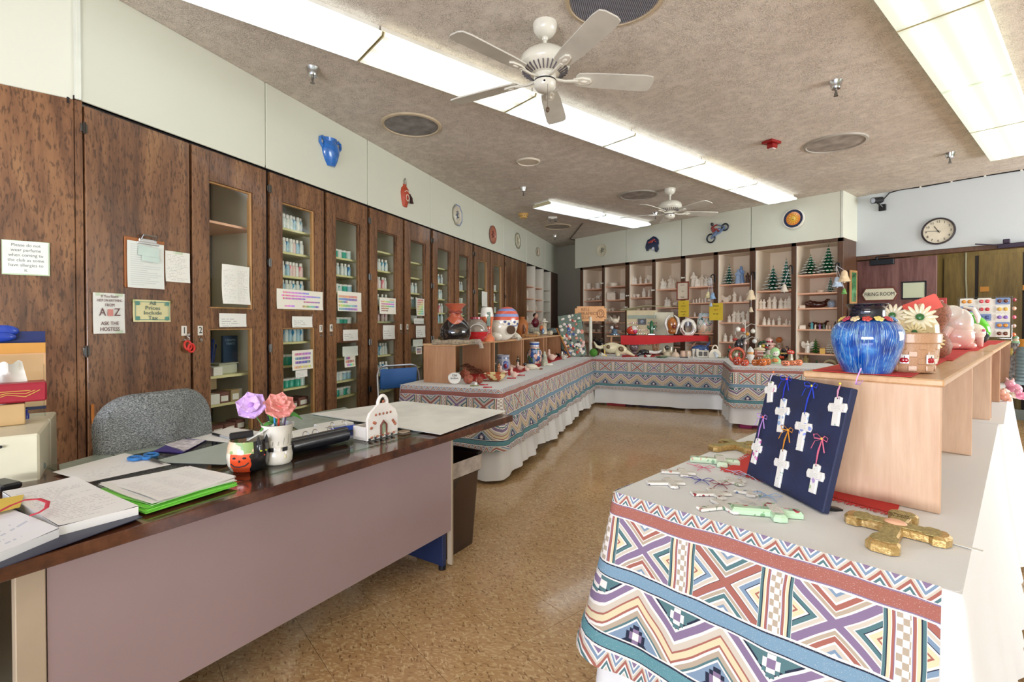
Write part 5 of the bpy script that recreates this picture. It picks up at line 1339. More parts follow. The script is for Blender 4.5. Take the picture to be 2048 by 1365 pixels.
for a in((0,0,'canister',1177,13,11),(0,0,'dish',1187,3,9),(0,0,'canister',1196,12,10),(0,1,'beast',1178,6,8),(0,1,'beast',1186,6,8),(0,1,'beast',1196,12,12),(0,3,'dish',1182,4,12),(0,3,'dish',1195,4,12),(0,4,'pot',1174,10,9),(0,4,'dish',1188,5,10),(0,4,'dish',1199,5,10),(0,5,'vase',1176,11,6),
    (1,0,'canister',1227,8,18),(1,1,'box',1224,17,17),(1,1,'box',1246,15,10),(1,2,'cup',1217,6,7),(1,2,'cup',1226,7,8),(1,2,'stand',1247,9),(1,3,'owl',1220,14),(1,3,'owl',1230,15),(1,4,'dish',1222,5,12),(1,4,'dish',1240,5,12),
    (2,0,'pair',1267,19),(2,0,'stand',1281,17),(2,0,'kneel',1292,13),(2,0,'angel',1302,19),(2,1,'cup',1265,7,9),(2,1,'cup',1276,7,9),(2,1,'vase',1288,18,9),(2,1,'vase',1298,14,5),(2,2,'dish',1266,4,10),(2,2,'dish',1277,4,10),(2,2,'cup',1287,5,7),(2,2,'dish',1297,4,9),
    (3,0,'pair',1328,22),(3,0,'pair',1344,27),(3,1,'pair',1336,21),(3,1,'beast',1350,12,12),
    (4,0,'stand',1387,30),(4,0,'pair',1396,22),(4,0,'stand',1404,25),(4,0,'kneel',1412,21),(4,1,'kneel',1387,8),(4,1,'kneel',1393,9),(4,1,'stand',1399,11),(4,1,'kneel',1405,9),(4,1,'stand',1411,12),(4,1,'beast',1418,8,8),(4,2,'stand',1404,12),(4,2,'stand',1413,10),(4,2,'vase',1390,9,5),
    (5,1,'book',1452,18),(5,1,'stand',1469,21),(5,1,'kneel',1481,14),(5,1,'dish',1490,3,6),(5,1,'stand',1497,22),(5,2,'kneel',1459,16),(5,2,'stand',1468,22),(5,2,'angel',1477,24),(5,2,'kneel',1487,17),(5,2,'stand',1496,23),
    (5,3,'kneel',1451,17),(5,3,'kneel',1463,15),(5,3,'pair',1475,14),(5,3,'beast',1486,18,15),(5,3,'stand',1495,20),
    (6,1,'stand',1521,20),(6,1,'stand',1528,20),(6,1,'lying',1533,6,9),(6,1,'stand',1539,24),(6,1,'stand',1549,25),(6,1,'kneel',1562,22),(6,1,'stand',1571,20),(6,1,'stand',1579,26),
    (6,2,'kneel',1529,17),(6,2,'kneel',1538,15),(6,2,'kneel',1547,13),(6,2,'stand',1559,18),(6,2,'lying',1568,6,9),(6,2,'stand',1573,12),(6,2,'kneel',1580,11)):
    S(*a)
M_BLUER=glaze('#7FA0D0','pale_blue_glaze');
def tree_on(bay,si,px,h,w,m1,m2,label,yb=.14,tiers=7):
    x0,x1=BAYX[bay];p,s=V(px,600,(-7.2,YB+yb),(-2.27,YB+yb));m=dep(p)/FOC
    o=k_tree(h*m,w*m,m1,m2,tiers=tiers).build('ceramic_tree',[m1,m2,m1]);tag(o,label,'ceramic tree','ceramic trees on the back shelves');o.location=(min(max(p.x,x0+w*m*.5),x1-w*m*.45),YB+yb,BAYZ[bay][si]+.0008)
tree_on(5,0,1456,38,25,GREEN2,SNOW,'small frosted green tree beside the blue robed couple')
tree_on(6,0,1546,47,38,GREEN2,SNOW,'wide frosted tree, left one of the pair over the pumpkins')
tree_on(6,0,1572,60,30,GREEN2,SNOW,'tall frosted tree behind the hanging bell',tiers=9)
tree_on(7,0,1617,38,36,GREEN,SNOW,'squat dark green tree with sparse snow, top shelf of the end bay')
tree_on(7,0,1656,54,36,GREEN,SNOW,'tall bright green tree, top shelf of the end bay',tiers=8)
tree_on(7,0,1640,29,18,CLEARG,CLEARG,'pale gold unlit tree between the two green trees',yb=.3,tiers=6)
tree_on(7,1,1661,30,18,GREEN2,SNOW,'narrow striped green and white tree on the second shelf of the end bay',tiers=9)
tree_on(7,4,1632,28,20,glaze('#3E7A34','leaf_green_glaze'),glaze('#2F5E2A'),'plain leaf green tree beside the white angel',tiers=6)
tree_on(7,4,1663,35,20,CLEARG,SNOW,'cream and gold striped tree partly behind the blue vase',tiers=8)
g=G();h=36*mpp((-3.8,7.7));
o=S(5,0,'stand',1476,30,label='blue robed kneeling figure, front of the couple by the frosted tree',col='#9FB8DA');o=S(5,0,'stand',1482,36,label='tall bearded figure in blue and brown, behind the frosted tree',mats=[M_BLUER],yb=.16)
S(5,0,'stand',1495,22,label='small dark figure at the right end beside the blue couple',col='#5A4238',yb=.1)
S(4,0,'owl',1421,18,label='black and white panda figure at the right of the statue group',mats=[glaze('#E3E0DA')],name='panda_figurine')
S(7,1,'dish',1641,5,16,label='low white boat-shaped dish on the second shelf of the end bay',cat='dish')
S(7,2,'box',1605,6,10,label='low white block at the left of the third shelf, end bay')
def dragon(L,h,m,label,bay,si,px):
    g=G();g.ell((0,0,.34*h),(.42*L,.16*L,.32*h),14,8)
    for i in range(6):g.ell((-.36*L+.13*L*i,-.05*L*(i%2),.45*h+.12*h*sin(i*1.3)),(.10*L,.09*L,.25*h),9,6,rot=(0,.4*i,0))
    g.tube([(.3*L,0,.5*h),(.42*L,-.03*L,.85*h),(.5*L,-.05*L,.8*h)],[.08*L,.05*L,.03*L],8)
    S(bay,si,'lying',px,10,label=label,g=g,mats=[glaze('#4A2018','dark_red_brown_glaze',.15,.25)],name='reclining_animal',yb=.2)
m=mpp((-2.6,7.8));dragon(46*m,20*m,0,'dark red-brown reclining animal on the third shelf, end bay',7,2,1633);dragon(38*m,19*m,0,'dark red-brown reclining animal on the fourth shelf, end bay',7,3,1636)
S(7,2,'pot',1663,14,15,label='blue and white round ornament at the right of the dark animal',mats=[glaze('#9FAFC6',var=.2)])
S(7,3,'box',1606,8,11,label='white house base at the left of the fourth shelf, end bay')
for px,h,c,n in((1624,15,'#3E9AA6','teal robed'),(1631,10,'#E4D6C0','cream kneeling'),(1640,11,'#8A5AA0','purple robed'),(1648,11,'#3C6A58','green robed'),(1654,9,'#EADCCB','small white'),(1660,10,'#E9D2BC','small peach'),(1666,9,'#D9B49C','small tan'),(1671,16,'#4A2A30','tall dark')):
    S(7,3,'stand',px,h,label=f'{n} crib figure on the fourth shelf of the end bay',mats=[glaze(c)],yb=.08)
S(7,4,'angel',1616,25,label='white angel with spread wings beside the leaf green tree',mats=[glaze('#E9E2D6')])
S(7,4,'box',1646,12,9,label='small yellow house between the two trees, fifth shelf of end bay',mats=[glaze('#E6B84E')],yb=.06)
S(7,5,'kneel',1612,30,label='olive gold robed figure on the lowest shelf, right of the pumpkins',mats=[glaze('#A89A6A',var=.2)])
S(7,5,'stand',1634,19,label='small green elf figure on the lowest shelf of the end bay',mats=[glaze('#3E7A4A',var=.3)])
g=G();r=.075;g.tube([(r*cos(a),0,r+r*sin(a)*.9)for a in[radians(-60)+i*radians(250)/14 for i in range(15)]],[.004+.018*sin(pi*i/14)for i in range(15)],8)
S(7,5,'dish',1661,10,label='pale crescent moon ornament on the lowest shelf behind the blue vase',g=g,mats=[glaze('#D8CFA8')],name='moon_ornament')
# ---- notices on the back stiles
def BSP(px,py,d=0.0):p,s=V(px,py,(-7.2,YB-.02),(-2.27,YB-.02));return p
def sign_b(q,name,label,m,lines,sz,ink,frame=None):
    p0,p1=BSP(q[0],q[1]),BSP(q[2],q[3]);w,h=p1.x-p0.x,p0.z-p1.z
    t=thing(name,label,'sign',((p0.x+p1.x)/2,YB-.02,(p0.z+p1.z)/2))
    G().box((0,-.006,0),(w,.003,h)).build('sheet',m,t,smooth=False)
    if frame:
        G().box((0,-.008,h/2),(w+.02,.016,.02),.003).box((0,-.008,-h/2),(w+.02,.016,.02),.003).box((-w/2,-.008,0),(.02,.016,h),.003).box((w/2,-.008,0),(.02,.016,h),.003).build('frame',frame,t,smooth=False)
    n=len(lines)
    for i,s in enumerate(lines):text(s,sz,'lettering',ink if not isinstance(ink,list)else ink[i],t,TM((0,-.009,h*.34-i*h*.7/max(1,n-1)),0,pi/2),depth=.0003,sx=.85)
    return t
M_YELLOW=mat('yellow_card','#EACB3E',.6)
sign_b((1357,602,1378,634),'notice','yellow notice with black print under the red framed card',M_YELLOW,['All','Nativities','are','ONE FOLD','in SIZE'],.026,M_INK)
sign_b((1419,607,1446,641),'notice','yellow notice saying displays are not for sale',M_YELLOW,['Displays','NOT','for sale',''],.034,[M_INK,mat('red_print','#B8442E',.6),M_INK,M_INK])
sign_b((1355,566,1377,599),'notice','cream card in a reddish wooden frame on the stile',mat('cream_card','#E9DCC4',.6),['Not For','Sale','Display'],.028,mat('brown_script','#7A5A54',.6),mat('red_wood_frame','#8A4030',.4))
# ---- black hooks with hanging bells
M_IRON=mat('black_iron','#17171B',.4)
def bells(px,py,spec,label,out=.12):
    p=BSP(px,py);t=thing('bell_string',label,'hanging bell',(p.x,YB-.02,p.z),0,'bell strings on black hooks')
    G().box((0,-.006,-.0),(.022,.012,.12),.003).tube([(0,-.01,.03),(.0,-out*.6,.06),(0,-out,.04),(0,-out-.01,.01),(0,-out+.015,0)],.008,7).build('hook',M_IRON,t)
    for(dx,dz,h,c,kind)in spec:
        G().tube([(0,-out,.02),(dx,-out-.005,dz)],.003,5).build('ribbon',mat('white_ribbon','#DCDDE2',.6),t)
        g=G();g.lathe([(.5*h,-h),(.44*h,-.86*h),(.3*h,-.5*h),(.24*h,-.15*h),(.12*h,0),(0,.02*h)],18,c=(dx,-out-.005,dz),cap=False).ell((dx,-out-.005,dz-h*1.02),h*.1,8,6)
        if kind:g.ell((dx,-out-.03-h*.2,dz-.6*h),(h*.2,h*.1,h*.2),8,6)
        g.build('bell',glaze(c),t)
bells(1510,552,[(0,-.22,.15,'#EBD6B4',0),(0,-.48,.075,'#E3D2B4',0)],'cream bell on a black hook between the sixth and seventh bays')
bells(1585,540,[(-.06,-.21,.11,'#D9CFC0',0)],'short cream bell hung over the frosted trees')
bells(1430,557,[(-.05,-.22,.10,'#E6D9A8',1),(.03,-.24,.10,'#8FB4D8',1),(0,-.40,.06,'#A9C0DA',0)],'yellow and blue bells on a hook above the yellow notice')
bells(1679,535,[(.02,-.14,.13,'#BFD0E6',1),(.10,-.06,.15,'#EAD0A8',1),(.10,-.30,.07,'#6FA85A',1)],'bells with green wreath paint hanging at the end of the back cabinets',.14)
# ================================================================ things on and around the desk
def quad_sheet(g,q,z,th=.0008,n=6,wave=0.0,seed=0,uvm=True):
    """sheet through four picture corners (tl,tr,br,bl) lying on height z"""
    c=[P(x,y,z)for x,y in q]
    def fn(a,b):
        p=(c[0]*(1-a)+c[1]*a)*(1-b)+(c[3]*(1-a)+c[2]*a)*b
        return(p.x,p.y,z+th+wave*(.5+.5*sin(a*7+seed)*sin(b*5+seed*2))*(abs(a-.5)*2)**2,a,1-b)
    g.grid(n,n,fn)
    # thickness skirt
    def sk(e):
        def f(a,b):
            i=[(0,1),(1,2),(2,3),(3,0)][e];p=c[i[0]]*(1-a)+c[i[1]]*a
            return(p.x,p.y,z+th*(1-b),0,0)
        return f
    for e in range(4):g.grid(1,1,sk(e))
    return g
def sheet(name,q,z,m,label,cat='paper',th=.0008,wave=0.0,seed=0):
    o=quad_sheet(G(),q,z,th,wave=wave,seed=seed).build(name,m,angle=60);return tag(o,label,cat)
PG1=m_lines('typed_page','#F3F3F0','#9A9AA0',30,1,3,.6,.14,46)
PG2=m_lines('table_page','#F2F2EE','#A6A6AC',34,3,6,.8,.2,70)
PG3=m_lines('faint_form','#F4F4F0','#BFC3C6',12,1,8,.4,.4,30)
sheet('paper_sheet',[(105,945),(250,907),(342,930),(178,965)],DZ,PG3,'blank white sheet under the blue scissors')
sheet('paper_sheet',[(372,878),(460,855),(560,870),(480,888)],DZ,PG3,'white sheet with a pen lying on it behind the pumpkin cup')
# papers under the glass at the sitter's edge
for i,(q,m)in enumerate((([(118,930),(210,905),(232,915),(120,945)],PG2),([(213,904),(330,872),(372,890),(240,915)],PG2),([(300,925),(455,885),(520,903),(450,930)],PG3),([(560,838),(690,815),(720,830),(600,862)],PG2))):
    sheet('under_glass_sheet',q,DZ-.0003,mat('grey_green_printed_sheet','#9DADA0',.3,var=.12,vs=30)if m is PG2 else mat('pale_green_sheet','#B9C6BC',.3,var=.04),['grey printed sheet at the left end of the glass','grey printed sheet in front of the grey chair','pale sheet under the glass beside the pumpkin cup','grey sheet under the glass behind the flowers'][i])
# scissors
t=thing('scissors','scissors with blue handles open on the white sheet','scissors',(0,0,0));pc=P(300,922,DZ);t.location=(pc.x,pc.y,DZ+.001)
M_BLP=mat('blue_plastic_handle','#2F86D6',.3,coat=.3)
pa=P(340,935,DZ)-pc;an=atan2(pa.y,pa.x)
g=G()
for s in(-1,1):
    c_=Vector((-.055,s*.026,.006));g.tube([(c_.x+.03*cos(a),c_.y+.019*sin(a),.007)for a in[i*pi/8 for i in range(16)]],.0055,8,closed=True)
    g.tube([(-.03,s*.016,.007),(0,-s*.003,.006)],.006,7)
g.build('handle',M_BLP,t,TM((0,0,0),an))
g=G()
for s in(-1,1):g.prism([(-.005,-.006),(.02,-.008),(.11,s*.004-.001),(.11,s*.004+.001),(.0,.008)],.004+.002*(s>0),.0055+.002*(s>0))
g.build('blade',M_STEEL,t,TM((0,0,0),an),smooth=False)
# green folders and loose papers
zf=DZ
for i,(q,c)in enumerate((([(172,990),(345,948),(475,972),(292,1029)],'#7BE04A'),([(166,988),(350,945),(474,968),(296,1022)],'#86E858'),([(185,985),(350,940),(468,962),(300,1014)],'#8FEE66'))):
    sheet('green_folder',q,zf+.004*i,mat('lime_green_card',c,.5),['lowest lime green folder of the pile','middle lime green folder of the pile','top lime green folder, under the loose papers'][i],'folder',.003,.002,i)
for i,q in enumerate(([(200,968),(372,935),(474,962),(308,1005)],[(196,972),(366,938),(470,958),(304,1012)],[(212,966),(380,934),(472,955),(318,1006)])):
    sheet('loose_sheet',q,zf+.013+.0016*i,PG2 if i==2 else M_PAPER,['bottom loose white sheet on the green folders','middle loose white sheet on the green folders','top printed sheet with columns on the green folders'][i],'paper',.001,.005,i)
# open record book at the left edge
t=thing('record_book','thick open record book with lined pages at the left desk edge','book',(0,0,0))
g=quad_sheet(G(),[(-120,1085),(-60,1000),(118,1075),(-60,1150)],DZ+.002,.020,8,.004,2);g.build('left_page_block',m_lines('hand_written_page','#EFF1F4','#8FA3C4',14,1,11,.5,.35,30),t,angle=60)
g=quad_sheet(G(),[(5,1000),(150,968),(277,1030),(118,1072)],DZ+.002,.022,8,.003,1);g.build('right_page_block',PG1,t,angle=60)
quad_sheet(G(),[(-125,1090),(145,966),(285,1036),(-60,1160)],DZ,.002).build('cover',mat('navy_book_cover','#1E2644',.4),t,angle=60)
sheet('paper_sheet',[(-70,1012),(48,990),(40,1015),(-60,1040)],DZ+.031,mat('yellow_slip','#EBCB4A',.5),'yellow slip lying on the open record book','paper')
zb=DZ+.040
pts=[P(x,y,zb)for x,y in((-10,1028),(20,1016),(50,1007),(78,1006),(96,1012),(93,1021),(78,1027),(60,1029))]
tag(G().tube([tuple(p+Vector((0,0,.01*sin(i*.5))))for i,p in enumerate(pts)],.005,6,flat=.25).build('red_ribbon',mat('red_ribbon','#C8354A',.6)),'red ribbon marker looped over the open record book','ribbon')
# calculator
t=thing('calculator','dark desk calculator with grey body cut by the left edge','calculator',(0,0,0));pc=P(-5,950,DZ);t.location=(pc.x,pc.y,DZ);a=AD+pi
t.rotation_euler=(0,0,a+.15)
G().box((0,0,.018),(.20,.16,.030),.008,rx=.06).build('case',mat('grey_green_plastic','#7E8C86',.4),t,smooth=False)
for i in range(5):
    for j in range(4):G().box((-.075+.037*i,-.055+.034*j,.038-.0022*(1.5-j)),(.026,.022,.010),.003).build('key',M_BLACK if(i,j)!=(0,3)else mat('red_key','#7A2430',.4),t,smooth=False)
tag(G().box((0,0,.012),(.10,.05,.022),.006).build('stapler',M_BLACK,None,TM(P(8,978,DZ),.5)),'black object at the left edge beside the open record book','stapler')
# folded card
sheet('greeting_card',[(330,890),(365,880),(410,882),(368,904)],DZ+.004,mat('white_pink_card','#EFE6EC',.5,var=.2,vs=60),'white patterned card lying on a purple envelope','card',.001,.003,2)
sheet('envelope',[(308,904),(360,878),(412,882),(365,907)],DZ,mat('purple_envelope','#4B3A8C',.5),'purple envelope under the white patterned card','envelope',.003)
# pen
a_,b_=P(426,868,DZ+.006),P(470,880,DZ+.006)
t=thing('pen','clear pen with black cap on the sheet by the pumpkin cup','pen',(0,0,0))
G().cyl(a_,a_.lerp(b_,.35),.0055,seg=10).build('cap',M_BLACK,t);G().cyl(a_.lerp(b_,.3),b_,.0042,.003,seg=10).build('barrel',mat('grey_clear_plastic','#B9BDC4',.3),t)
# pumpkin and cat cup
t=thing('halloween_cup','ceramic cup painted with a smiling pumpkin and black cat','cup',(0,0,0));pc=put(t,497,936,DZ);m=mpp(pc)
r=39*m;h=58*m
n_=NT('pumpkin_and_cat_glaze');x_,y_,z_=n_.sep(n_.coord());nn=n_.noise(n_.coord(),30,3)
ang=n_.math('ARCTAN2',x_,-y_)
cc=n_.mix((ang+(nn-.5)*.5).gt(.12),lin('#E0522B'),lin('#17171C'))
cc=n_.mix((ang+(nn-.5)*.3).lt(-.95)+(ang).gt(1.9),cc,lin('#E9E2CF'))
cc=n_.mix((z_).gt(h*.62)*(ang).lt(.25),cc,n_.mix(nn.gt(.5),lin('#8FAE6A'),lin('#E6C9A8')))
mcup=n_.done(cc,.15,0,.6)
G().lathe([(0,0),(.82*r,0),(.96*r,.2*h),(1.0*r,.5*h),(.93*r,.85*h),(.86*r,h),(.82*r,h),(.88*r,.8*h),(.9*r,.4*h),(.7*r,.08*h),(0,.07*h)],40,cap=False).build('cup',mcup,t)
g=G()
for s in(-1,1):a=-.42+s*.24;g.ell((sin(a)*.985*r,-cos(a)*.985*r,.50*h),(.10*r,.06*r,.035*h),8,6)
a=-.42;g.ell((sin(a)*1.0*r,-cos(a)*1.0*r,.40*h),(.05*r,.05*r,.04*h),8,6)
g.tube([(sin(a)*.99*r,-cos(a)*.99*r,z*h)for a,z in((-.9,.30),(-.7,.22),(-.42,.21),(-.15,.25),(.0,.34))],.030*r,6).build('pumpkin_face',M_INK,t)
g=G()
for a,z in((.62,.66),(.95,.64)):g.ell((sin(a)*.97*r,-cos(a)*.97*r,z*h),(.07*r,.05*r,.028*h),8,6)
g.build('cat_eyes',mat('yellow_green_paint','#C6D23A',.3),t)
g=G();g.ell((sin(.8)*.99*r,-cos(.8)*.99*r,.5*h),(.05*r,.04*r,.03*h),8,6).build('cat_nose',mat('red_paint','#C23A30',.3),t)
g=G()
for s in(-1,1):g.tube([(sin(.8+s*.28)*.9*r,-cos(.8+s*.28)*.9*r,.88*h),(sin(.8+s*.3)*.93*r,-cos(.8+s*.3)*.93*r,1.16*h)],[.13*r,.02*r],6)
g.build('cat_ear',M_INK,t)
t=thing('stapler','small black stapler resting across the pumpkin cup','stapler',(0,0,0));q=put(t,490,936,DZ);t.location.z=DZ+h+.003
G().box((-.01,.0,.012),(.075,.02,.024),.004,ry=-.05).build('body',M_BLACK,t,smooth=False)
tag(G().box((.05,0,.02),(.10,.05,.0015),ry=-.5).build('folded_slip',M_PAPER,None,TM((q.x,q.y,DZ+h),facing(q))),'white folded slip leaning out of the pumpkin cup','paper')
# white pencil cup
t=thing('pencil_cup','white snowman-body cup with checked belt holding pencils','cup',(0,0,0));pc=put(t,556,925,DZ);m=mpp(pc);r=29*m;h=78*m
M_IVORY=glaze('#EDEADF')
G().lathe([(0,0),(.82*r,0),(.92*r,.06*h),(.95*r,.22*h),(.86*r,.36*h),(.80*r,.44*h),(.86*r,.56*h),(.90*r,.8*h),(1.0*r,.93*h),(1.08*r,h),(.98*r,h),(.82*r,.8*h),(.7*r,.1*h),(0,.08*h)],36,cap=False).build('cup',M_IVORY,t)
for k in range(12):
    a=k*pi/6;G().box((sin(a)*.865*r,-cos(a)*.865*r,.39*h),(.36*r,.06*r,.10*h),.001,rz=a).build('belt_square',M_INK if k%2 else glaze('#F2F0E8'),t,smooth=False)
g=G()
for k in range(16):
    a=k*pi/8;g.tube([(sin(a)*.88*r,-cos(a)*.88*r,.50*h),(sin(a+.05)*.93*r,-cos(a+.05)*.93*r,(.6+.08*(k%3))*h)],.012*r,4)
g.build('carved_line',mat('grey_glaze_line','#7E7C74',.4),t)
G().ell((sin(.5)*.93*r,-cos(.5)*.93*r,.2*h),(.07*r,.05*r,.05*h),8,6).build('button',glaze('#E2D8A8'),t)
zc=DZ+h;cx,cy=pc.x,pc.y;fz=facing(pc)
def incup(name,label,cat,ax,ay,bx,by,bz,r0,m_,tip=None):
    t2=thing(name,label,cat,(cx,cy,DZ),fz,'pencils in the white cup')
    G().cyl((ax,ay,.06),(bx,by,bz),r0,seg=7).build('shaft',m_,t2)
    if tip:d=Vector((bx-ax,by-ay,bz-.06)).normalized();e=Vector((bx,by,bz));G().cyl(e,e+d*.02,r0,r0*.9,seg=7).build('end',tip,t2)
Z=zc-DZ
incup('pencil','blue pencil with pink eraser in the white cup','pencil',-.006,-.005,-.012,-.012,Z+.045,.0036,mat('blue_pencil','#3C9BD8',.4),mat('pink_eraser','#E29A8C',.6))
incup('pencil','red pencil with patterned end in the white cup','pencil',0,-.008,.004,-.014,Z+.05,.0036,mat('red_pencil','#D6442E',.4),mat('dark_end','#2A2A30',.4))
incup('pen','silver pen leaning right in the white cup','pen',.006,-.004,.022,-.010,Z+.035,.0036,mat('silver_pen','#C6CAD2',.3,.6),mat('red_tip','#D0483A',.4))
incup('pen','white pen at the left rim of the white cup','pen',-.01,0,-.030,-.004,Z+.012,.0036,mat('white_pen','#DDE0E2',.3),mat('dark_end','#2A2A30',.4))
incup('pencil','purple pencil at the right of the white cup','pencil',.01,0,.026,.002,Z+.022,.0036,mat('purple_pencil','#8A6AB4',.4),None)
def flower(label,dx,dz,r,c1,c2,tilt,npet=6,layers=2):
    t2=thing('artificial_flower',label,'flower',(cx,cy,DZ),fz,'artificial flowers in the white cup')
    mp=mat('silk_petal',c1,.6,var=.14,vs=40);T_=Matrix.Translation((dx,-.01,Z+dz))@Euler(tilt).to_matrix().to_4x4()
    k_=0
    for L in range(layers):
        for i in range(npet-L):
            a=2*pi*i/(npet-L)+L*.5;rr=r*(1-.35*L);g=G()
            def fn(u,v,rr=rr,L=L):
                y=(u-.5)*2;wv=sin(pi*min(1,v*1.05))**.6*.62*rr
                return(y*wv,v*rr,(.30+.25*L)*rr*v**1.5*(1-.25*y*y)+.07*rr*sin(6*y+v*5)*v+.012*L,u,v)
            g.grid(6,6,fn);g.build('petal',mp,t2,T_@Matrix.Rotation(a,4,'Z'))
    G().ell((0,0,.012),(.2*r,.2*r,.22*r),10,7).build('flower_centre',mat('petal_centre',c2,.6),t2,T_)
    G().tube([(0,0,.05),(dx*.5,-.005,Z*.9),(dx*.9,-.008,Z+dz*.6),(dx,-.01,Z+dz)],.0028,6).build('stem',mat('green_stem','#4E7A3A',.5),t2)
flower('lavender silk flower in the white cup',-.085,.072,.052,'#D9B4F0','#B88ADA',(radians(62),radians(-14),0))
flower('coral pink ruffled silk flower in the white cup',.005,.062,.056,'#FFA49C','#F0807A',(radians(48),radians(12),0),8,3)
def leaf(label,p0,p1,w,droop):
    a,b=Vector(p0),Vector(p1)
    def fn(u,v):
        p=a.lerp(b,v);s=(u-.5)*2*w*sin(pi*min(1,v*.98+.01))**.8;side=Vector((0,1,.35))if abs((b-a).x)>.03 else Vector((1,0,0))
        q=p+side.normalized()*s;return(q.x,q.y,q.z+.02*sin(pi*v)-droop*v*v-abs(s)*.3,u,v)
    o=G().grid(4,8,fn).build('leaf',mat('green_silk_leaf','#4F9A3E',.5,var=.12,vs=30),None,TM((cx,cy,DZ),fz));tag(o,label,'leaf')
leaf('green silk leaf drooping at the left of the white cup',(-.01,-.01,Z),(-.068,-.02,Z-.01),.014,.03)
leaf('green silk leaf standing behind the pencils',(-.012,.012,Z-.01),(-.022,.02,Z+.06),.02,0)
leaf('long green silk leaf pointing right from the white cup',(.01,0,Z+.02),(.085,-.005,Z+.028),.018,.02)
# black binder
a_,b_=P(588,912,DZ),P(700,884,DZ);d=(b_-a_);L=d.length;an=atan2(d.y,d.x);hh=.035
t=thing('ring_binder','black ring binder standing with its rounded spine towards the aisle','binder',(a_.x,a_.y,DZ),an)
G().prism([(.030*cos(q_)-.002,.031+.031*sin(q_))for q_ in[i*pi/9 for i in range(18)]],0,L,.0).build('spine',mat('black_vinyl_cover','#1A1C26',.25,coat=.4),t,Matrix.Translation((0,.03,0))@Matrix.Rotation(pi/2,4,'Y')@Matrix.Rotation(pi/2,4,'Z'))
G().box((L*.52,.13,.035),(L*.92,.17,.014),.001,rx=.05).build('pages',M_PAPER,t,smooth=False)
G().box((L*.5,.13,.022),(L,.20,.006),.001,rx=.05).build('cover',M_BLACK,t,smooth=False)
for x in(.35,.52,.8):G().tube([(L*x,.06+.022*cos(q),.048+.022*sin(q))for q in[pi*i/8 for i in range(9)]],.0022,6).build('ring',M_CHROME,t)
t=thing('blue_binder','open blue ring binder behind the house-shaped napkin holder','binder',tuple(P(668,862,DZ)),AD+pi-.15)
G().box((0,0,.012),(.17,.12,.022),.003).build('cover',mat('bright_blue_cover','#2F56C8',.35),t,smooth=False);G().box((0,.0,.030),(.15,.10,.012),.001).build('pages',M_PAPER,t,smooth=False)
for x in(-.03,.03):G().tube([(x,-.04+.02*cos(q),.03+.02*sin(q))for q in[pi*i/8 for i in range(9)]],.002,6).build('ring',M_CHROME,t)
# house napkin holder
a_,b_=P(735,884,DZ),P(796,868,DZ);d=b_-a_;L=d.length;an=atan2(d.y,d.x);m=mpp(a_);H_=84*m
t=thing('napkin_holder','white ceramic napkin holder shaped as a house with loop handle','napkin holder',(a_.x,a_.y,DZ),an)
M_HW=glaze('#F2EEE8')
def house(y0,y1):
    pts=[(0,0),(L,0),(L,.52*H_),(.93*L,.66*H_),(.74*L,.80*H_),(.66*L,.86*H_),(.34*L,.86*H_),(.26*L,.80*H_),(.07*L,.66*H_),(0,.52*H_)]
    return G().prism(pts,-y1,-y0,.003)
RXm=Matrix.Rotation(pi/2,4,'X')
house(0,.010).build('front_panel',M_HW,t,RXm,smooth=False)
G().box((L/2,.09,.03),(L,.008,.06),.002).build('rear_panel',M_HW,t,smooth=False)
G().box((L/2,.047,.008),(L,.085,.016),.003).box((.004,.047,.03),(.008,.085,.06),.002).build('base',M_HW,t,smooth=False)
for y in(.005,):G().tube([(L/2+.13*L*cos(q)*1.15,y,.84*H_+.20*H_*sin(q))for q in[pi*i/10 for i in range(11)]],.008,8).build('loop_handle',M_HW,t)
M_RUST=glaze('#B5684A',var=.2)
for i in range(5):G().ell((L*(.26+.12*i),-.001,.60*H_),(.006,.003,.006),8,6).build('rust_dot',M_RUST,t)
G().tube([(L*.42,-.002,.06*H_),(L*.42,-.002,.32*H_),(L*.5,-.002,.42*H_),(L*.60,-.002,.32*H_),(L*.60,-.002,.06*H_)],.005,7).build('arch_trim',glaze('#7A4238'),t)
G().prism([(L*.44,.06*H_),(L*.58,.06*H_),(L*.58,.32*H_),(L*.51,.38*H_),(L*.44,.32*H_)],.0,.0015).build('arch_window',glaze('#A9B79A',var=.25),t,RXm)
for i in range(15):
    G().ell((L*(.06+.9*i/15),-.002,.04*H_+.03*H_*(i%3)),(.0065,.005,.0055),7,5).build('painted_stone',glaze(['#2C2C34','#B06A4A','#D8CDBA'][i%3]),t)
for i,(x,z)in enumerate(((.2,.42),(.24,.40),(.82,.38),(.86,.33),(.5,.9),(.12,.3),(.9,.28))):G().ell((L*x,-.001,z*H_),(.008,.003,.007),8,5).build('painted_flower',M_RUST,t)
t=thing('business_card_stand','small taupe ceramic stand beside the napkin holder','stand',tuple(P(806,865,DZ)),an)
G().prism([(-.022,-.02),(.026,-.02),(.026,.02),(-.022,.02)],0,.006).prism([(-.02,0),(.024,0),(.012,.055),(-.012,.05)],-.018,-.010).build('stand',glaze('#B9A891'),t)
# large white pad
for i in range(4):
    o_=.6*i;sheet('large_paper_sheet',[(622+o_,829),(806+o_,805-o_),(1010,822+o_),(880+o_,870)],DZ-.001+.0022*i,M_PAPER,['lowest large white sheet spread at the end of the desk','second large white sheet in the stack at the desk end','third large white sheet in the stack at the desk end','top large blank sheet spread at the end of the desk'][i],'paper',.0018,.002,i)
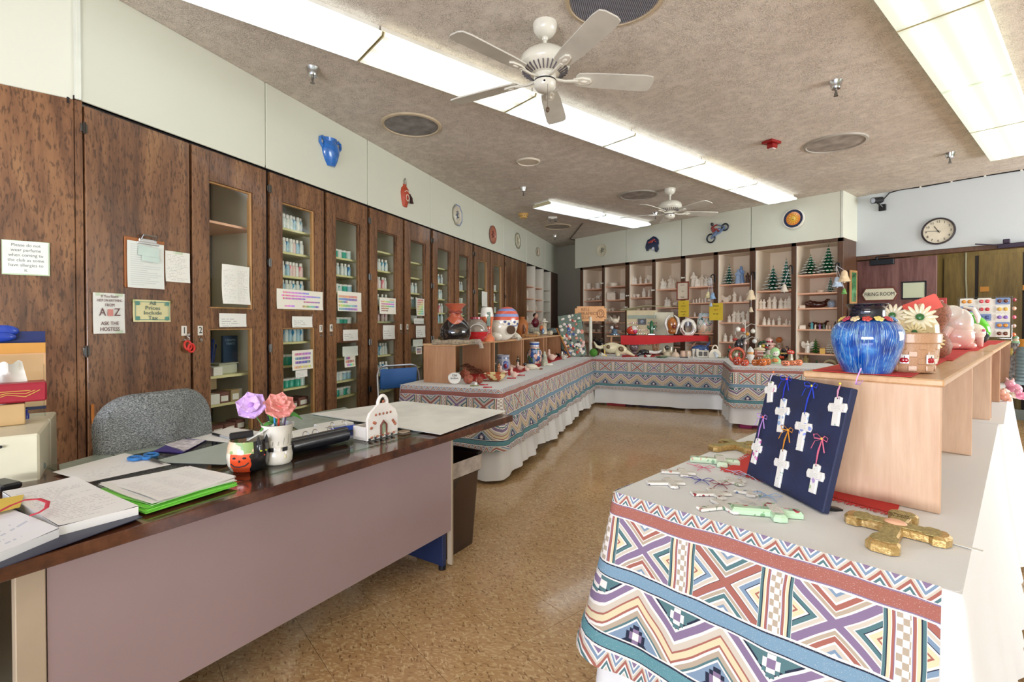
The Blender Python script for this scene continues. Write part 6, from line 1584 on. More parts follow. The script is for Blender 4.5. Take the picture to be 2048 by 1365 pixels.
# ================================================================ grey office chair
def m_tweed():
    n=NT('grey_tweed');co=n.coord();a=n.noise(n.vmap(co,(1,1,2.5)),170,2,.7)
    n.bump(a,.5,.002);return n.done(n.ramp(a.rng(.3,.7),[(0,'#33383A'),(.5,'#777C7C'),(1,'#B9BCBA')]),.95,0,0,.1)
M_TW=m_tweed()
pc=P(301,900,.745);cp=Vector((pc.x,pc.y))+Vector((-.055,.05))
t=thing('office_chair','grey tweed office chair pushed in behind the desk','chair',(cp.x,cp.y,0),AD+pi+.12)
def backf(u,v,s=1):
    x=(u-.5)*2;z=(v-.5)*2;ex=abs(x)**3.2;ez=abs(z)**3.2;k=max(0,1-max(ex,0))**.3
    return x,z
g=G();pts=[]
def rr(w,h,n=9,r=.13):
    o=[]
    for(cx_,cz_,a0)in((w-r,h-r,0),(-w+r,h-r,90),(-w+r*.6,-h+r*.6,180),(w-r*.6,-h+r*.6,270)):
        rad=r if a0<180 else r*.6
        for i in range(n):a=radians(a0+90*i/(n-1));o.append((cx_+rad*cos(a),cz_+rad*sin(a)))
    return o
out=rr(.222,.23)
ring=[];levels=[(0,.93,-.035),(0,1.0,-.015),(0,1.0,.03),(0,.95,.055),(0,.6,.07),(0,.2,.074)]
N=len(out);vs=[]
for _,s_c,y in[(0,.6,-.045)]+levels:
    for(x,z)in out:vs.append((x*s_c,y-.035*(x/.222)**2,z*s_c+.0))
fs=[]
for j in range(len(levels)):
    for i in range(N):fs.append((j*N+i,j*N+(i+1)%N,(j+1)*N+(i+1)%N,(j+1)*N+i))
fs+=[tuple(reversed(range(N))),tuple(len(levels)*N+i for i in range(N))]
G()._a(vs,fs).build('backrest',M_TW,t,TM((0,.02,.745),pi,.12))
G().box((0,.28,.46),(.50,.48,.09),.04).build('seat',M_TW,t)
G().tube([(0,.05,.62),(0,.08,.40),(0,.2,.38)],.022,8).build('back_bracket',M_BLACK,t)
G().cyl((0,.27,.10),(0,.27,.42),.028,seg=12).build('column',M_BLACK,t)
for k in range(5):
    a=2*pi*k/5;l_=G().tube([(0,.27,.12),(.27*cos(a),.27+.27*sin(a),.075)],[.024,.016],8).build('base_leg',M_BLACK,t);G().tube([(.27*cos(a)-.012,.27+.27*sin(a),.028),(.27*cos(a)+.012,.27+.27*sin(a),.028)],.028,12).build('caster',M_BLACK,l_)
# blue folding chair by the wall
_c=LT(.42,1.17);t=thing('folding_chair','blue metal folding chair behind the nearest oak riser','chair',(_c.x,_c.y,0),AT+pi/2+2.6)
M_BCH=mat('blue_vinyl','#2C5F9E',.4);M_TUBE=mat('chromed_tube','#B9BAC0',.25,.9)
g=G().tube([(-.22,.06,0),(-.22,-.01,.5),(-.215,-.05,.78),(-.19,-.06,.845),(-.14,-.062,.86),(.14,-.062,.86),(.19,-.06,.845),(.215,-.05,.78),(.22,-.01,.5),(.22,.06,0)],.011,8).tube([(-.2,.36,0),(-.2,.02,.5)],.011,8).tube([(.2,.36,0),(.2,.02,.5)],.011,8).build('tube_frame',M_TUBE,t)
G().box((0,-.045,.74),(.38,.015,.19),.006,rx=-.06).build('backrest',M_BCH,t);G().box((0,.18,.445),(.4,.38,.03),.01).build('seat',M_BCH,t)
# waste bin with liner
pc=P(930,1112,0);t=thing('waste_bin','tall brown waste bin with a black liner at the desk end','bin',(pc.x-.15,pc.y-.03,0),ADk)
M_BIN=mat('dark_brown_plastic','#3A2620',.35,coat=.2)
def rbox(w,d,r=.05,n=5):
    o=[]
    for(cx_,cy_,a0)in((w-r,d-r,0),(-w+r,d-r,90),(-w+r,-d+r,180),(w-r,-d+r,270)):
        for i in range(n):a=radians(a0+90*i/(n-1));o.append((cx_+r*cos(a),cy_+r*sin(a)))
    return o
def loft(levels,cap0=True):
    vs=[];fs=[];N=None
    for w,d,z,r in levels:
        o=rbox(w,d,r);N=len(o);vs+=[(x,y,z)for x,y in o]
    for j in range(len(levels)-1):
        for i in range(N):fs.append((j*N+i,j*N+(i+1)%N,(j+1)*N+(i+1)%N,(j+1)*N+i))
    if cap0:fs.append(tuple(reversed(range(N))))
    return vs,fs
vs,fs=loft([(.095,.145,0,.03),(.12,.185,.50,.04),(.123,.188,.505,.04),(.117,.182,.505,.04),(.09,.14,.01,.03)]);G()._a(vs,fs).build('bin_body',M_BIN,t)
n_=NT('black_liner');
lv=[(.112,.177,.35,.04),(.119,.184,.5,.04),(.130,.195,.515,.045),(.130,.195,.49,.045),(.126,.190,.425,.045)]
vs,fs=loft(lv,True);vs=[(x*(1+.02*sin(z*60+atan2(y,x)*9)),y*(1+.02*sin(atan2(y,x)*11)),z+.008*sin(atan2(y,x)*7))for x,y,z in vs]
G()._a(vs,fs).build('liner',mat('black_bin_liner','#20181C',.25,coat=.3),t)
vs,fs=loft([(.129,.194,.43,.045),(.131,.196,.49,.045),(.133,.198,.517,.045)],False);G()._a([(x*1.004,y*1.004,z+.008*sin(atan2(y,x)*7))for x,y,z in vs],fs).build('liner_cuff',mat('translucent_liner_cuff','#B9AFA6',.3,var=.15,vs=20),t)
# ================================================================ white file box and what stands on it
z0=.90;a_,b_=P(113,823,z0),P(78,868,z0)
t=thing('file_cabinet','cream two-part file box at the left edge beside the chair','cabinet',(b_.x,b_.y,0),0)
d=Vector((a_.x-b_.x,a_.y-b_.y));Lb=d.length;an=atan2(d.y,d.x);t.rotation_euler=(0,0,an)
M_FC=mat('cream_painted_metal','#E3E0C6',.4,coat=.2)
G().box((Lb*.30,.26,z0/2),(Lb*.58,.52,z0),.006).build('front_unit',M_FC,t,smooth=False)
G().box((Lb*.80,.26,z0/2+.0),(Lb*.40,.52,z0),.006).build('rear_unit',M_FC,t,smooth=False)
q=P(45,868,z0-.0);G().cyl((-.001,.09,z0-.03),(-.004,.09,z0-.03),.005,seg=10).build('lock_hole',M_BLACK,t)
def onbox(name,label,cat,px,py,z=z0):t=thing(name,label,cat,(0,0,0));p=put(t,px,py,z);return t,mpp(p)
t,m=onbox('acrylic_rack','clear acrylic document rack on the cream file box','rack',40,832)
G().box((0,.08,.0),(.001,.001,.001)).box((80*m*.45,0,.10),(.003,.16,.20)).box((0,-.06,.05),(80*m*.9,.003,.10)).box((0,.07,.12),(80*m*.9,.003,.24)).build('rack',M_ACRYL,t,smooth=False)
t,m=onbox('envelope','orange manila envelope standing in the clear rack','envelope',30,828);G().box((0,.02,70*m+.015),(92*m,.004,128*m),.001).build('sheet',mat('manila_orange','#DDA14E',.6),t,smooth=False);G().box((0,.012,58*m+.015),(92*m,.004,110*m),.001).build('flap',mat('manila_peach','#E0B080',.6),t,smooth=False)
t,m=onbox('clipboard','dark blue clipboard with blue clip behind the orange envelope','clipboard',38,826);G().box((0,.04,82*m),(80*m,.004,162*m),.001).build('board',mat('navy_board','#24346E',.4),t,smooth=False)
G().ell((-20*m,.03,164*m),(22*m,.012,12*m),14,8).ell((-26*m,.02,152*m),(24*m,.014,10*m),14,8).build('clip',mat('royal_blue_plastic','#2448B4',.3,coat=.4),t)
t,m=onbox('tissue_box','red tissue box with gold scrolls, a white tissue standing out','tissue box',30,846);zz=42*m
G().box((0,0,zz+20*m),(92*m,.12,38*m),.006).build('box',mat('crimson_card','#A8263A',.4),t,smooth=False)
g=G()
for i in range(3):g.tube([(-40*m+8*m*i,-.061,zz+8*m+8*m*i),(-10*m,-.061,zz+18*m+3*m*i),(15*m,-.061,zz+12*m+6*m*i),(36*m-7*m*i,-.061,zz+24*m)],.0016,5)
g.build('gold_scroll',mat('gold_print','#D9B25A',.4),t)
def fn(u,v):x=(u-.5)*62*m*(1-.25*v);return(x-12*m,.01+.03*sin(u*9)*v,zz+38*m+44*m*v*(1-.15*sin(u*7)**2),u,v)
G().grid(14,8,fn).build('tissue',M_PAPER,t)
t,m=onbox('cardboard_box','tan cardboard box under the red tissue box','box',24,848);G().box((-2*m,0,21*m),(42*m,.11,41*m),.003).build('box',mat('tan_board','#C6A676',.6),t,smooth=False)
t,m=onbox('white_bottle','white bottle cut by the left picture edge on the file box','bottle',-10,852);G().lathe([(0,0),(16*m,0),(17*m,4*m),(17*m,70*m),(8*m,84*m),(8*m,100*m),(0,100*m)],20).build('bottle',mat('white_blue_label','#E4E8E6',.4),t)
t,m=onbox('small_bottle','tiny dark blue bottle beside the cardboard box','bottle',52,838);G().lathe([(0,0),(5*m,0),(5*m,10*m),(2.5*m,13*m),(3*m,18*m),(0,19*m)],12).build('bottle',glaze('#2438A8'),t)
# ================================================================ on the left display table
ZR=ZT+.3425+.003   # top of the left risers
ZRL=ZT+.345
# black and terracotta vase
t=thing('black_vase','shiny black round vase with flared terracotta neck on the riser','vase',(0,0,0));pc=put(t,911,688,ZR);m=mpp(pc);u_=m
def m_blk():
    n=NT('black_lustre_terracotta');x,y,z=n.sep(n.coord());a=n.math('ARCTAN2',y,x);nz=n.noise(n.coord(),14,3)
    c=n.mix((z+(a*3.0).sin()*5*u_+(nz-.5)*6*u_).gt(44*u_),n.mix(nz.gt(.62),lin('#1B1718'),lin('#4A3A30')),lin('#B4583C'))
    return n.done(c,(z).rng(44*u_,52*u_,.08,.35),0,.7)
mb=m_blk()
G().lathe([(0,0),(18*m,0),(26*m,6*m),(31*m,18*m),(30.5*m,30*m),(25*m,42*m),(15*m,52*m),(11*m,57*m),(10.5*m,63*m),(13*m,70*m),(22*m,79*m),(21*m,80*m),(12*m,72*m),(8*m,62*m)],40,cap=False).build('body',mb,t)
G().tube([(12*m*cos(a),12*m*sin(a),63.5*m+1.2*m*sin(5*a))for a in[i*pi/10 for i in range(20)]],2*m,7,closed=True).ell((5*m,-12*m,62*m),(5*m,3*m,3.5*m),8,6).build('braided_cord',mat('red_brown_cord','#8A4030',.7),t)
def rope(label,px,py,pts,r,c,z=ZR,nm='driftwood'):
    q0=P(px,py,z);m=mpp(q0);f=facing(q0)
    g=G();g.tube([(x*m,y*m,zz*m+r*m)for x,y,zz in pts],[r*m*(1+.25*sin(i*2.1))for i in range(len(pts))],8)
    tag(g.build(nm,mat('pale_twisted_rope',c,.9,var=.2,vs=60,bump=.6,bs=90),None,TM(tuple(q0),f)),label,'ornament')
rope('grey brown twisted fibre rope lying under the black vase',905,690,[(-40,0,0),(-30,-3,1),(-20,-5,0),(-6,-6,1),(10,-5,0),(22,-4,1),(34,-6,0),(44,-3,1)],5,'#9A8B74')
rope('end of the fibre rope hanging over the riser edge',950,690,[(0,2,1),(8,-4,1),(12,-9,-4),(13,-10,-12)],5,'#A8998A')
# fish bowl
t=thing('glass_bowl','round glass bowl with red rim and red patterned base','bowl',(0,0,0));pc=put(t,952,684,ZR);m=mpp(pc)
G().lathe([(0,0),(12*m,0),(20*m,8*m),(24*m,22*m),(21*m,36*m),(12*m,44*m),(10*m,46*m)],30,cap=False).build('bowl',mat('smoky_taupe_glass','#9A8F84',.1,coat=.6),t)
G().lathe([(10*m,45*m),(12*m,45*m),(12*m,49*m),(0,50*m)],24).build('rim',glaze('#A8283A'),t)
G().lathe([(12.5*m,0),(20.6*m,7.6*m),(24.3*m,16*m),(24.6*m,20*m)],30,cap=False,mod=lambda a,z:1.01+.004*sin(5*a)).build('red_flames',glaze('#C8202C'),t)
G().tube([(14*m*cos(a)+2*m,-21*m-2*m*sin(a),24*m+11*m*sin(a))for a in[i*pi/10 for i in range(11)]],.9*m,5).build('white_line',M_CAP,t)
# tall orange and white canister figure
t=thing('tall_canister','tall orange and white ceramic lantern between bowl and striped hat piece','canister',(0,0,0));pc=put(t,974,683,ZR);m=mpp(pc)
G().lathe([(0,0),(16*m,0),(15*m,6*m),(10*m,14*m),(10*m,30*m),(13*m,46*m),(13*m,50*m)],24,cap=False).build('base',glaze('#E07A50',var=.15),t)
G().lathe([(13*m,49*m),(13.5*m,51*m),(11*m,66*m),(9*m,68*m),(0,68*m)],24).build('white_top',glaze('#EFEDE4'),t)
G().box((3*m,-11.5*m,44*m),(8*m,3*m,28*m),1*m).build('window',glaze('#5C7A6A',var=.3),t);G().box((4*m,-11*m,20*m),(8*m,3*m,10*m),1*m).build('red_band',glaze('#C23A34'),t)
# white ring-shaped piece with striped cap
t=thing('mask_pot','white pear-shaped pot with a dark round hole and striped blue-red cap','pot',(0,0,0));pc=put(t,1010,681,ZR);m=mpp(pc);t.rotation_euler[2]+=.25
def m_strip():
    n=NT('striped_cap_glaze');x,y,z=n.sep(n.coord());k=z-x*.55+0.0
    c=n.ramp(k.rng(-18*m,36*m),[(0,'#F3EFE2'),(.07,'#6F7FB8'),(.14,'#F0ECE0'),(.36,'#D9614C'),(.50,'#8C9BD0'),(.62,'#D9614C'),(.74,'#7F8FC8'),(.84,'#D9614C'),(.93,'#6F7F6A')],True)
    d=((x*(2*pi/(9*m)*.5)).sin()*(z*(2*pi/(9*m)*.5)).sin()).abs().gt(.55)*k.rng(-18*m,36*m).between(.16,.34)
    return n.done(n.mix(d,c,lin('#4A5A8C')),.2,0,.5)
g=G();sec=[(-24,0,3,2),(-22,0,8,10),(-15,0,13,18),(-6,0,17,24),(4,0,20,27),(14,0,23,30)]
# a leaning pear: disc body with the cap folded over its top
g.ell((0,0,30*m),(26*m,15*m,31*m),28,18,rot=(0,.35,0)).ell((-16*m,0,9*m),(14*m,12*m,10*m),16,10)
g.build('pot_body',glaze('#F0ECDD'),t)
g=G();g.ell((0,0,0),(26*m,16.5*m,29*m),32,24)
vs=[v for v in g.v];keep=[f for f in g.f if sum(g.v[i][2]-g.v[i][0]*.15 for i in f)/len(f)>-9*m]
g2=G();g2._a(vs,keep);g2.build('striped_cap',m_strip(),t,TM((2*m,0,39*m),0,0,.5))
G().lathe([(0,0),(7.5*m,0),(8.5*m,-1*m),(9*m,2*m)],22).build('round_hole',glaze('#4A3426'),t,TM((8*m,-14.9*m,21*m),0,pi/2))
rope('white wool pompom hanging over the riser edge',1030,680,[(-6,0,2),(0,-2,3),(6,-4,1),(9,-6,-5)],6,'#E6DFCC',nm='wool_tuft')
# orange vase and figures further along
t=thing('clay_vase','tan orange clay vase with dark figure behind the striped cap','vase',(0,0,0));pc=put(t,1044,674,ZR);m=mpp(pc)
G().lathe([(0,0),(9*m,0),(12*m,12*m),(13*m,24*m),(9*m,33*m),(5*m,36*m),(6*m,40*m),(5*m,40*m)],24,cap=False).build('body',mat('orange_clay_glaze','#B8703C',.35),t)
G().tube([(3*m,-12*m,4*m),(5*m,-13*m,14*m),(3*m,-12*m,24*m)],[2*m,3*m,1.5*m],6).build('dark_figure',glaze('#6A3A20'),t)
rope('tan dried husk on the riser beside the clay vase',1058,675,[(-14,0,0),(-4,-2,1),(8,-2,0),(18,-1,1)],3,'#B98A5A',nm='dried_husk')
rope('cream wool tuft hanging at the third riser edge',1074,672,[(-6,0,1),(0,-2,1),(5,-3,-2)],4,'#D9CDB0',nm='wool_tuft')
rope('round cream wool tuft at the fourth riser edge',1101,671,[(-4,0,1),(1,-2,1),(4,-3,0)],4,'#DDD3BA',nm='wool_tuft')
def fig(name,label,cat,px,py,z,h,parts,rz=0.0,group=None):
    """parts: list of (part name, colour, fn(g, m)) with m metres per picture pixel at the spot"""
    t=thing(name,label,cat,(0,0,0),0,group);pc=put(t,px,py,z,rz);m=mpp(pc)
    for pn,c,f in parts:
        g=G();f(g,m);g.build(pn,c if not isinstance(c,str)else glaze(c),t)
    return t
fig('seated_figure','small figure in a dark red jacket sitting above a patterned block','figurine',1071,668,ZR,40,[
    ('block',glaze('#C9C6B0',var=.3,vs=90),lambda g,m:g.box((-2*m,0,7*m),(24*m,14*m,12*m),2*m)),
    ('jacket','#7A1E34',lambda g,m:g.ell((0,0,22*m),(7*m,6*m,10*m),12,8).tube([(-5*m,0,26*m),(-7*m,-4*m,20*m)],2.2*m,6)),
    ('head','#E2A890',lambda g,m:g.ell((1*m,0,35*m),(5*m,5*m,5.5*m),12,8)),('hair','#2A1A18',lambda g,m:g.ell((-1*m,.6*m,37*m),(4.6*m,5*m,4.5*m),12,8))])
fig('seated_figure','patchwork figure in a pale wide hat sitting on the far riser','figurine',1088,669,ZR,36,[
    ('robe','#D9CDB4',lambda g,m:k_robed(g,30*m,kneel=True)),('orange_patch','#D8743E',lambda g,m:g.ell((-5*m,-5*m,12*m),(4*m,3*m,6*m),8,6)),
    ('blue_patch','#7FA0C8',lambda g,m:g.ell((-2*m,-7*m,6*m),(3*m,3*m,6*m),8,6)),('hat','#E6DFCF',lambda g,m:g.lathe([(0,24*m),(9*m,25*m),(9*m,26*m),(4*m,28*m),(3*m,31*m),(0,32*m)],16))])
fig('fish_figure','grey green fish-shaped dish at the end of the risers','figurine',1106,668,ZR,14,[('body',glaze('#7E8F8C',var=.2),lambda g,m:g.ell((0,0,6*m),(12*m,6*m,6*m),14,8).tube([(-9*m,0,8*m),(-15*m,0,14*m)],[3*m,1*m],6).tube([(8*m,0,8*m),(15*m,-2*m,12*m)],[2*m,.6*m],6))])
# ---- table level
def runner(q,label,z=ZT+.0012):
    return sheet('red_runner',q,z,mat('red_felt','#C8262A',.8),label,'cloth',.0015,.001)
runner([(918,752),(975,742),(1000,752),(945,764)],'red cloth under the gourds and striped bowl')
runner([(1010,742),(1052,730),(1060,740),(1018,752)],'red cloth under the white geese')
runner([(1060,725),(1100,712),(1112,722),(1076,735)],'red cloth under the blue painted jug')
runner([(1100,714),(1150,706),(1152,712),(1112,722)],'red cloth before the board of brooches')
t=thing('stone_sign','round white stone lettered Old Indian Friends by hand','sign',(0,0,0));pc=put(t,909,769,ZT+.001);m=mpp(pc)
g=G().prism([(13*m*cos(a)*(1+.05*sin(3*a)),12*m*sin(a)*(1+.05*cos(2*a)))for a in[i*pi/12 for i in range(24)]],0,4*m,1.2*m);g.build('stone',mat('white_painted_stone','#E6E3DA',.6,bump=.3),t,TM((0,2*m,12*m),0,pi/2-.08))
for i,s in enumerate(('Old','Indian','Friends')):text(s,6.5*m,'lettering',M_INK,t,TM((0,-2.6*m+i*.35*m,18*m-5.8*m*i),0,pi/2-.08),depth=.0003)
def gourd(px,py,r,c,label):
    fig('dried_gourd',label,'gourd',px,py,ZT+.003,20,[('gourd',mat('red_brown_gourd',c,.6,var=.25,vs=60,bump=.5,bs=120),lambda g,m:g.ell((0,0,r*.95*m),(r*1.05*m,r*m,r*.95*m),18,12).tube([(0,0,1.8*r*m),(2*m,0,2.2*r*m),(0,0,2.5*r*m)],[1.6*m,1*m,.6*m],6))],group='dried gourds')
gourd(937,768,10,'#A85A42','red-brown speckled gourd beside the white stone sign');gourd(958,768,8,'#9A4E38','smaller red-brown gourd behind the white price tag')
gourd(929,757,9,'#B4624A','coral coloured gourd behind the front pair')
t=thing('dried_leaves','bundle of curled brown dried leaves behind the gourds','dried leaves',(0,0,0));pc=put(t,945,752,ZT+.003);m=mpp(pc)
for i in range(14):
    a=i*2.4;x0=(-18+36*((i*7)%13)/13)*m;z0_=(6+18*((i*5)%11)/11)*m
    G().tube([(x0-9*m,-2*m,z0_-4*m),(x0,-4*m-2*m*sin(a),z0_),(x0+8*m,0,z0_+2*m*cos(a)),(x0+13*m,3*m,z0_-3*m)],[.8*m,2.6*m,2.2*m,.6*m],6,flat=.45).build('dried_leaf',mat('brown_dry_leaf','#7E4A36',.7,var=.25,vs=50),t)
t=thing('woven_bowl','shallow cream bowl with a rust-red star pattern','bowl',(0,0,0));pc=put(t,991,762,ZT+.001);m=mpp(pc)
def starm(i,k):return 1 if((k+i*1)%6)<3 else 0
G().lathe([(0,0),(8*m,0),(14*m,3*m),(19*m,7*m),(23*m,12*m),(25*m,15*m),(24*m,15*m),(18*m,9*m),(10*m,4*m),(0,3*m)],36,cap=False,mat_at=starm).build('bowl',[glaze('#E9D49A'),glaze('#B5552F')],t)
rope('brown dry stalk lying in front of the striped bowl',975,763,[(-22,3,0),(-4,0,0),(10,-4,0),(22,-8,0)],1.2,'#8A5A40',z=ZT+.001,nm='dry_stalk')
def chili(px,py,label,c='#C23440'):rope(label,px,py,[(-9,0,0),(-3,0,0),(4,0,0),(9,0,0)],1.1,c,z=ZT+.001,nm='chili_pod')
chili(967,771,'red chili pod lying in front of the price tag, upper one');chili(975,776,'red chili pod nearest the cloth edge');chili(1023,758,'red chili pod beside the white goose');chili(1041,752,'thin red chili pod farther along the cloth edge')
chili(949,773,'olive dry pod beside the white price tag','#8A8A50')
tag(G().box((0,0,.012),(.022,.002,.024)).tube([(0,0,.024),(.002,.002,.05)],.0008,4).build('price_tag',M_PAPER,None,TM(tuple(P(952,771,ZT)),facing(P(952,771,ZT)),-.3),smooth=False),'white price tag standing among the gourds','tag')
def jarp(g,m):g.lathe([(0,0),(10*m,0),(14*m,5*m),(15*m,14*m),(13*m,22*m),(12*m,25*m),(13*m,28*m),(13.5*m,31*m),(12*m,31*m),(11*m,26*m)],30,cap=False)
fig('glazed_pot','grey-blue pot with a red and blue oval motif','pot',1006,741,ZT+.001,31,[('body',glaze('#A9AEBE',var=.1),jarp),('rim','#5E6F94',lambda g,m:g.lathe([(12.6*m,24*m),(12.4*m,27*m)],30,cap=False)),
    ('motif','#5C6FB4',lambda g,m:g.ell((5*m,-13.6*m,12*m),(6*m,2*m,8*m),14,8)),('red_motif','#9A2A3C',lambda g,m:g.ell((5*m,-14.8*m,10*m),(3*m,2*m,5*m),10,6))])
def bird(g,m,s=1.0):g.ell((0,0,6*m*s),(6.5*m*s,5.5*m*s,6*m*s),14,9).tube([(-3*m*s,0,8*m*s),(-5*m*s,0,13*m*s),(-4*m*s,0,17*m*s)],[4*m*s,2.6*m*s,1.8*m*s],8).ell((-4.4*m*s,0,18*m*s),(2.2*m*s,1.8*m*s,2*m*s),8,6).tube([(5*m*s,0,7*m*s),(10*m*s,0,9*m*s)],[3*m*s,.8*m*s],7)
for px,py,s,l in((1006,752,1.0,'pinkish white goose beside the star bowl'),(1028,756,1.05,'round pinkish white goose nearest the cloth edge'),(1022,741,.95,'pinkish goose behind the pair, by the grey-blue pot'),(1040,742,.9,'pinkish goose leaning left before the oak panel')):
    fig('goose_figurine',l,'figurine',px,py,ZT+.002,18,[('body',mat('pink_white_bisque','#E9C9B8',.5,var=.1,vs=20),lambda g,m,s=s:bird(g,m,s))],group='ceramic geese on the left table')
for i,(px,py,c1,c2,l)in enumerate(((984,743,'#7A1E2C','#D8B8A8','small dark red figure by the base of the second riser'),(990,745,'#2C3A2C','#E3C9B0','small green and black figure with dark hat'),(998,746,'#B9763C','#D9A880','small orange-brown figure beside the grey-blue pot'),(1036,735,'#2E2A22','#C9B58A','small dark figure with straw hat behind a goose'))):
    fig('folk_figurine',l,'figurine',px,py,ZT+.001,20,[('robe',c1,lambda g,m:k_robed(g,20*m,veil=False)),('face',c2,lambda g,m:g.ell((0,-.6*m,17.8*m),(1.8*m,1.6*m,2*m),8,6)),('hat','#3A3A2A',lambda g,m:g.lathe([(0,19*m),(3.4*m,19*m),(1.6*m,20*m),(1.2*m,22*m),(0,22*m)],12))])
def jug():
    t=thing('painted_jug','tall jug painted with blue, pink and cream birds','jug',(0,0,0));pc=put(t,1069,727,ZT+.003);m=mpp(pc)
    n=NT('blue_pink_cream_painting');co=n.coord();x,y,z=n.sep(co);v=n.vor(n.vmap(co,(1,1,.6),(2,1,0)),28,out='Color');r_,g_,b_=n.sep(v);e=n.vor(n.vmap(co,(1,1,.6),(2,1,0)),28,'DISTANCE_TO_EDGE')
    c=n.ramp(r_,[(0,'#3E63A8'),(.3,'#E3B9A8'),(.5,'#F0EBDD'),(.72,'#8FA9CE'),(.88,'#5A7F5A')],True)
    c=n.mix(z.gt(30*m),c,n.ramp(z.rng(30*m,43*m),[(0,'#E3B9A8'),(.2,'#2E4A8C'),(.28,'#E6DCD6'),(.5,'#3F68B4'),(.8,'#DDE2E8')],True))
    c=n.mix(e.lt(.035)*z.lt(30*m),c,lin('#28304A'))
    G().lathe([(0,0),(12*m,0),(15*m,8*m),(16*m,16*m),(14*m,24*m),(9.5*m,30*m),(9*m,36*m),(9.5*m,42*m),(10*m,43*m),(8.5*m,43*m),(8*m,34*m)],30,cap=False).build('body',n.done(c,.2,0,.5),t)
jug()
fig('duck_figurine','white duck with a black head lying toward the cloth edge','figurine',1060,740,ZT+.001,16,[('body',mat('cream_speckled','#E6DDC6',.4,var=.1),lambda g,m:g.ell((2*m,0,6*m),(13*m,6*m,6*m),14,9).tube([(12*m,0,5*m),(22*m,-2*m,2*m)],[3*m,1*m],7)),('head','#1E2028',lambda g,m:g.ell((-10*m,-1*m,11*m),(3.6*m,3.4*m,3.8*m),10,7)),('brown_bill','#8A4A34',lambda g,m:g.ell((22*m,-3*m,2*m),(4*m,2*m,1.6*m),8,5))])
fig('goose_figurine','small pale goose at the foot of the black-headed duck','figurine',1054,743,ZT+.001,12,[('body',mat('pink_white_bisque','#E9C9B8',.5),lambda g,m:bird(g,m,.6))])
fig('gnome_figurine','grey-white crouching figure with a dark face on the table edge','figurine',1089,732,ZT+.001,30,[('body',glaze('#C9C9B4',var=.2),lambda g,m:k_robed(g,30*m,kneel=True)),('dark_face','#2C2A30',lambda g,m:g.ell((-4*m,-4*m,20*m),(2.4*m,2*m,3*m),8,6)),('foot','#DAD6C6',lambda g,m:g.ell((8*m,-6*m,3*m),(9*m,3*m,3*m),10,6))])
fig('goose_figurine','large pinkish goose behind the crouching grey figure','figurine',1103,722,ZT+.001,22,[('body',mat('pink_white_bisque','#E9C9B8',.5),lambda g,m:bird(g,m,1.15))])
fig('round_head_figurine','cream round-headed figure with black eye patches','figurine',1101,712,ZT+.001,24,[('body',glaze('#D8D2BC'),lambda g,m:g.ell((0,0,14*m),(8*m,7*m,9*m),12,8).ell((0,0,5*m),(7*m,6*m,6*m),12,8)),('black_patch','#17171A',lambda g,m:g.ell((-5*m,-5*m,12*m),(2.4*m,2.4*m,4*m),8,6).ell((5*m,-5*m,14*m),(3*m,2.4*m,5*m),8,6))])
fig('cow_figurine','small black and white cow figure before the wooden rod','figurine',1117,717,ZT+.001,12,[('body','#1C1A22',lambda g,m:k_beast(g,12*m,11*m))],rz=2.6)
fig('goose_figurine','speckled white bird beside the small cow, by the wooden rod','figurine',1128,720,ZT+.001,14,[('body',glaze('#DAD2C6',var=.3,vs=60),lambda g,m:bird(g,m,.85))])
tag(G().tube([tuple(P(1113,657,1.183)),tuple(P(1139,713,ZT+.012))],.016,10).build('wooden_rod',mat('tan_turned_wood','#A8703E',.4)),'tan wooden rod leaning against the end of the oak riser','rod')
# board of brooches on an easel back
pa,pb=P(1122,716,ZT+.001),P(1176,712,ZT+.001)
t=thing('brooch_board','slanted grey-green board crowded with small painted brooches','display board',(0,0,0));m=mpp(pb);f=facing(pb)
t.location=((pa.x+pb.x)/2,(pa.y+pb.y)/2,ZT+.002);t.rotation_euler=(0,0,f)
bw,bh=46*m,84*m;TBm=Matrix.Translation((0,0,0))@Matrix.Rotation(radians(20),4,'Y')@Matrix.Rotation(radians(-16),4,'X')
TBm=Matrix(((1,0,-.30,0),(0,1,.28,0),(0,0,1,0),(0,0,0,1)))
G().box((0,.008,bh*.46),(bw,.014,bh*.92),.003).build('board',mat('grey_green_felt','#76857A',.9,bump=.3),t,TBm)
for i in range(95):
    x=(R.random()-.5)*bw*.88;z=(.04+.86*R.random())*bh;c=R.choice(['#E6DFD0','#E9E4DA','#D8D0BC','#C8503E','#D98A70','#E6B8B0','#3E5AA0','#4E8A6A','#E3C878','#2C2C38','#EFEAE2','#F0E6DC'])
    r_=(1.8+1.8*R.random())*m;G().ell((x,-.002,z),(r_,.006,r_*R.uniform(.7,1.2)),9,6).ell((x+r_*.2,-.008,z),(r_*.4,.003,r_*.4),6,4).build('brooch',glaze(c),t,TBm)
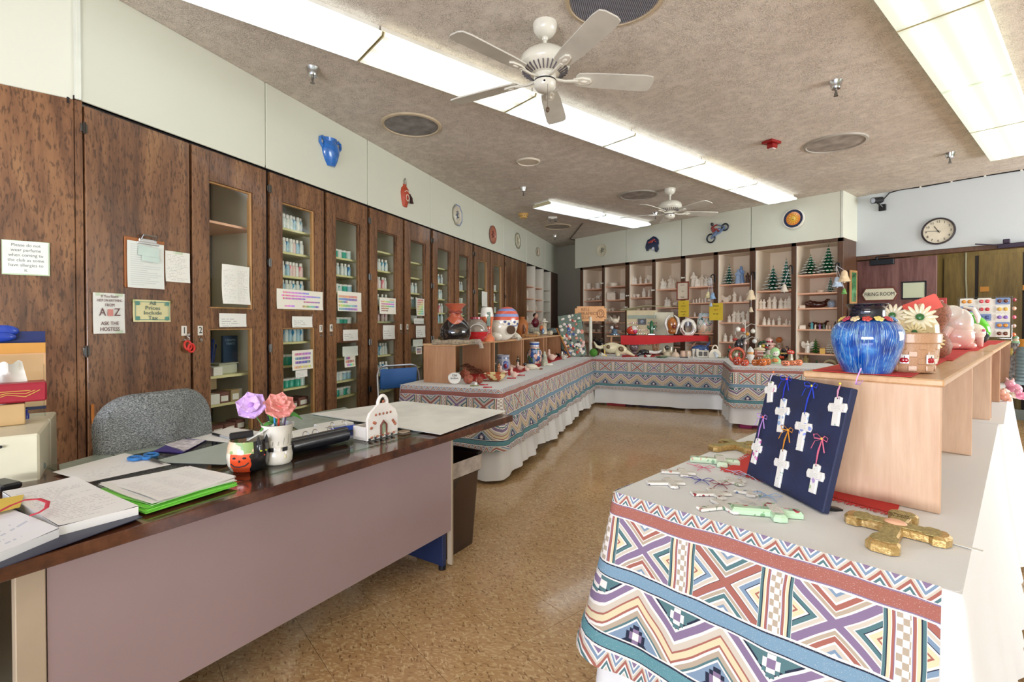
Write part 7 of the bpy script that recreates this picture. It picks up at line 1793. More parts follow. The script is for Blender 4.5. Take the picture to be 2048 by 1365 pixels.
# ================================================================ back display table
# club sign on its white post
pc=P(1181,712,ZT+.002);m=mpp(pc);f=facing(pc)
t=thing('club_sign','peach wooden BELL CERAMICS CLUB sign on a white post','sign',tuple(pc),f)
G().cyl((0,0,0),(0,0,76*m),3.6*m,3.2*m,14).ell((0,0,76*m),3.2*m,12,6).build('post',mat('white_painted_post','#E4E2D2',.5),t)
w,h=31*m,15*m
o_=[(-w,-h+4*m),(-w+4*m,-h+4*m),(-w+4*m,-h),(w-4*m,-h),(w-4*m,-h+4*m),(w,-h+4*m),(w,h-4*m),(w-4*m,h-4*m),(w-4*m,h),(-w+4*m,h),(-w+4*m,h-4*m),(-w,h-4*m)]
G().prism(o_,-2*m,0).build('board',mat('peach_painted_board','#E8AE78',.55),t,TM((0,-2*m,84*m),0,pi/2),smooth=False)
M_ENG=mat('engraved_brown','#9A6A48',.6)
for i,(s,x)in enumerate((('BELL',-10),('CERAMICS',-6),('CLUB',-10))):text(s,9*m,'lettering',M_ENG,t,TM((x*m,-2.4*m,(92-8*i)*m),0,pi/2),depth=.0006,sx=.95)
G().tube([((20+6.5*cos(a))*m,-2.4*m,(84+8*sin(a))*m)for a in[i*pi/8 for i in range(16)]],.6*m,5,closed=True).tube([((20+9*cos(a))*m,-2.4*m,(76+3*sin(a))*m)for a in[i*pi/6 for i in range(7)]],.5*m,5).tube([((20+3*cos(a))*m,-2.4*m,(85+4*sin(a))*m)for a in[i*pi/6 for i in range(12)]],.4*m,5,closed=True).build('engraved_emblem',M_ENG,t)
FG=fig
FG('moss_ball','green moss ball at the corner of the back display','ball',1187,714,ZT+.002,16,[('ball',mat('green_moss','#4F8F2E',.8,var=.25,vs=80,bump=.6,bs=120),lambda g,m:g.ell((0,0,8.2*m),8.2*m,20,14))])
FG('bull_figurine','black bull figure standing behind the horned skull','figurine',1199,706,ZT+.002,30,[('body','#1E1B20',lambda g,m:k_beast(g,26*m,30*m,horn=True)),('flower','#5E4A36',lambda g,m:g.ell((-2*m,-4*m,26*m),(5*m,3*m,4*m),8,6))],rz=2.7)
FG('small_skull','tiny white skull between the moss ball and the large skull','ornament',1203,713,ZT+.002,8,[('skull','#E2DCCB',lambda g,m:g.ell((0,0,4*m),(5*m,3*m,3.4*m),10,7).ell((5*m,-1*m,3*m),(3*m,2*m,2*m),8,6)),('socket','#2A2624',lambda g,m:g.ell((-1*m,-2.6*m,5*m),(1.4*m,1*m,1.2*m),6,5))])
# horned skull
t=thing('ceramic_skull','large cream cow skull with one curved horn and dark sockets','skull',(0,0,0));pc=put(t,1232,713,ZT+.002);m=mpp(pc)
M_BONE=glaze('#E3D9B4',var=.08)
g=G();g.ell((-8*m,0,17*m),(19*m,9*m,11*m),22,12).ell((8*m,-1*m,14*m),(15*m,8*m,10*m),20,10,rot=(0,.3,0))
g.tube([(14*m,0,12*m),(26*m,-1*m,6*m),(36*m,-2*m,1.5*m)],[6*m,4*m,1.5*m],10).tube([(2*m,-2*m,12*m),(4*m,-3*m,1*m)],[6*m,4*m],10).tube([(22*m,3*m,12*m),(24*m,3*m,2*m)],[2.4*m,1.6*m],8)
g.build('skull',M_BONE,t)
G().tube([(-24*m,0,20*m),(-31*m,0,17*m),(-38*m,-1*m,19*m),(-42*m,-1*m,26*m),(-43*m,-1*m,29*m)],[4.2*m,4*m,3.2*m,1.8*m,.6*m],12).build('horn',M_BONE,t)
G().ell((-15*m,-8.2*m,19*m),(4*m,2*m,4*m),12,8).ell((10*m,-8.4*m,15*m),(6*m,2.4*m,5*m),12,8,rot=(0,.5,0)).build('eye_socket',glaze('#6E5636'),t)
G().cyl((-24*m,-3*m,22*m),(-22*m,-3*m,2*m),1.6*m,seg=8).box((-22*m,-3*m,1.5*m),(9*m,7*m,3*m),.5*m).build('metal_stand',mat('brass_stand','#A98A4A',.3,.8),t)
FG('cat_face_vase','grey-mauve cat-faced pot under the red cloth bench','pot',1268,708,ZT+.002,26,[('face',glaze('#8E787C',var=.2),lambda g,m:g.ell((0,0,13*m),(9*m,6*m,9*m),18,12).tube([(-6*m,0,19*m),(-8*m,0,26*m)],[3*m,.6*m],7).tube([(6*m,0,19*m),(8*m,0,26*m)],[3*m,.6*m],7).box((0,0,2.5*m),(12*m,8*m,5*m),1*m)),('eye','#C9C2BE',lambda g,m:g.ell((-3.4*m,-5.4*m,15*m),(1.8*m,1*m,1.4*m),8,6).ell((3.4*m,-5.4*m,15*m),(1.8*m,1*m,1.4*m),8,6))])
FG('small_skull','black cow skull with a long white horn beside the bench leg','ornament',1290,713,ZT+.002,14,[('skull','#1D1E20',lambda g,m:g.ell((-2*m,0,8*m),(11*m,6*m,6*m),16,9).tube([(-8*m,-1*m,6*m),(-16*m,-3*m,1*m)],[4*m,1.6*m],8)),('horn','#E8E6DE',lambda g,m:g.tube([(8*m,0,9*m),(18*m,0,7.5*m),(27*m,0,9*m),(32*m,0,13*m)],[3.4*m,3*m,2.4*m,.8*m],10))])
FG('small_skull','tiny white skull in front of the black skull','ornament',1297,715,ZT+.002,6,[('skull','#E8E4D8',lambda g,m:g.ell((0,0,2.6*m),(4*m,2.6*m,2.6*m),10,7).tube([(-3*m,0,3.4*m),(-6*m,0,5.4*m)],[1*m,.3*m],6).tube([(3*m,0,3.4*m),(6*m,0,5.4*m)],[1*m,.3*m],6))])
for px,l in((1262,'red felt square below the large skull'),(1306,'red felt square by the tiny white skull')):sheet('red_felt',[(px-18,711),(px+14,710),(px+16,714),(px-18,715)],ZT+.001,mat('red_felt','#C8262A',.8),l,'cloth',.0015)
FG('leaf_dish','green leaf-shaped dish at the front of the back table','dish',1323,716,ZT+.002,6,[('dish',glaze('#6E8A5E',var=.25),lambda g,m:g.lathe([(0,0),(8*m,0),(14*m,3.4*m),(13*m,3.6*m),(6*m,1*m),(0,.8*m)],24,mod=lambda a,z:1+.12*sin(7*a),cap=False))])
FG('cat_trinket','cream spiky two-cat bowl behind the leaf dish','ornament',1335,713,ZT+.002,22,[('body','#D9CDB0',lambda g,m:g.lathe([(0,0),(9*m,0),(7*m,8*m),(4*m,10*m)],14).tube([(-5*m,0,6*m),(-7*m,0,18*m)],[4*m,.8*m],8).tube([(5*m,0,6*m),(8*m,0,19*m)],[4*m,.8*m],8)),('dark_head','#3A3430',lambda g,m:g.ell((-1*m,1*m,17*m),(5*m,4*m,5*m),10,7))])
for px,h,c,l in((1351,16,'#E3C9B0','cream garlic-shaped pot with pointed lid'),):FG('garlic_pot',l,'pot',px,714,ZT+.002,h,[('pot',c,lambda g,m:g.lathe([(0,0),(7*m,0),(8*m,4*m),(5*m,8*m),(2*m,10*m),(1.6*m,12*m),(2*m,13*m),(.6*m,16*m),(0,16*m)],20))])
for px,c,l in((1366,'#DDB8A0','small pinkish pot with a rolled rim, left of two'),(1377,'#D8BEA4','small cream pot with a bail, right of two')):FG('small_pot',l,'pot',px,714,ZT+.002,12,[('pot',c,lambda g,m:g.lathe([(0,0),(4*m,0),(5.4*m,5*m),(4.4*m,9*m),(4.8*m,11.6*m),(4.2*m,12*m),(3.6*m,9*m)],18,cap=False)),('bail',M_STEEL,lambda g,m:g.tube([(-4.6*m,-1*m,10*m),(-5.4*m,-3*m,4*m),(-5*m,-4*m,1*m)],.5*m,5))])
FG('boot_planter','pair of small white boots with painted stripes','planter',1390,713,ZT+.002,16,[('boot','#ECE7DC',lambda g,m:[g.tube([(x*m,0,15*m),(x*m,0,6*m),(x*m,0,3*m)],[3.4*m,2.8*m,3.2*m],10).ell((x*m,-3*m,2.4*m),(2.8*m,5*m,2.4*m),10,6)for x in(-3,4)])])
FG('fish_vase','dark blue fish-shaped vase with raised tail behind the small pots','vase',1400,712,ZT+.002,30,[('fish',glaze('#27508C',var=.25,vs=30),lambda g,m:g.ell((0,4*m,12*m),(17*m,8*m,10*m),18,12).tube([(10*m,4*m,16*m),(16*m,4*m,24*m),(19*m,4*m,29*m)],[6*m,5*m,1.5*m],9,flat=.5).tube([(-10*m,4*m,14*m),(-15*m,4*m,19*m)],[5*m,2*m],8)),('fin','#D9A884',lambda g,m:g.tube([(-19*m,3*m,13*m),(-12*m,3*m,22*m),(-7*m,3*m,27*m)],[1.5*m,4.5*m,1.2*m],8,flat=.3))])
FG('photo_block','open cream frame holding two dark portraits','frame',1406,715,ZT+.002,14,[('frame','#E6E0CF',lambda g,m:g.box((0,0,7*m),(22*m,2*m,14*m),.5*m,rx=-.15)),('portrait',glaze('#3A3A3C',var=.3),lambda g,m:g.box((-4.6*m,-1.6*m,7*m),(7*m,1*m,9*m),rx=-.15).box((4.6*m,-1.6*m,7*m),(7*m,1*m,9*m),rx=-.15))])
hp=[(-11,0),(11,0),(11,9),(7,15),(4,17),(-4,17),(-7,15),(-11,9)]
FG('house_napkin_holder','cream house-shaped napkin holder on the back table','napkin holder',1430,716,ZT+.002,27,[('front_panel','#E9DFC8',lambda g,m:g.at(Matrix.Rotation(pi/2,4,'X')).prism([(x*m,z*m)for x,z in hp],0,2*m).prism([(x*m,z*m)for x,z in hp],-8*m,-6*m).at(None)),('loop_handle','#E9DFC8',lambda g,m:g.tube([(5*m*cos(a),-1*m,17*m+8*m*sin(a))for a in[i*pi/8 for i in range(9)]],1.4*m,8)),('dog',glaze('#D5DCE2',var=.2),lambda g,m:g.ell((3*m,-5*m,5*m),(4*m,3*m,5*m),10,7).ell((0,-6*m,10*m),(3*m,2.4*m,2.6*m),8,6))])
FG('flat_dish','flat pale green dish beside the napkin holder','dish',1440,716,ZT+.002,2,[('dish','#CFCBA4',lambda g,m:g.lathe([(0,0),(8*m,0),(12*m,2*m),(11*m,2*m),(0,.8*m)],22,cap=False))])
for px,l in((1377,'small cream figure before the pot with a bail'),(1387,'small white figure before the boots')):FG('small_figurine',l,'figurine',px,716,ZT+.002,6,[('body','#E6E0D2',lambda g,m:k_robed(g,7*m,kneel=True))])
tag(G().box((0,0,.006),(.12,.05,.010),.002).build('black_tray',M_BLACK,None,TM(tuple(P(1368,716,ZT+.002)),facing(P(1368,716,ZT)))),'low black tray at the foot of the small pots','tray')
# ---- trestle bench with the red cloth
zb_=ZT+.315;a_,b_=P(1213,708.5,ZT),P(1431,709.5,ZT)
d=b_-a_;L=d.length;an=atan2(d.y,d.x);t=thing('trestle_bench','small trestle bench of planks carrying figures and a red cloth','bench',(a_.x,a_.y,ZT+.002),an);m=mpp(a_.lerp(b_,.5))
G().box((L/2,.09,.303),(L,.17,.016),.002).build('top_board',M_OAKH,t,smooth=False);G().box((L*.9,.06,.279),(L*.18,.02,.02),.002).build('cross_rail',M_OAKH,t,smooth=False)
for k,(x,dx)in enumerate(((.05,-.03),(.43,.05),(.50,-.05),(.96,.04))):
    for y in(.02,.15):G().tube([(L*x,y,.296),(L*x+dx,y-.01,0)],.012,6).build('leg',M_OAK,t,smooth=False)
g=G();cf=lambda u,v:(L*(.13+.80*u),.17-.20*min(1,v*2.4)-.004*(v>.42)+.006*sin(u*17)*max(0,v-.4),.3135-(0 if v<.42 else(v-.42)/.58*(.155-.055*u+.012*sin(u*6)))+.001*sin(u*30),u,v)
tag(g.grid(40,14,cf).build('red_cloth',mat('red_felt','#C8262A',.8),None,TM((a_.x,a_.y,ZT+.003),an),angle=70),'red cloth draped over the front of the trestle bench','cloth')
ZBn=zb_+.0015
def bench(name,label,cat,px,h,parts,rz=0.0,dz=0):
    c0=a_+Vector((-sin(an),cos(an),0))*(.06+dz);q,_s=V(px,660,c0,c0+Vector((cos(an),sin(an),0)))
    o=thing(name,label,cat,(q.x,q.y,ZBn+.004),facing(q)+rz);m=mpp(q)
    for pn,c,f in parts:
        g=G();f(g,m);g.build(pn,c if not isinstance(c,str)else glaze(c),o)
    return o
bench('animal_figurine','raccoon-like figure in a blue coat at the left bench end','figurine',1229,24,[('body',glaze('#5C7890',var=.2),lambda g,m:g.lathe([(0,0),(10*m,0),(10*m,2*m),(6*m,4*m),(5*m,10*m),(3*m,13*m),(0,14*m)],16)),('head',glaze('#6E4634',var=.3),lambda g,m:g.ell((3*m,-1*m,17*m),(6*m,5*m,5.4*m),12,8).tube([(0,0,20*m),(-1*m,0,24*m)],[2*m,.6*m],6)),('white_patch','#E8E8EA',lambda g,m:g.ell((-5*m,-2*m,15*m),(3*m,2.4*m,3.4*m),10,7))])
bench('dog_figurine','pale pointed-ear figure behind the blue coated animal','figurine',1229,36,[('body','#E6D9C2',lambda g,m:g.lathe([(0,0),(6*m,0),(5*m,16*m),(0,26*m)],14).ell((1*m,0,28*m),(8*m,6*m,5*m),12,8).tube([(-5*m,0,29*m),(-8*m,0,37*m)],[3*m,.6*m],7).tube([(7*m,0,30*m),(9*m,0,38*m)],[3*m,.6*m],7))],dz=.07)
bench('ball_figurine','round red, white and pink figure in the middle left of the bench','figurine',1264,20,[('body','#D8452E',lambda g,m:g.ell((0,0,9*m),(11*m,8*m,9*m),18,12)),('white_side','#E9E3DA',lambda g,m:g.ell((4*m,-1*m,12*m),(7*m,7.4*m,7*m),14,9)),('pink_patch','#D4487A',lambda g,m:g.ell((6*m,-6*m,8*m),(4*m,3*m,4*m),10,7)),('dark_base','#1E1A20',lambda g,m:g.lathe([(0,0),(9*m,0),(8*m,2*m),(0,2*m)],18))])
bench('cactus_figurine','dark green saguaro cactus on a black base','figurine',1303,30,[('cactus',glaze('#1F6A44',var=.1),lambda g,m:g.tube([(0,0,3*m),(0,0,14*m),(0,0,26*m),(0,0,29*m)],[3.2*m,4*m,3.2*m,1*m],12).tube([(0,0,13*m),(-6*m,0,13*m),(-7*m,0,16*m),(-7*m,0,20*m)],[1.8*m,2*m,2*m,.8*m],9).tube([(0,0,12*m),(6*m,0,13*m),(7*m,0,16*m),(7*m,0,20*m)],[1.8*m,2*m,2*m,.8*m],9)),('base','#231E20',lambda g,m:g.box((0,0,1.5*m),(14*m,8*m,3*m),.6*m))])
bench('angel_plaque','brown animal-shaped vase held by two white wings','vase',1344,42,[('body',glaze('#B8702E',var=.15),lambda g,m:g.ell((0,0,22*m),(9*m,5*m,14*m),16,10).ell((0,0,8*m),(8*m,5*m,6*m),14,8)),('dark_ball','#7E2E1C',lambda g,m:g.ell((4*m,-4.6*m,17*m),(4*m,3*m,4*m),10,7)),('wing','#E9E5DC',lambda g,m:[g.tube([(s*4*m,1*m,40*m),(s*11*m,1*m,33*m),(s*13*m,1*m,22*m),(s*9*m,1*m,10*m),(s*7*m,1*m,2*m)],[1*m,3*m,3*m,2.4*m,1.4*m],9)for s in(-1,1)])])
bench('arch_vase','white arched vase with banded sides and hanging feathers','vase',1376,33,[('arch','#EDE7DA',lambda g,m:g.tube([(x*m,0,z*m)for x,z in((0,2),(-7,3),(-12,10),(-12,19),(-8,27),(0,31),(8,27),(12,19),(12,10),(7,3))],4.2*m,12,closed=True)),('band','#8A5A54',lambda g,m:[g.tube([(s*6*m,-4*m,2*m),(s*10.5*m,-4.2*m,8*m),(s*12*m,-4.2*m,15*m)],1.3*m,7)for s in(-1,1)]),('feather','#4A5A78',lambda g,m:[g.tube([(x*m,-2*m,27*m),(x*m,-2*m,(12+abs(x)*1.4)*m)],[1.2*m,.5*m],6)for x in(-5,-2,2,5)]),('white_tassel','#F0EEE8',lambda g,m:g.tube([(0,-4*m,27*m),(0,-4*m,19*m)],1.1*m,6))])
def face_m():
    n=NT('pastel_face_glaze');co=n.coord();x,y,z=n.sep(co);nz=n.noise(co,9,3)
    c=n.ramp((z/(46*m)+(nz-.5)*.5).rng(0,1),[(0,'#DDA07C'),(.3,'#E8CDB4'),(.55,'#E3DCD4'),(.8,'#D3DDE4'),(1,'#C6D4E6')])
    return n.done(n.mix((nz-.5).abs().lt(.02),c,lin('#7FA8A0')),.25,0,.4)
bench('face_vase','wide cream vase painted with a soft two-tone face','vase',1411,45,[('body',face_m(),lambda g,m:g.lathe([(0,0),(12*m,0),(14.5*m,8*m),(16.5*m,20*m),(15.5*m,34*m),(12*m,44*m),(10.5*m,44*m),(12*m,34*m)],32,sy=.6,cap=False)),('eye','#3A4A54',lambda g,m:g.ell((-6*m,-8.6*m,33*m),(2*m,1*m,3*m),10,7).ell((6*m,-8.6*m,33*m),(2*m,1*m,3*m),10,7)),('mouth','#8A5A84',lambda g,m:g.tube([(0,-9.9*m,22*m),(3*m,-10*m,19.6*m),(8*m,-9*m,20*m),(11*m,-7.6*m,24*m)],.7*m,6)),('nose','#D8C4B4',lambda g,m:g.tube([(-.5*m,-9.3*m,34*m),(-1*m,-10.4*m,26*m)],[.8*m,1.4*m],7))])
# glaze sample board and pale board behind the bench
t=thing('sample_board','board of small coloured glaze samples in rows behind the bench','display board',(0,0,0));pc=put(t,1270,708,ZT+.002);m=mpp(pc);
t.location=tuple(pc+Vector((-.12,.36,0)));
G().box((0,0,44*m),(62*m,3*m,88*m),.5*m).build('board',mat('beige_board','#D6C8A4',.6),t,smooth=False)
G().box((0,-2.2*m,74*m),(58*m,1*m,7*m),.3*m).build('header',mat('grey_green_header','#9AA596',.5),t,smooth=False)
for i in range(7):
    for j in range(16):
        if 5<j<11 and i<2:continue
        c=['#C8B03A','#3A7A4E','#A03830','#3A3A42','#4E78A8','#D87A3A','#8A4A6A','#D8D0C0'][(i*3+j*5+(j//4))%8]
        if i>3 and j>8:c=['#B8623A','#C89A5A','#A84A3A'][(i+j)%3]
        G().box(((-28+3.75*j)*m,-2.3*m,(62-7.6*i)*m),(2.6*m,1.4*m,3*m),.4*m).build('glaze_sample',glaze(c),t,smooth=False)
G().box((0,-2.6*m,64*m),(17*m,1*m,12*m)).build('dark_picture',M_BLACK,t,smooth=False)
G().tube([((3*cos(a)*(1-a/14))*m,-3.4*m,(64+4*sin(a)*(1-a/14))*m)for a in[i*.6 for i in range(16)]],.6*m,5).build('pale_swirl',glaze('#B8C8E0'),t)
t=tag(G().box((0,0,42*m),(40*m,3*m,84*m),.5*m).build('pale_board',mat('pale_green_white_board','#D5D2BA',.6),None,TM(tuple(P(1307,708,ZT+.002)+Vector((-.04,.36,0))),facing(pc)+.25),smooth=False),'plain pale board standing behind the cactus','board')
g=G();q0=P(1236,632,1.33);
zz=ZT+.002+88*m
c_=pc+Vector((-.12,.36,0))
rd=Vector((cos(facing(pc)),sin(facing(pc)),0))
pts=[c_-rd*34*m+Vector((0,0,88*m)),c_-rd*10*m+Vector((0,0,93*m)),c_+rd*18*m+Vector((0,0,97*m)),c_+rd*45*m+Vector((0,0,95*m)),c_+rd*70*m+Vector((0,0,95*m))]
g.grid(4,1,lambda u,v:(lambda p:(p.x-.10*(v-.5),p.y-.18*(v-.5),p.z,u,v))(pts[int(round(u*4))]))
g.grid(4,1,lambda u,v:(lambda p:(p.x-.10*(v-.5),p.y-.18*(v-.5),p.z+.008,u,v))(pts[int(round(u*4))]))
g.grid(4,1,lambda u,v:(lambda p:(p.x+.05,p.y+.09,p.z+.008*v,u,v))(pts[int(round(u*4))]));g.grid(4,1,lambda u,v:(lambda p:(p.x-.05,p.y-.09,p.z+.008*v,u,v))(pts[int(round(u*4))]))
tag(g.build('bent_board',mat('olive_cream_board','#B4B08A',.6),smooth=False),'pale bent board lying like a roof over the sample boards','board')
# low boxes under the back table
for px,w,c,l in((1225,36,'#A81E2A','red box under the back table, left'),(1250,18,'#5A1E34','dark red box under the back table'),(1290,34,'#2A2A8C','blue box under the back table'),(1340,46,'#3A302A','dark brown box under the back table'),(1398,34,'#B58A5E','tan box under the back table, right')):
    p=P(px,818,.0);p=p+uB.to_3d()*.42;m2=mpp(p);tag(G().box((0,0,.07),(w*m2,.3,.14),.004).build('storage_box',mat('storage_card',c,.5),None,TM((p.x,p.y,0),atan2(rB.y,rB.x))),l,'box')
for px,w,c,l in((1492,22,'#A82A6A','magenta box under the pumpkin table, left'),(1512,18,'#8A2A5A','magenta box under the pumpkin table, right')):
    p=P(px,858,.0)+u3.to_3d()*.12;m2=mpp(p);tag(G().box((0,0,.06),(w*m2,.2,.12),.004).build('storage_box',mat('storage_card',c,.5),None,TM((p.x,p.y,0),atan2(r3.y,r3.x))),l,'box')
# ================================================================ pumpkin table
ZP=ZT+.002
def pump(px,py,r,h,c,face,label,rz=0.0):
    g,ms=k_pumpkin(r*mpp(P(px,py,ZP)),h*mpp(P(px,py,ZP)),c,face);return simple('pumpkin_figurine',g,ms,label,'pumpkin',px,py,ZP,'ceramic pumpkins on the jutting table',rz)
pump(1474,730,8.5,17,'#C8472A',2,'red-orange smiling pumpkin with one tooth at the left table corner')
pump(1489,732,8.5,13,'#CC4A2C',2,'flatter red-orange pumpkin with a tooth, second in the front row')
pump(1511,731,8,12,'#DD7A32',1,'plain orange pumpkin right of the white gnome');pump(1525,732,8.5,15,'#D8702C',1,'tall orange carved-face pumpkin in the middle of the front row')
pump(1535,730,7,13,'#DE7E36',1,'orange pumpkin with slit eyes touching the tall carved one');pump(1571,732,8.5,11,'#F08E66',1,'pale salmon pumpkin, first of the pale pair')
pump(1586,731,8,10,'#F2946A',1,'flat pale salmon pumpkin, middle of the pale ones',.5);pump(1597,731,7.5,12,'#EF8A5C',1,'pale salmon pumpkin with a curled eye at the right end')
FG('pumpkin_basket','large open orange pumpkin basket with carved rim behind the corner pumpkin','pumpkin',1474,727,ZP,32,[('shell',glaze('#C8502E',var=.2),lambda g,m:g.tube([(13*m*cos(a),-1*m+3*m*sin(a)*0,16*m+14*m*sin(a))for a in[i*pi/10 for i in range(20)]],[3*m]*20,10,closed=True)),('inner_scene',glaze('#8E9468',var=.35,vs=60),lambda g,m:g.ell((0,3*m,15*m),(11*m,3*m,12*m),14,10)),('white_mouse','#E9E2D4',lambda g,m:g.ell((-1*m,-1*m,16*m),(3*m,2*m,5*m),10,7)),('red_bow','#A82A30',lambda g,m:g.ell((4*m,-1*m,18*m),(2*m,1.6*m,4*m),8,6))])
FG('gnome_figurine','white gnome with orange face and grey pointed hat','figurine',1501,728,ZP,34,[('robe','#EDEAE2',lambda g,m:g.lathe([(0,0),(3.4*m,0),(3.6*m,7*m),(6.5*m,12*m),(7.5*m,17*m),(4*m,20*m),(0,21*m)],16)),('face','#E8A45C',lambda g,m:g.ell((0,-1*m,22.5*m),(6*m,5*m,4.5*m),14,9)),('hat',glaze('#E2E4DC',var=.25),lambda g,m:g.lathe([(6.6*m,24*m),(6*m,27*m),(3.5*m,31*m),(0,35*m)],16,cap=False)),('base',M_INK,lambda g,m:g.lathe([(0,0),(4.4*m,0),(4*m,1*m),(0,1*m)],14))])
FG('elf_figurine','small red and green figure behind the pumpkin basket','figurine',1459,716,ZP,24,[('body',glaze('#2E5A3C',var=.3),lambda g,m:k_robed(g,22*m,veil=False)),('hat','#B82E2A',lambda g,m:g.lathe([(3.4*m,19*m),(0,26*m)],12,cap=False))])
FG('witch_figurine','black cat figure crouching above the pumpkin basket','figurine',1478,716,ZP,44,[('body','#1A1A22',lambda g,m:k_beast(g,22*m,44*m).tube([(0,0,24*m),(6*m,0,44*m)],[4*m,.8*m],7))])
FG('cottage_figurine','red striped toy stall with a rounded roof behind the gnome','figurine',1521,722,ZP,30,[('walls',glaze('#B86A4A',var=.25),lambda g,m:g.box((-3*m,0,11*m),(16*m,9*m,20*m),1*m)),('roof','#D8C8A4',lambda g,m:g.ell((-2*m,0,23*m),(11*m,6*m,4*m),14,8)),('awning','#E9D3C4',lambda g,m:[g.box((1*m,-5*m,z*m),(15*m,4*m,2*m),.6*m)for z in(12,19)]),('little_figures',glaze('#C9B0A0',var=.4,vs=90),lambda g,m:[g.ell((x*m,-7*m,5*m),(1.8*m,1.6*m,3.4*m),8,6)for x in(-4,0,4)]),('chimney','#EDE4DA',lambda g,m:g.cyl((-1*m,0,25*m),(-1*m,0,31*m),2.2*m,seg=10))])
FG('snowman_figurine','snowman in a floppy pink hat with a dark red band','figurine',1538,716,ZP,44,[('head','#DDA99A',lambda g,m:g.ell((2*m,-1*m,23*m),(8*m,7*m,8*m),16,10)),('body','#D9D2C4',lambda g,m:g.lathe([(0,0),(9*m,0),(10*m,8*m),(7*m,16*m),(0,17*m)],16)),('hat','#E3C2B4',lambda g,m:g.lathe([(13*m,27*m),(12.5*m,29*m),(7*m,31*m),(6.5*m,37*m),(3*m,40*m),(0,40*m)],20,cap=False)),('hat_band','#9A2234',lambda g,m:g.lathe([(7.2*m,31*m),(6.9*m,34*m)],20,cap=False)),('eye',M_INK,lambda g,m:g.ell((1*m,-7.6*m,25*m),(1.2*m,.8*m,1.4*m),7,5))])
FG('scarecrow_figurine','small figure in a mint green bonnet holding a pumpkin','figurine',1550,727,ZP,34,[('bonnet','#A9D89A',lambda g,m:g.ell((0,1*m,22*m),(9*m,7*m,10*m),16,10)),('face','#F0E9DE',lambda g,m:g.ell((1*m,-4*m,19*m),(5.5*m,4.5*m,5.5*m),14,9)),('shawl',glaze('#A6D3A0',var=.2),lambda g,m:g.lathe([(0,0),(10*m,0),(11*m,6*m),(6*m,13*m),(0,14*m)],16)),('pumpkin','#E8904E',lambda g,m:g.ell((0,-8*m,6*m),(6.5*m,4*m,4.5*m),14,8)),('eye',M_INK,lambda g,m:g.ell((-.6*m,-8.2*m,20*m),(.8*m,.6*m,1*m),6,5).ell((3.4*m,-7.8*m,20*m),(.8*m,.6*m,1*m),6,5))])
FG('leafy_basket','green and white vegetable basket between the stall and the bonnet figure','basket',1535,722,ZP,16,[('basket',glaze('#C9D6B0',var=.3,vs=70),lambda g,m:g.ell((0,0,6*m),(11*m,7*m,7*m),16,9)),('leaves','#8FC07E',lambda g,m:[g.ell((x*m,-5*m,9*m),(3*m,2*m,3.4*m),8,6)for x in(-6,0,6)])])
FG('pumpkin_head_figurine','scarecrow with an orange pumpkin head and cream coat','figurine',1558,714,ZP,44,[('coat','#E6D8C0',lambda g,m:g.lathe([(0,0),(6*m,0),(6*m,14*m),(5*m,27*m),(0,31*m)],16)),('head','#E88A48',lambda g,m:g.ell((0,0,34*m),(6*m,5.4*m,5.6*m),14,9)),('button',M_INK,lambda g,m:g.ell((0,-5.4*m,25*m),(.9*m,.6*m,.9*m),6,5))])
FG('teddy_figurine','dark auburn curly-haired figure at the back of the jutting table','figurine',1551,708,ZP+.0,50,[('hair',glaze('#5A2018',var=.3),lambda g,m:g.ell((0,2*m,46*m),(10*m,7*m,9*m),16,10)),('face','#D8CFC0',lambda g,m:g.ell((2*m,-4*m,42*m),(5*m,4*m,5*m),12,8)),('robe','#7A2A24',lambda g,m:g.lathe([(0,0),(8*m,0),(7*m,20*m),(6*m,36*m),(0,40*m)],16))])
FG('cat_figurine','black cat with curled tail sitting on a yellow striped base','figurine',1569,721,ZP,30,[('cat','#14171E',lambda g,m:g.ell((0,0,12*m),(7*m,5*m,9*m),14,9).ell((-2*m,-1*m,20*m),(4.5*m,4*m,4*m),12,8).tube([(4*m,0,16*m),(7*m,0,23*m),(5*m,0,28*m),(2*m,0,26*m)],1.4*m,7)),('striped_base','#E0B84A',lambda g,m:g.box((-1*m,-4*m,14*m),(12*m,4*m,2.6*m),.6*m)),('orange_wreath','#D8553A',lambda g,m:[g.ell((x*m,-4*m,6*m),(3*m,2*m,3*m),8,6)for x in(-7,-3,8)])])
FG('toadstool_figurine','red-capped mushroom cottage at the right of the jutting table','figurine',1581,722,ZP,24,[('cap','#D84A3C',lambda g,m:g.ell((0,0,17*m),(7*m,5*m,5*m),14,9)),('stalk',glaze('#C6B89A',var=.25),lambda g,m:g.lathe([(0,0),(6*m,0),(4.4*m,9*m),(4*m,15*m),(0,16*m)],14)),('white_spot','#F0E9DE',lambda g,m:[g.ell((x*m,-4.4*m,18*m),(1*m,.8*m,1*m),6,5)for x in(-3,0,3)])])
FG('santa_figurine','tall bearded santa in red hat behind the wreath','figurine',1531,708,ZP,52,[('robe','#C83A32',lambda g,m:g.lathe([(0,0),(7*m,0),(6*m,26*m),(4*m,38*m),(0,42*m)],14)),('beard','#E6E2DE',lambda g,m:g.ell((1*m,-4*m,34*m),(6*m,3.4*m,8*m),12,8)),('face','#E0A27E',lambda g,m:g.ell((0,-3*m,41*m),(3.4*m,3*m,3*m),10,7)),('hat','#B82A26',lambda g,m:g.lathe([(4.4*m,42*m),(3.4*m,48*m),(0,53*m)],14,cap=False))])
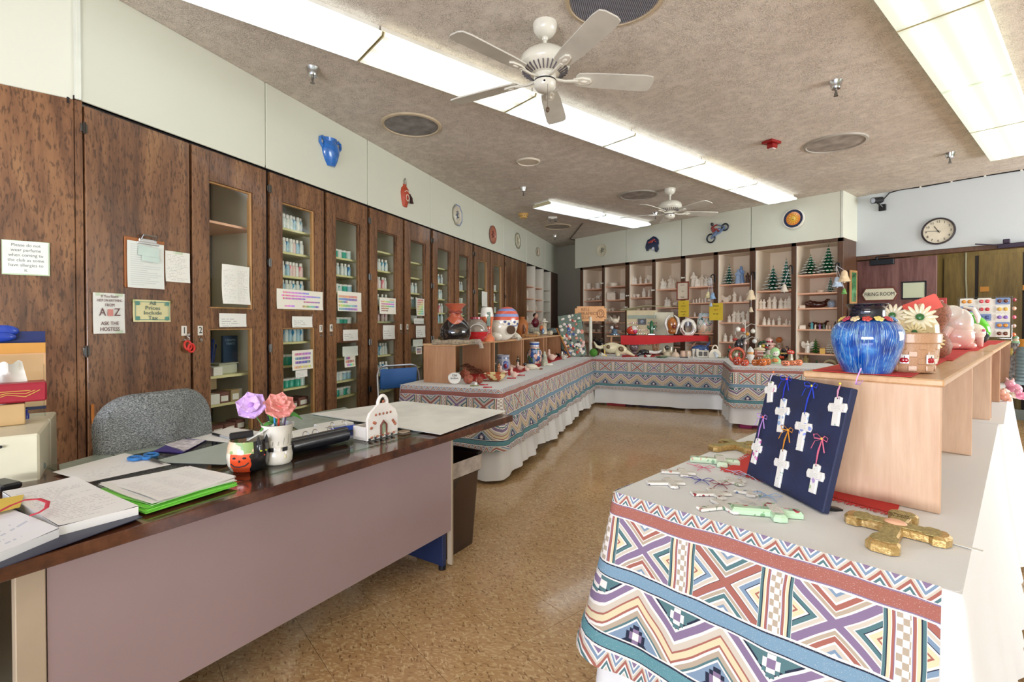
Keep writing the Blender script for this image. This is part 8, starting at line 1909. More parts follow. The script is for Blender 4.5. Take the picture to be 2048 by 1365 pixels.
FG('santa_figurine','waving santa in a coral coat with a green striped hat','figurine',1518,708,ZP,54,[('coat','#E0604A',lambda g,m:g.lathe([(0,0),(7*m,0),(6*m,24*m),(5*m,36*m),(0,40*m)],14).tube([(4*m,-2*m,34*m),(9*m,-3*m,28*m)],2.4*m,7)),('beard','#EEE9E2',lambda g,m:g.ell((-3*m,-4*m,32*m),(4*m,3*m,6*m),12,8)),('face','#E6B48C',lambda g,m:g.ell((0,-2*m,42*m),(3.4*m,3*m,3.4*m),10,7)),('hat','#3C6A48',lambda g,m:g.lathe([(4*m,44*m),(3*m,49*m),(0,55*m)],14,cap=False))])
FG('wreath_ornament','dark green wreath with a yellow centre before the santas','ornament',1526,716,ZP,34,[('wreath',glaze('#2C4A38',var=.3,vs=80),lambda g,m:g.tube([(7*m*cos(a),-2*m,24*m+8*m*sin(a))for a in[i*pi/8 for i in range(16)]],3*m,8,closed=True).tube([(0,0,0),(0,0,18*m)],2.4*m,7)),('yellow_centre','#C9B83A',lambda g,m:g.ell((0,-3*m,24*m),(3.4*m,2.4*m,3.4*m),10,7)),('red_bow','#B83038',lambda g,m:g.ell((6*m,-4*m,21*m),(3*m,2*m,2*m),8,6))])
FG('flamingo_figurine','dark crested bird figure with red head by the brown pillar','figurine',1577,712,ZP,44,[('body','#3A1A1E',lambda g,m:g.ell((-4*m,0,24*m),(8*m,5*m,9*m),14,9).lathe([(0,0),(5*m,0),(3*m,18*m),(0,18*m)],12)),('head','#E3D8D0',lambda g,m:g.tube([(-1*m,0,28*m),(1*m,0,36*m),(2*m,0,40*m)],[3*m,2.4*m,3*m],9)),('crest','#9A2034',lambda g,m:g.tube([(-3*m,0,38*m),(1*m,0,43*m),(6*m,0,42*m)],[1.2*m,2*m,1*m],7))])
# ornament tree with hanging balls
t=thing('ornament_stand','thin white branching stand hung with small round ornaments','stand',(0,0,0));pc=put(t,1490,716,ZP);m=mpp(pc)
M_WI=mat('white_wire','#D9D6CE',.4)
G().tube([(0,0,0),(0,0,76*m)],.9*m,6).lathe([(0,0),(7*m,0),(6*m,1.4*m),(0,1.6*m)],16).build('stem',M_WI,t)
for(x,z,z2)in((-18,55,46),(-10,70,68),(20,66,60),(24,40,36),(-4,74,66),(8,50,44)):
    G().tube([(0,0,(z-6)*m),(x*.5*m,0,(z+2)*m),(x*m,0,z*m),(x*m,0,z2*m)],.6*m,5).build('branch',M_WI,t)
for x,z,r,c,l in((-13,62,5,'#EDEBE2','white ball ornament at the top left of the thin stand'),(-4,60,4.2,'#D0432E','red ball ornament beside the white one on the stand'),(14,58,4.6,'#E2E0D4','white bell-like ornament at the right of the thin stand'),(17,38,4.6,'#DDE0DC','lower white ornament at the right of the thin stand'),(-18,42,5.4,'#B83A34','flat red ornament hanging lowest left on the thin stand'),(4,51,3.4,'#D9962E','amber ornament near the middle of the thin stand'),(0,33,3.6,'#D8C4C0','pinkish ball ornament low on the thin stand')):
    o=G().ell((x*m,-1*m,(z-r)*m),(r*m,r*.8*m,r*m*(.55 if 'flat' in l else 1)),16,10).tube([(x*m,-1*m,(z-r*.3)*m),(x*m,-1*m,(z+2)*m)],.35*m,5).build('ball_ornament',glaze(c),None,TM(tuple(pc),facing(pc)));tag(o,l,'ornament','ornaments hung on the thin stand')
# ================================================================ on the right-hand risers
ZX=ZT+RH+.0015
M_REDM=mat('red_woven_mat','#D23A36',.85,bump=.3,bs=300)
def place_mat(q,label,z=ZX,name='placemat'):
    t=sheet(name,q,z,M_REDM,label,'placemat',.002,.0008);return t
place_mat([(1625,742),(1700,726),(1905,716),(1822,755)],'red woven placemat under the blue vase')
place_mat([(1760,716),(1860,700),(1942,700),(1905,722)],'red placemat under the brown gourd')
place_mat([(1870,706),(1900,690),(1985,688),(1955,702)],'red placemat under the white rabbit')
place_mat([(1945,690),(1955,682),(2012,682),(1990,690)],'red placemat under the button rack')
# big blue vase
t=thing('blue_vase','large blue streaked vase with black neck and a ring of glazed flowers','vase',(0,0,0));pc=put(t,1733,745,ZX+.002);m=mpp(pc)
pc=pc+Vector((-sin(0),.0,0));
def m_bv():
    n=NT('streaked_blue_glaze');co=n.coord();x,y,z=n.sep(co);a=n.math('ARCTAN2',y,x)
    wv=n.comb(a*2.2+n.noise(co,9,2)*.9,z*1.6,0.0)
    l=n.noise(n.comb(a*9.0+n.noise(n.vmap(co,(1,1,.7)),10,2)*1.6,z*5.0,0.0),1.6,2,.5)
    ln=(l-.5).abs().rng(0.0,.028,1,0)
    mot=n.noise(co,22,4)
    c=n.ramp(mot.rng(.3,.72),[(0,'#08307E'),(.55,'#1558B4'),(.85,'#3A86D0'),(1,'#74AEE0')])
    c=n.mix(ln*.75,c,lin('#A6D4EA'));n.bump(ln*1.0+mot*.2,.5,.003)
    return n.done(c,.1,0,.8)
G().lathe([(0,0),(39*m,0),(42*m,4*m),(48*m,18*m),(55*m,38*m),(60*m,58*m),(61.5*m,72*m),(60*m,84*m),(55*m,94*m),(47*m,101*m),(40*m,104*m),(33*m,105*m)],56,cap=False).build('body',m_bv(),t)
G().lathe([(45.1*m,104*m),(38.9*m,107*m),(31.9*m,109*m),(30.1*m,116*m),(30.1*m,127*m),(33.6*m,133*m),(35.8*m,135*m),(35.4*m,137*m),(30.1*m,133*m),(26.6*m,122*m),(26.6*m,60*m),(0,40*m)],48,cap=False).build('neck',glaze('#101224',rough=.08),t)
fc=['#C8423A','#E3D27A','#B8343C','#5E8CC0','#D8B84E','#B02E48','#E0C89A']
for k in range(14):
    a=-pi/2+k*2*pi/14;rr=43*m;fl_=G()
    for i in range(5):b=i*2*pi/5;fl_.ell((4.8*m*cos(b),4.8*m*sin(b),0),(4*m,4*m,2*m),9,6)
    fl_.ell((0,0,1.6*m),(2.4*m,2.4*m,1.8*m),8,6)
    fl_.build('glazed_flower',glaze(fc[k%7]),t,Matrix.Translation((rr*cos(a),rr*sin(a),107*m))@Matrix.Rotation(a+pi/2,4,'Z')@Matrix.Rotation(radians(38),4,'X'))
# apple basket with sunflower lid (a cookie jar)
t=thing('basket_jar','ceramic woven basket jar with apples painted on white squares','jar',(0,0,0));pc=put(t,1815,742,ZX+.002);m=mpp(pc)
def m_wv():
    n=NT('woven_basket_glaze');co=n.coord();x,y,z=n.sep(co);a=n.math('ARCTAN2',y,x);u=a*3.2;v=z/(16*m)
    g_=n.noise(n.comb(u*6.0,v*26.0,0.0),1.0,2);return n.done(n.ramp(g_.rng(.3,.7),[(0,'#A87A58'),(1,'#D3AC86')]),.4,0,.2)
MW=m_wv()
G().lathe([(0,0),(40*m,0),(48*m,46*m),(50*m,62*m),(46*m,62*m),(40*m,10*m),(0,6*m)],40,cap=False).build('basket_wall',MW,t)
G().lathe([(50.5*m,56*m),(52.5*m,58*m),(53*m,74*m),(51*m,76*m),(47*m,74*m),(47*m,60*m)],40,cap=False).build('rim_band',MW,t)
for j in range(4):
    for k in range(18):
        if(j+k)%2:continue
        a=2*pi*k/18;rr=(41+8*(j*14+8)/60)*m
        G().box((rr*cos(a),rr*sin(a),(8+14*j)*m),(3.4*m,14.5*m,12*m),1.2*m,rz=a).build('woven_square',MW,t,smooth=False)
for a in(-pi/2-.1,-pi/2+.75,-pi/2-.95):
    T_=Matrix.Rotation(a+pi/2,4,'Z');G().box((0,-49*m,26*m),(15*m,3*m,18*m),1*m).build('white_square',glaze('#ECE8DF'),t,T_,smooth=False)
    G().ell((-2.4*m,-51*m,24*m),(4.6*m,1.6*m,5*m),12,8).ell((2.4*m,-51*m,24*m),(4.6*m,1.6*m,5*m),12,8).build('painted_apple',glaze('#B01E2C'),t,T_);G().tube([(0,-51*m,28*m),(1*m,-51.5*m,32*m)],.6*m,5).build('apple_stem',M_INK,t,T_)
t=thing('sunflower_lid_jar','cream sunflower-covered ceramic dome standing behind the apple basket','jar',(0,0,0));pc2=put(t,1812,730,ZX+.002);m=mpp(pc2)
MCR=glaze('#EADBA8',var=.08);k0=1.0
G().lathe([(0,0),(44*m,0),(50*m,12*m),(52*m,50*m),(50*m,80*m),(40*m,100*m),(20*m,108*m),(0,110*m)],36,sy=.8).build('dome',glaze('#D8C596',var=.15),t)
for x,z,r,dy,c in((-22,99,23,-24,'#F0E7C8'),(20,95,27,-26,'#F2EBCB'),(12,66,18,-38,'#EFE0A6'),(40,50,18,-26,'#E8D79C'),(-20,60,20,-32,'#EBDDAC')):
    M_=Matrix.Translation((x*m,dy*m*1.25,z*m))@Euler((radians(72),0,radians(x*.5))).to_matrix().to_4x4()
    for i in range(14):
        b=2*pi*i/14;g=G();g.ell((r*.62*m*cos(b),r*.62*m*sin(b),0),(r*.42*m,r*.13*m,r*.07*m),10,6,rot=(.25,-.2,b));g.build('petal',glaze(c),t,M_)
    G().ell((0,0,r*.06*m),(r*.26*m,r*.26*m,r*.14*m),14,8).build('flower_centre',glaze('#2E7A3C',var=.2),t,M_)
G().tube([(-30*m,-44*m,62*m),(0,-48*m,60*m),(28*m,-42*m,64*m)],3*m,8).build('red_band',glaze('#A83A34'),t)
# gourds
fig('gourd_vase','speckled reddish-brown gourd, bottle shaped, beside the apple basket','gourd',1868,716,ZX+.002,110,[('gourd',mat('speckled_brown_gourd','#9A6248',.6,var=.25,vs=120,bump=.4,bs=260),lambda g,m:g.lathe([(0,0),(14*m,0),(25*m,10*m),(28*m,24*m),(24*m,38*m),(15*m,50*m),(17*m,62*m),(24*m,76*m),(26*m,90*m),(22*m,104*m),(10*m,112*m),(0,114*m)],34))])
t=thing('price_card','coral card with deckled edge tucked behind a wooden spoon handle','card',(0,0,0));q=put(t,1848,724,ZX+.002);m=mpp(q)
n_=26;pts=[(-29,0),(29,0)]+[(29+(i%2)*1.0,2*i)for i in range(1,15)]+[(29-2*i,30+(i%2))for i in range(1,28)]+[(-29,29)]
G().prism([(x*m,z*m)for x,z in pts],0,1*m).build('card',mat('coral_red_card','#E8543E',.5),t,TM((2*m,26*m,98*m),0,pi/2,-.42),smooth=False)
G().tube([(-8*m,22*m,116*m),(-4*m,20*m,106*m),(8*m,18*m,88*m),(14*m,20*m,0)],[5*m,4*m,2.4*m,2*m],9,flat=.4).build('spoon',mat('pale_wood_spoon','#D8A484',.5),t)
# white-pink long-eared rabbit
M_PW=None
def m_pink(name,lo_='#E79A90',hi='#E9E0D6',h=1.0):
    n=NT(name);co=n.coord();x,y,z=n.sep(co);nz=n.noise(co,9,3)
    return n.done(n.ramp((z/h+(nz-.5)*.45).rng(.02,.75),[(0,lo_),(.5,'#E6C6BA'),(1,hi)]),.1,0,.8)
t=thing('rabbit_figurine','large glossy pinkish-white lop-eared rabbit with flowers at its chest','figurine',(0,0,0));q=put(t,1908,699,ZX+.002);m=mpp(q)
mp=m_pink('pink_white_lustre',h=90*m)
g=G();g.ell((6*m,2*m,26*m),(25*m,20*m,27*m),26,16).ell((8*m,0,52*m),(21*m,17*m,30*m),24,16).ell((-6*m,-6*m,70*m),(21*m,15*m,18*m),22,14,rot=(0,-.25,0)).ell((-20*m,-8*m,66*m),(10*m,9*m,9*m),16,10)
g.ell((-8*m,-12*m,8*m),(19*m,10*m,8*m),16,9).ell((18*m,4*m,8*m),(16*m,12*m,8*m),16,9).tube([(-6*m,-14*m,44*m),(-12*m,-18*m,30*m),(-14*m,-18*m,18*m)],[7*m,6*m,5*m],10)
g.build('body',mp,t)
for s,dx in((-1,-8),(1,14)):
    G().tube([(dx*m,-6*m*s-4*m,84*m),((dx+14)*m,-10*m*s-4*m,80*m),((dx+20)*m,-12*m*s-4*m,64*m),((dx+20)*m,-12*m*s-4*m,52*m)],[5*m,9*m,10*m,4*m],12,flat=.4).build('ear',mp,t)
G().ell((-21*m,-14*m,70*m),(2*m,1.6*m,2.4*m),10,7).ell((-29*m,-8*m,62*m),(2.4*m,2*m,2*m),8,6).build('eye_and_nose',glaze('#3E4A4E'),t)
for x,z,c in((-26,52,'#9A86D0'),(-23,44,'#6E9A5A'),(-27,37,'#B8A0DC'),(-22,32,'#5A8A4E'),(-27,24,'#BFC6DC'),(-20,18,'#D9DCE6')):G().ell((x*m,-14*m,z*m),(6*m,5*m,5*m),10,7).build('flower',glaze(c,var=.2),t)
G().box((-36*m,-12*m,26*m),(9*m,5*m,7*m),1.5*m).build('blue_tag',glaze('#5A96D8'),t)
# piglet
t=thing('pig_figurine','glossy pink and white standing pig behind the rabbit','figurine',(0,0,0));q=put(t,1946,693,ZX+.002);m=mpp(q)
mp=m_pink('pink_pig_lustre','#EC8E84','#E6E2CC',50*m)
g=G();g.ell((0,0,28*m),(19*m,15*m,18*m),22,14).ell((-10*m,-8*m,36*m),(13*m,12*m,13*m),18,12)
for x in(-12,10):
    for y in(-8,8):g.tube([(x*m,y*m,18*m),(x*m,y*m,0)],[6*m,4.6*m],10)
g.ell((-19*m,-14*m,32*m),(5*m,4*m,4.4*m),12,8).tube([(-12*m,-12*m,46*m),(-16*m,-14*m,54*m)],[4*m,1*m],7).tube([(-4*m,-8*m,48*m),(-4*m,-8*m,56*m)],[4*m,1*m],7)
g.build('body',mp,t)
G().ell((15*m,-9*m,32*m),(3*m,3*m,3*m),10,7).build('pink_tail',glaze('#E86A90'),t)
fig('frog_figurine','bright green frog-like shell leaning behind the pig','figurine',1957,689,ZX+.002,66,[('shell',glaze('#5CC22E'),lambda g,m:g.ell((0,0,36*m),(15*m,12*m,26*m),20,14,rot=(0,-.5,0)).ell((-16*m,0,60*m),(8*m,6*m,5*m),14,9)),('dark_edge','#23303A',lambda g,m:g.ell((5*m,1*m,24*m),(12*m,12*m,22*m),18,12)),('eye',M_INK,lambda g,m:g.ell((-20*m,-5*m,62*m),(1.6*m,1.4*m,1.6*m),8,6)),('yellow_patch','#C9C23A',lambda g,m:g.ell((3*m,-9*m,26*m),(6*m,4*m,8*m),12,8))])
# revolving rack of buttons
t=thing('button_rack','clear acrylic rack of carded ceramic buttons and magnets','rack',(0,0,0));q=put(t,1968,681,ZX+.002);m=mpp(q);W_,H_=78*m,86*m
G().box((0,.06,4*m),(W_,.12,4*m),1*m).box((0,.06,H_),(W_,.12,2*m),.5*m).box((-W_/2,.06,H_/2),(1.5*m,.12,H_)).box((W_/2,.06,H_/2),(1.5*m,.12,H_)).box((-6*m,0,H_/2),(1.5*m,.01,H_)).build('acrylic_frame',M_ACRYL,t,smooth=False)
G().box((0,.03,H_*.52),(W_*.94,.004,H_*.88)).build('white_backing',M_PAPER,t,smooth=False)
for i in range(3):
    for j in range(5):
        c=['#E0952E','#C8303C','#8A6AC0','#D8505A','#E3B84E','#E89A8A','#6A3A28','#3E5A9A'][(i*3+j*2)%8]
        x,z=(-26+26*i)*m,(14+16*j)*m
        G().box((x,.022,z),(20*m,.003,13*m)).build('button_card',M_PAPER if(i+j)%3 else mat('blue_card','#7C96C6',.5),t,smooth=False)
        for s in(-1,1):G().ell((x+s*4.4*m,.016,z),(3.6*m,.006,3.6*m),10,6).build('button',glaze(c),t)
for j in range(5):G().ell((W_/2+3*m,.04,(12+17*j)*m),(3.4*m,.02,4*m),9,6).build('hanging_button',glaze(['#D86A3A','#C8A89A','#D8607A','#E0B49A','#9A3A4A'][j]),t)
# ================================================================ right-hand table, far side
def rt(name,label,cat,px,py,parts,rz=0.0):return fig(name,label,cat,px,py,ZT+.004,0,parts,rz)
rt('santa_statue','tall slim robed statue in red and silver beside the riser end','statue',2031,766,[('robe',glaze('#A8A8A8',var=.35,vs=50),lambda g,m:g.lathe([(0,0),(13*m,0),(13*m,20*m),(10*m,50*m),(9*m,70*m),(6*m,84*m),(0,86*m)],20,mod=fold(6,.06))),('red_cape','#B02A30',lambda g,m:g.ell((2*m,-3*m,60*m),(9*m,7*m,18*m),16,10)),('beard','#D9C86A',lambda g,m:g.ell((-5*m,-6*m,62*m),(4*m,3*m,9*m),10,7)),('head','#C9B49A',lambda g,m:g.ell((0,-2*m,84*m),(5*m,5*m,6*m),12,8)),('hat',glaze('#7FB08A',var=.3),lambda g,m:g.lathe([(9*m,80*m),(8*m,83*m),(5*m,85*m),(4*m,92*m),(0,95*m)],16,cap=False))])
rt('coil_vase','dark ribbed coil vase with an orange neck at the frame edge','vase',2052,770,[('body',glaze('#6E8890'),lambda g,m:g.lathe([(0,0),(14*m,0)]+[((15+(i%2)*1.6)*m,(3+3.4*i)*m)for i in range(20)]+[(12*m,76*m)],26)),('neck','#C88A34',lambda g,m:g.lathe([(12*m,75*m),(9*m,84*m),(12*m,92*m),(0,92*m)],22))])
def piglet(px,py,s,c,label):rt('pink_figurine',label,'figurine',px,py,[('body',m_pink('pink_bisque',c,'#F0C6CC',40*.01),lambda g,m:g.ell((0,0,10*s*m),(11*s*m,9*s*m,10*s*m),16,10).ell((-5*s*m,-3*s*m,19*s*m),(7*s*m,6*s*m,7*s*m),14,9).tube([(-8*s*m,0,24*s*m),(-10*s*m,0,29*s*m)],[2.6*s*m,.8*s*m],7).tube([(-2*s*m,0,24*s*m),(-1*s*m,0,29*s*m)],[2.6*s*m,.8*s*m],7).ell((7*s*m,-5*s*m,4*s*m),(5*s*m,5*s*m,4*s*m),10,7))])
piglet(2028,790,1.15,'#D86AA0','rose pink figure lying past the end of the oak risers');piglet(2042,800,.8,'#E07AA8','small rose pink figure at the frame edge below the statue')
piglet(2010,803,.9,'#F0A890','peach rounded figure beside the last upright');
def rose(px,py,label):
    t=rt('rose_figurine',label,'figurine',px,py,[('core','#EAD8C6',lambda g,m:g.ell((0,0,7*m),(5*m,5*m,6*m),12,8))]);m=mpp(P(px,py,ZT))
    for i in range(6):a=i*pi/3;G().ell((6*m*cos(a),6*m*sin(a),(6+2*(i%2))*m),(4.6*m,4.6*m,5*m),10,7).build('petal',glaze('#E9D9C8'),t)
rose(2006,790,'cream ceramic rose by the foot of the far upright');rose(2022,798,'larger cream ceramic rose beside the peach figure')
# ================================================================ board of crosses
M_NAVY=mat('navy_velvet_board','#222A4C',.7,var=.12,vs=12,bump=.3,bs=300)
zc_=ZT+.002
B0,B1=P(1492,950,zc_),P(1645,1030,zc_)   # foot line of the board
ex=(B1-B0);bwid=ex.length;ex.normalize();nb=Vector((ex.y,-ex.x,0))     # nb points to the viewer side
lean=radians(14);ez=(Vector((0,0,cos(lean)))-nb*sin(lean)).normalized()
# height from the top left corner seen at (1538,748)
bh_=None
best=None
for i in range(100,600):
    h=i*.001;p=B0+ez*h;d=p.x*FW[0]+p.y*FW[1];X_=(p.x*RT[0]+p.y*RT[1])/d
    yy=PR-FOC*((p.z-HC)/d*cos(PITCH)+sin(PITCH))
    if best is None or abs(yy-752)<best[0]:best=(abs(yy-752),h)
bh_=best[1]
MB_=Matrix(((ex.x,-nb.x*cos(lean)-0*ez.x,ez.x,B0.x),(ex.y,-nb.y*cos(lean),ez.y,B0.y),(0,-sin(lean)*1.0,ez.z,B0.z),(0,0,0,1)))
yb_=ez.cross(ex).normalized()
MB_=Matrix(((ex.x,yb_.x,ez.x,B0.x),(ex.y,yb_.y,ez.y,B0.y),(ex.z,yb_.z,ez.z,B0.z+.004),(0,0,0,1)))
t=thing('cross_board','leaning navy velvet board hung with painted porcelain crosses','display board',(0,0,0));t.matrix_world=MB_
G().box((bwid/2,.011,bh_/2),(bwid,.022,bh_),.003).build('board',M_NAVY,t,smooth=False)
G().box((bwid-.03,.05,.012),(.02,.06,.012),.002).box((bwid*.5,.07,bh_*.35),(.05,.012,bh_*.7),.002,rx=.28).build('easel_back',M_BLACK,t,smooth=False)
def bpt(px,py):          # point of the board face under a picture pixel
    d=Vector(ray(px,py));o=Vector((0,0,HC));n=yb_;k=(Vector(B0)-o).dot(n)/d.dot(n);p=o+d*k-Vector(B0);return p.dot(ex),p.dot(ez)
def cross_pts(L,W,w,arm=.62,flare=.0):
    h=L;a=arm*L;f=flare
    return[(-w-f,0),(w+f,0),(w,.12*L),(w,a-w),(W-.004,a-w-f),(W,a),(W-.004,a+w+f),(w,a+w),(w+f*.6,h-.003),(w*.4,h),(-w*.4,h),(-w-f*.6,h-.003),(-w,a+w),(-W+.004,a+w+f),(-W,a),(-W+.004,a-w-f),(-w,a-w),(-w,.12*L)]
def m_cross(name,base,fl1,fl2,seed=0.0):
    n=NT(name);co=n.coord();x,y,z=n.sep(co);v=n.vor(n.vmap(co,(1,1,1),(seed,seed*2,0)),55);r_=n.noise(n.vmap(co,(1,1,1),(seed,1,0)),22,2)
    c=n.mix((r_.gt(.56))*(v.lt(.42)),lin(base),lin(fl1));c=n.mix((r_.lt(.43))*(v.lt(.34)),c,lin(fl2))
    return n.done(c,.12,0,.7)
MXT=m_lines('cross_verse','#EDEBE4','#3C3C46',6,1,13,.8,.05,26)
def a_cross(par,M,L,W,w,th,mt,face=True,arm=.62,verse=True):
    c=G().prism(cross_pts(L,W,w,arm),0,th,min(.003,th*.3)).build('cross',mt,par,M,smooth=False)if par else None
    return c
crs=[((1544,766),(1541,808),.030,'#E9A0C0','#8AA86A','#D8CCE8','top left, on a short white ribbon',(1551,748)),
       ((1570,800),(1561,868),.034,'#9AB4D8','#D8846A','#2E3FD0','second from the left, on a royal blue ribbon',(1578,762)),
       ((1614,828),(1600,905),.036,'#8A9AD8','#9AB8D0','#3450E0','centre, on a looped royal blue ribbon',(1628,776)),
       ((1680,797),(1672,856),.034,'#B0C8C0','#B88AC0','#F0A8C8','top right, under a yellow pin',(1685,772)),
       ((1520,880),(1508,930),.028,'#D07AB0','#9A7AC0','#C89AE8','left edge, on a lilac ribbon',(1530,838)),
       ((1570,902),(1556,978),.034,'#C6D4C0','#A8C0B4','#E89A2E','lower middle, pale green, on orange ribbon',(1580,864)),
       ((1637,932),(1626,990),.034,'#B49AD0','#B8C8A0','#F07A9A','lower right, on a coral pink ribbon',(1648,882))]
for i,(tp,bt,W_,c1,c2,rib,l,pin)in enumerate(crs):
    x0,z0_=bpt(*tp);x1,z1_=bpt(*bt);L=sqrt((x1-x0)**2+(z1_-z0_)**2);an=atan2(x0-x1,z0_-z1_)
    Mx=MB_@Matrix.Translation((x1,-.001,z1_))@Matrix.Rotation(an,4,'Y')@Matrix.Rotation(pi/2,4,'X')
    o=thing('painted_cross','small porcelain cross on the navy board, '+l,'cross',(0,0,0),0,'crosses pinned on the navy board');o.matrix_world=Mx
    hw=W_*.98;w=.0125
    G().prism(cross_pts(L,hw,w,.62),0,.006,.002).build('cross_body',m_cross('porcelain_'+str(i),'#F0EEE8',c1,c2,i*1.7),o,smooth=False)
    G().grid(1,1,lambda u,v:((u-.5)*hw*1.3,.62*L+(v-.5)*.018,.0064,u,v)).build('verse',MXT,o,smooth=False)
    G().ell((0,L-.006,.006),(.0022,.0022,.001),8,5).build('hole',M_INK,o)
    px_,pz_=bpt(*pin);a=Vector((px_,-.006,pz_));b=Vector((x0,-.008,z0_-.004))
    mr=mat('satin_ribbon',rib,.4)
    g=G();g.tube([a,a.lerp(b,.5)+Vector((.002,-.003,0)),b],.0016,5,flat=.4).tube([a,a.lerp(b,.5)+Vector((-.003,-.002,0)),b],.0016,5,flat=.4)
    if i in(1,2,4,5,6):
        for s in(-1,1):
            g.tube([a,a+Vector((s*.015,-.006,.010)),a+Vector((s*.028,-.006,.006)),a+Vector((s*.024,-.005,-.004)),a],.0018,5,flat=.4)
            g.tube([a,a+Vector((s*.016,-.008,-.012)),a+Vector((s*.026,-.006,-.036))],.0017,5,flat=.4)
    rb=tag(g.build('ribbon',mr,None,MB_),f'{["white", "royal blue", "looped royal blue", "pale pink", "lilac", "orange", "coral pink"][i]} ribbon of the cross at the {["top left", "upper left", "centre", "top right", "left edge", "lower middle", "lower right"][i]} of the board','ribbon')
    tag(G().ell((0,0,0),(.004,.003,.004),9,6).build('pin',glaze(['#E8743A','#E05A3A','#E3D23A','#E8D23A','#F0582A','#E8A83A','#F0C84A'][i]),None,MB_@Matrix.Translation((px_,-.008,pz_))),f'{["orange", "red-orange", "yellow", "bright yellow", "bright orange", "amber", "gold"][i]} pin holding the cross at the {["top left", "upper left", "centre", "top right", "left edge", "lower middle", "lower right"][i]} of the board','pin')
# extra lilac ribbon at the top right corner of the board
p0,p1=bpt(1703,770),bpt(1716,748);a=Vector((p0[0],.012,p0[1]))
tag(G().tube([a,a+Vector((.012,-.01,.02)),a+Vector((.02,-.012,.045))],.0016,5,flat=.4).tube([a,a+Vector((.02,-.01,.008)),a+Vector((.034,-.01,.012)),a+Vector((.026,-.01,.001)),a],.0017,5,flat=.4).build('ribbon',mat('satin_ribbon','#D9A8E8',.4),None,MB_),'loose lilac ribbon curling over the top right board corner','ribbon')
# ---- red cloth under board and riser
g=G();runner_r=M_REDM
sheet('red_cloth',[(1450,940),(1512,905),(1800,1010),(1792,1030)],ZT+.0015,M_REDM,'fringed red cloth under the navy board and oak riser','cloth',.0018,.001)
g=G()
for i in range(70):
    u=i/69;a,b=P(1450,940,ZT+.003),P(1792,1030,ZT+.003);p=a.lerp(b,u);dd_=Vector((-.35,-1,0)).normalized()
    g.tube([p,p+dd_*.012+Vector((R.uniform(-.004,.004),0,.001)),p+dd_*(.018+R.random()*.008)+Vector((R.uniform(-.006,.006),0,0))],.0014,4)
for i in range(22):
    u=i/21;a,b=P(1450,940,ZT+.003),P(1512,905,ZT+.003);p=a.lerp(b,u);g.tube([p,p+Vector((-.012,R.uniform(-.004,.006),.001)),p+Vector((-.020,R.uniform(-.006,.006),0))],.0014,4)
stuff(tag(g.build('cloth_fringe',M_REDM),'red thread fringe along the cloth below the navy board','fringe'))
# ---- crosses lying on the table
def lying(label,head,foot,Wm,w,th,mt,verse=True,cat='cross',grp='painted crosses lying on the white cloth',arm=.62,name='painted_cross',gold=False,flare=0.0):
    a,b=P(head[0],head[1],ZT+.002),P(foot[0],foot[1],ZT+.002);d=a-b;L=d.length;an=atan2(d.y,d.x)-pi/2
    o=thing(name,label,cat,(b.x,b.y,ZT+.002),an,grp)
    G().prism(cross_pts(L,Wm*L,w,arm,flare),0,th,min(.006,th*.35)).build('cross_body',mt,o,smooth=False)
    if verse:G().grid(1,1,lambda u,v:((u-.5)*Wm*L*1.2,arm*L+(v-.5)*w*1.8,th+.0004,u,v)).build('verse',MXT,o,smooth=False)
    return o,L
pc_=[('white cross with red flowers and pink ribbon, nearest the far cloth edge',(1392,949),(1322,945),'#D8806A','#B8C89A'),('white cross with dark flowers and navy ribbon, nearest the left corner',(1370,968),(1294,968),'#4A4A62','#8A9A6A'),
       ('white cross with dark red roses under a wine ribbon',(1462,990),(1383,990),'#8E2A34','#5A7A4A'),('white cross with blue flowers beside the pale blue ribbon',(1527,993),(1468,983),'#6A8AB0','#7A9A8A'),
       ('white cross with green leaves, lowest of the white ones',(1482,1012),(1398,1021),'#7A9A7E','#B07A6A'),('pale speckled cross close to the red cloth, tied with white ribbon',(1488,964),(1436,968),'#9AA884','#C8A890')]
for i,(l,hd,ft,c1,c2)in enumerate(pc_):lying(l,hd,ft,.40,.0135,.007,m_cross('lying_porcelain_'+str(i),'#EFEDE6',c1,c2,i*2.3+9))
lying('thick pale green cross with roses, lying lowest by the pattern edge',(1605,1035),(1462,1024),.30,.017,.018,m_cross('green_edged_rose','#BFE0BC','#B0484E','#7AA878',31.0),name='thick_cross')
lying('thick pale green cross lying farther off beside the gold one',(1480,930),(1380,922),.36,.018,.018,m_cross('green_edged_leaf','#CDE2C4','#C9A890','#8AB090',37.0),name='thick_cross')
n_=NT('antique_gold');co_=n_.coord();nz_=n_.noise(co_,110,4,.6)
n_.bump(nz_,.5,.004);MGOLD=n_.done(n_.ramp(nz_.rng(.3,.7),[(0,'#A8874E'),(.5,'#C4A468'),(1,'#DCC08A')]),.34,.55)
MGOLD2=mat('olive_gold_relief','#B3A468',.5,.2,var=.2,vs=160,bump=.8,bs=260)
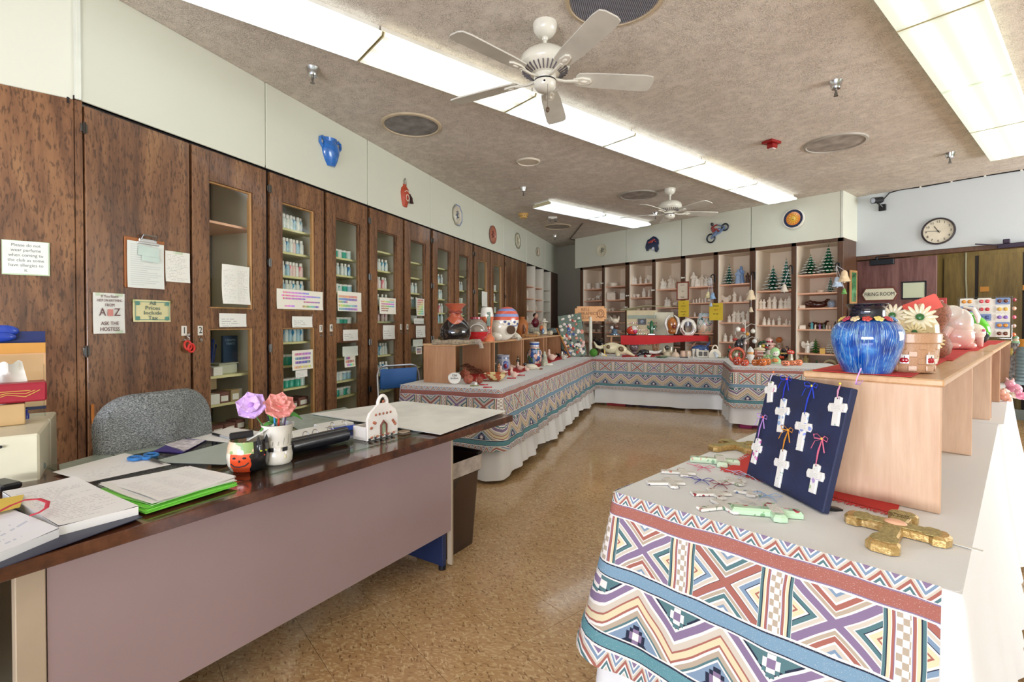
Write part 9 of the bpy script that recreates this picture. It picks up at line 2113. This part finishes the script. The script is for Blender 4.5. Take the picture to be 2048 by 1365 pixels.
def goldcross(label,head,foot,W_,w,th):
    a,b=P(head[0],head[1],ZT+.002),P(foot[0],foot[1],ZT+.002);d=a-b;L=d.length;an=atan2(d.y,d.x)-pi/2;W_=W_*L
    o=thing('gold_cross',label,'cross',(b.x,b.y,ZT+.002),an)
    a_=.58*L;e=w*1.55
    pts=[(-w*.9,0),(w*.9,0),(e,.05*L),(e*.95,.14*L),(w,.20*L),(w*.9,a_-w*1.1),(W_*.62,a_-w),(W_*.70,a_-e),(W_*.92,a_-e*.9),(W_,a_-w*.5),(W_,a_+w*.5),(W_*.92,a_+e*.9),(W_*.70,a_+e),(W_*.62,a_+w),(w*.9,a_+w*1.1),(w,L*.86),(e*.95,L*.90),(e,L*.95),(w*.9,L)]
    pts+=[(-x,y)for x,y in reversed(pts[2:])];pts[-1:]=pts[-1:]
    G().prism(pts,0,th,.006).build('cross_body',MGOLD,o,smooth=False)
    ins=[(x*.82,(y-a_)*.9+a_)for x,y in pts]
    G().prism(ins,th-.001,th+.0012).build('relief_face',MGOLD2,o,smooth=False)
    return o,L,a_,th
o,L,a_,th=goldcross('large antique gold cross with an oval peach stone',(1809,1038),(1761,1107),.37,.021,.022)
G().ell((0,a_,th+.002),(.024,.018,.007),16,8).build('peach_stone',mat('peach_stone','#EFB894',.4),o)
text('Trust\nin Him',.016,'lettering',mat('dark_gold_script','#5A4A20',.5),o,TM((0,.80*L,th+.0015),0),depth=.0005)
goldcross('gold cross partly behind the navy board at the far cloth edge',(1512,895),(1421,902),.42,.018,.022)
tp=P(1930,1094,ZT+.002);_td=P(1955,1101,ZT)-P(1905,1087,ZT);_ta=atan2(_td.y,_td.x);tag(G().box((0,0,.0008),(.062,.013,.001)).build('paper_tag',M_PAPER,None,TM(tuple(tp),_ta)),'white paper tag lying beside the large gold cross','tag')
def bow(px,py,c,label,s=1.0,tail=(-.03,.0),rz=0.0):
    p=P(px,py,ZT+.004);g=G();k=.022*s
    for sg in(-1,1):
        g.tube([(0,0,.002),(sg*k*.8,k*.5,.008),(sg*k*1.5,k*.1,.006),(sg*k*.9,-k*.4,.004),(0,0,.002)],.0016,5,flat=.5)
        g.tube([(0,0,.002),(sg*k*.5,-k*.9,.004),(sg*k*.9,-k*1.7,.001)],.0016,5,flat=.5)
    g.tube([(0,0,.002),(tail[0]*.5,tail[1]*.5+.006,.004),(tail[0],tail[1],.008)],.0016,5,flat=.5)
    tag(g.build('ribbon_bow',mat('satin_ribbon',c,.4),None,TM(tuple(p),rz+facing(p))),label,'ribbon')
bow(1408,937,'#D8577E','pink ribbon tied to the red-flowered cross',1.1,(-.06,.012));bow(1404,962,'#1E2E9A','navy blue ribbon tied to the dark-flowered cross',1.1,(-.06,0));bow(1441,970,'#8A1E34','wine red ribbon bow above the rose cross',1.0,(-.01,-.02))
bow(1495,951,'#C6CFE8','white and lilac ribbon over the red cloth corner',1.5,(-.07,.01));bow(1535,993,'#9CC0EA','pale blue ribbon loops near the board foot',1.2,(-.03,.01));bow(1505,1005,'#E6E2DA','cream ribbon lying between the white crosses',1.1,(-.04,.0))
# framed picture and leaflets on the end of the back cabinets
t=thing('framed_picture','narrow wood-framed green picture on the end of the back cabinets','picture',(-2.225,7.90,1.74),pi/2-.2)
G().box((0,0,0),(.17,.02,.50),.003).build('frame',M_PINE,t,smooth=False);G().box((.0,-.012,.02),(.11,.003,.40)).build('picture',glaze('#4A8A5A',var=.4,vs=8),t,smooth=False)
G().box((-.02,-.02,-.50),(.17,.006,.42),.001,ry=.02).build('leaflet',mat('grey_green_leaflet','#A8A890',.6,var=.1),t,smooth=False)
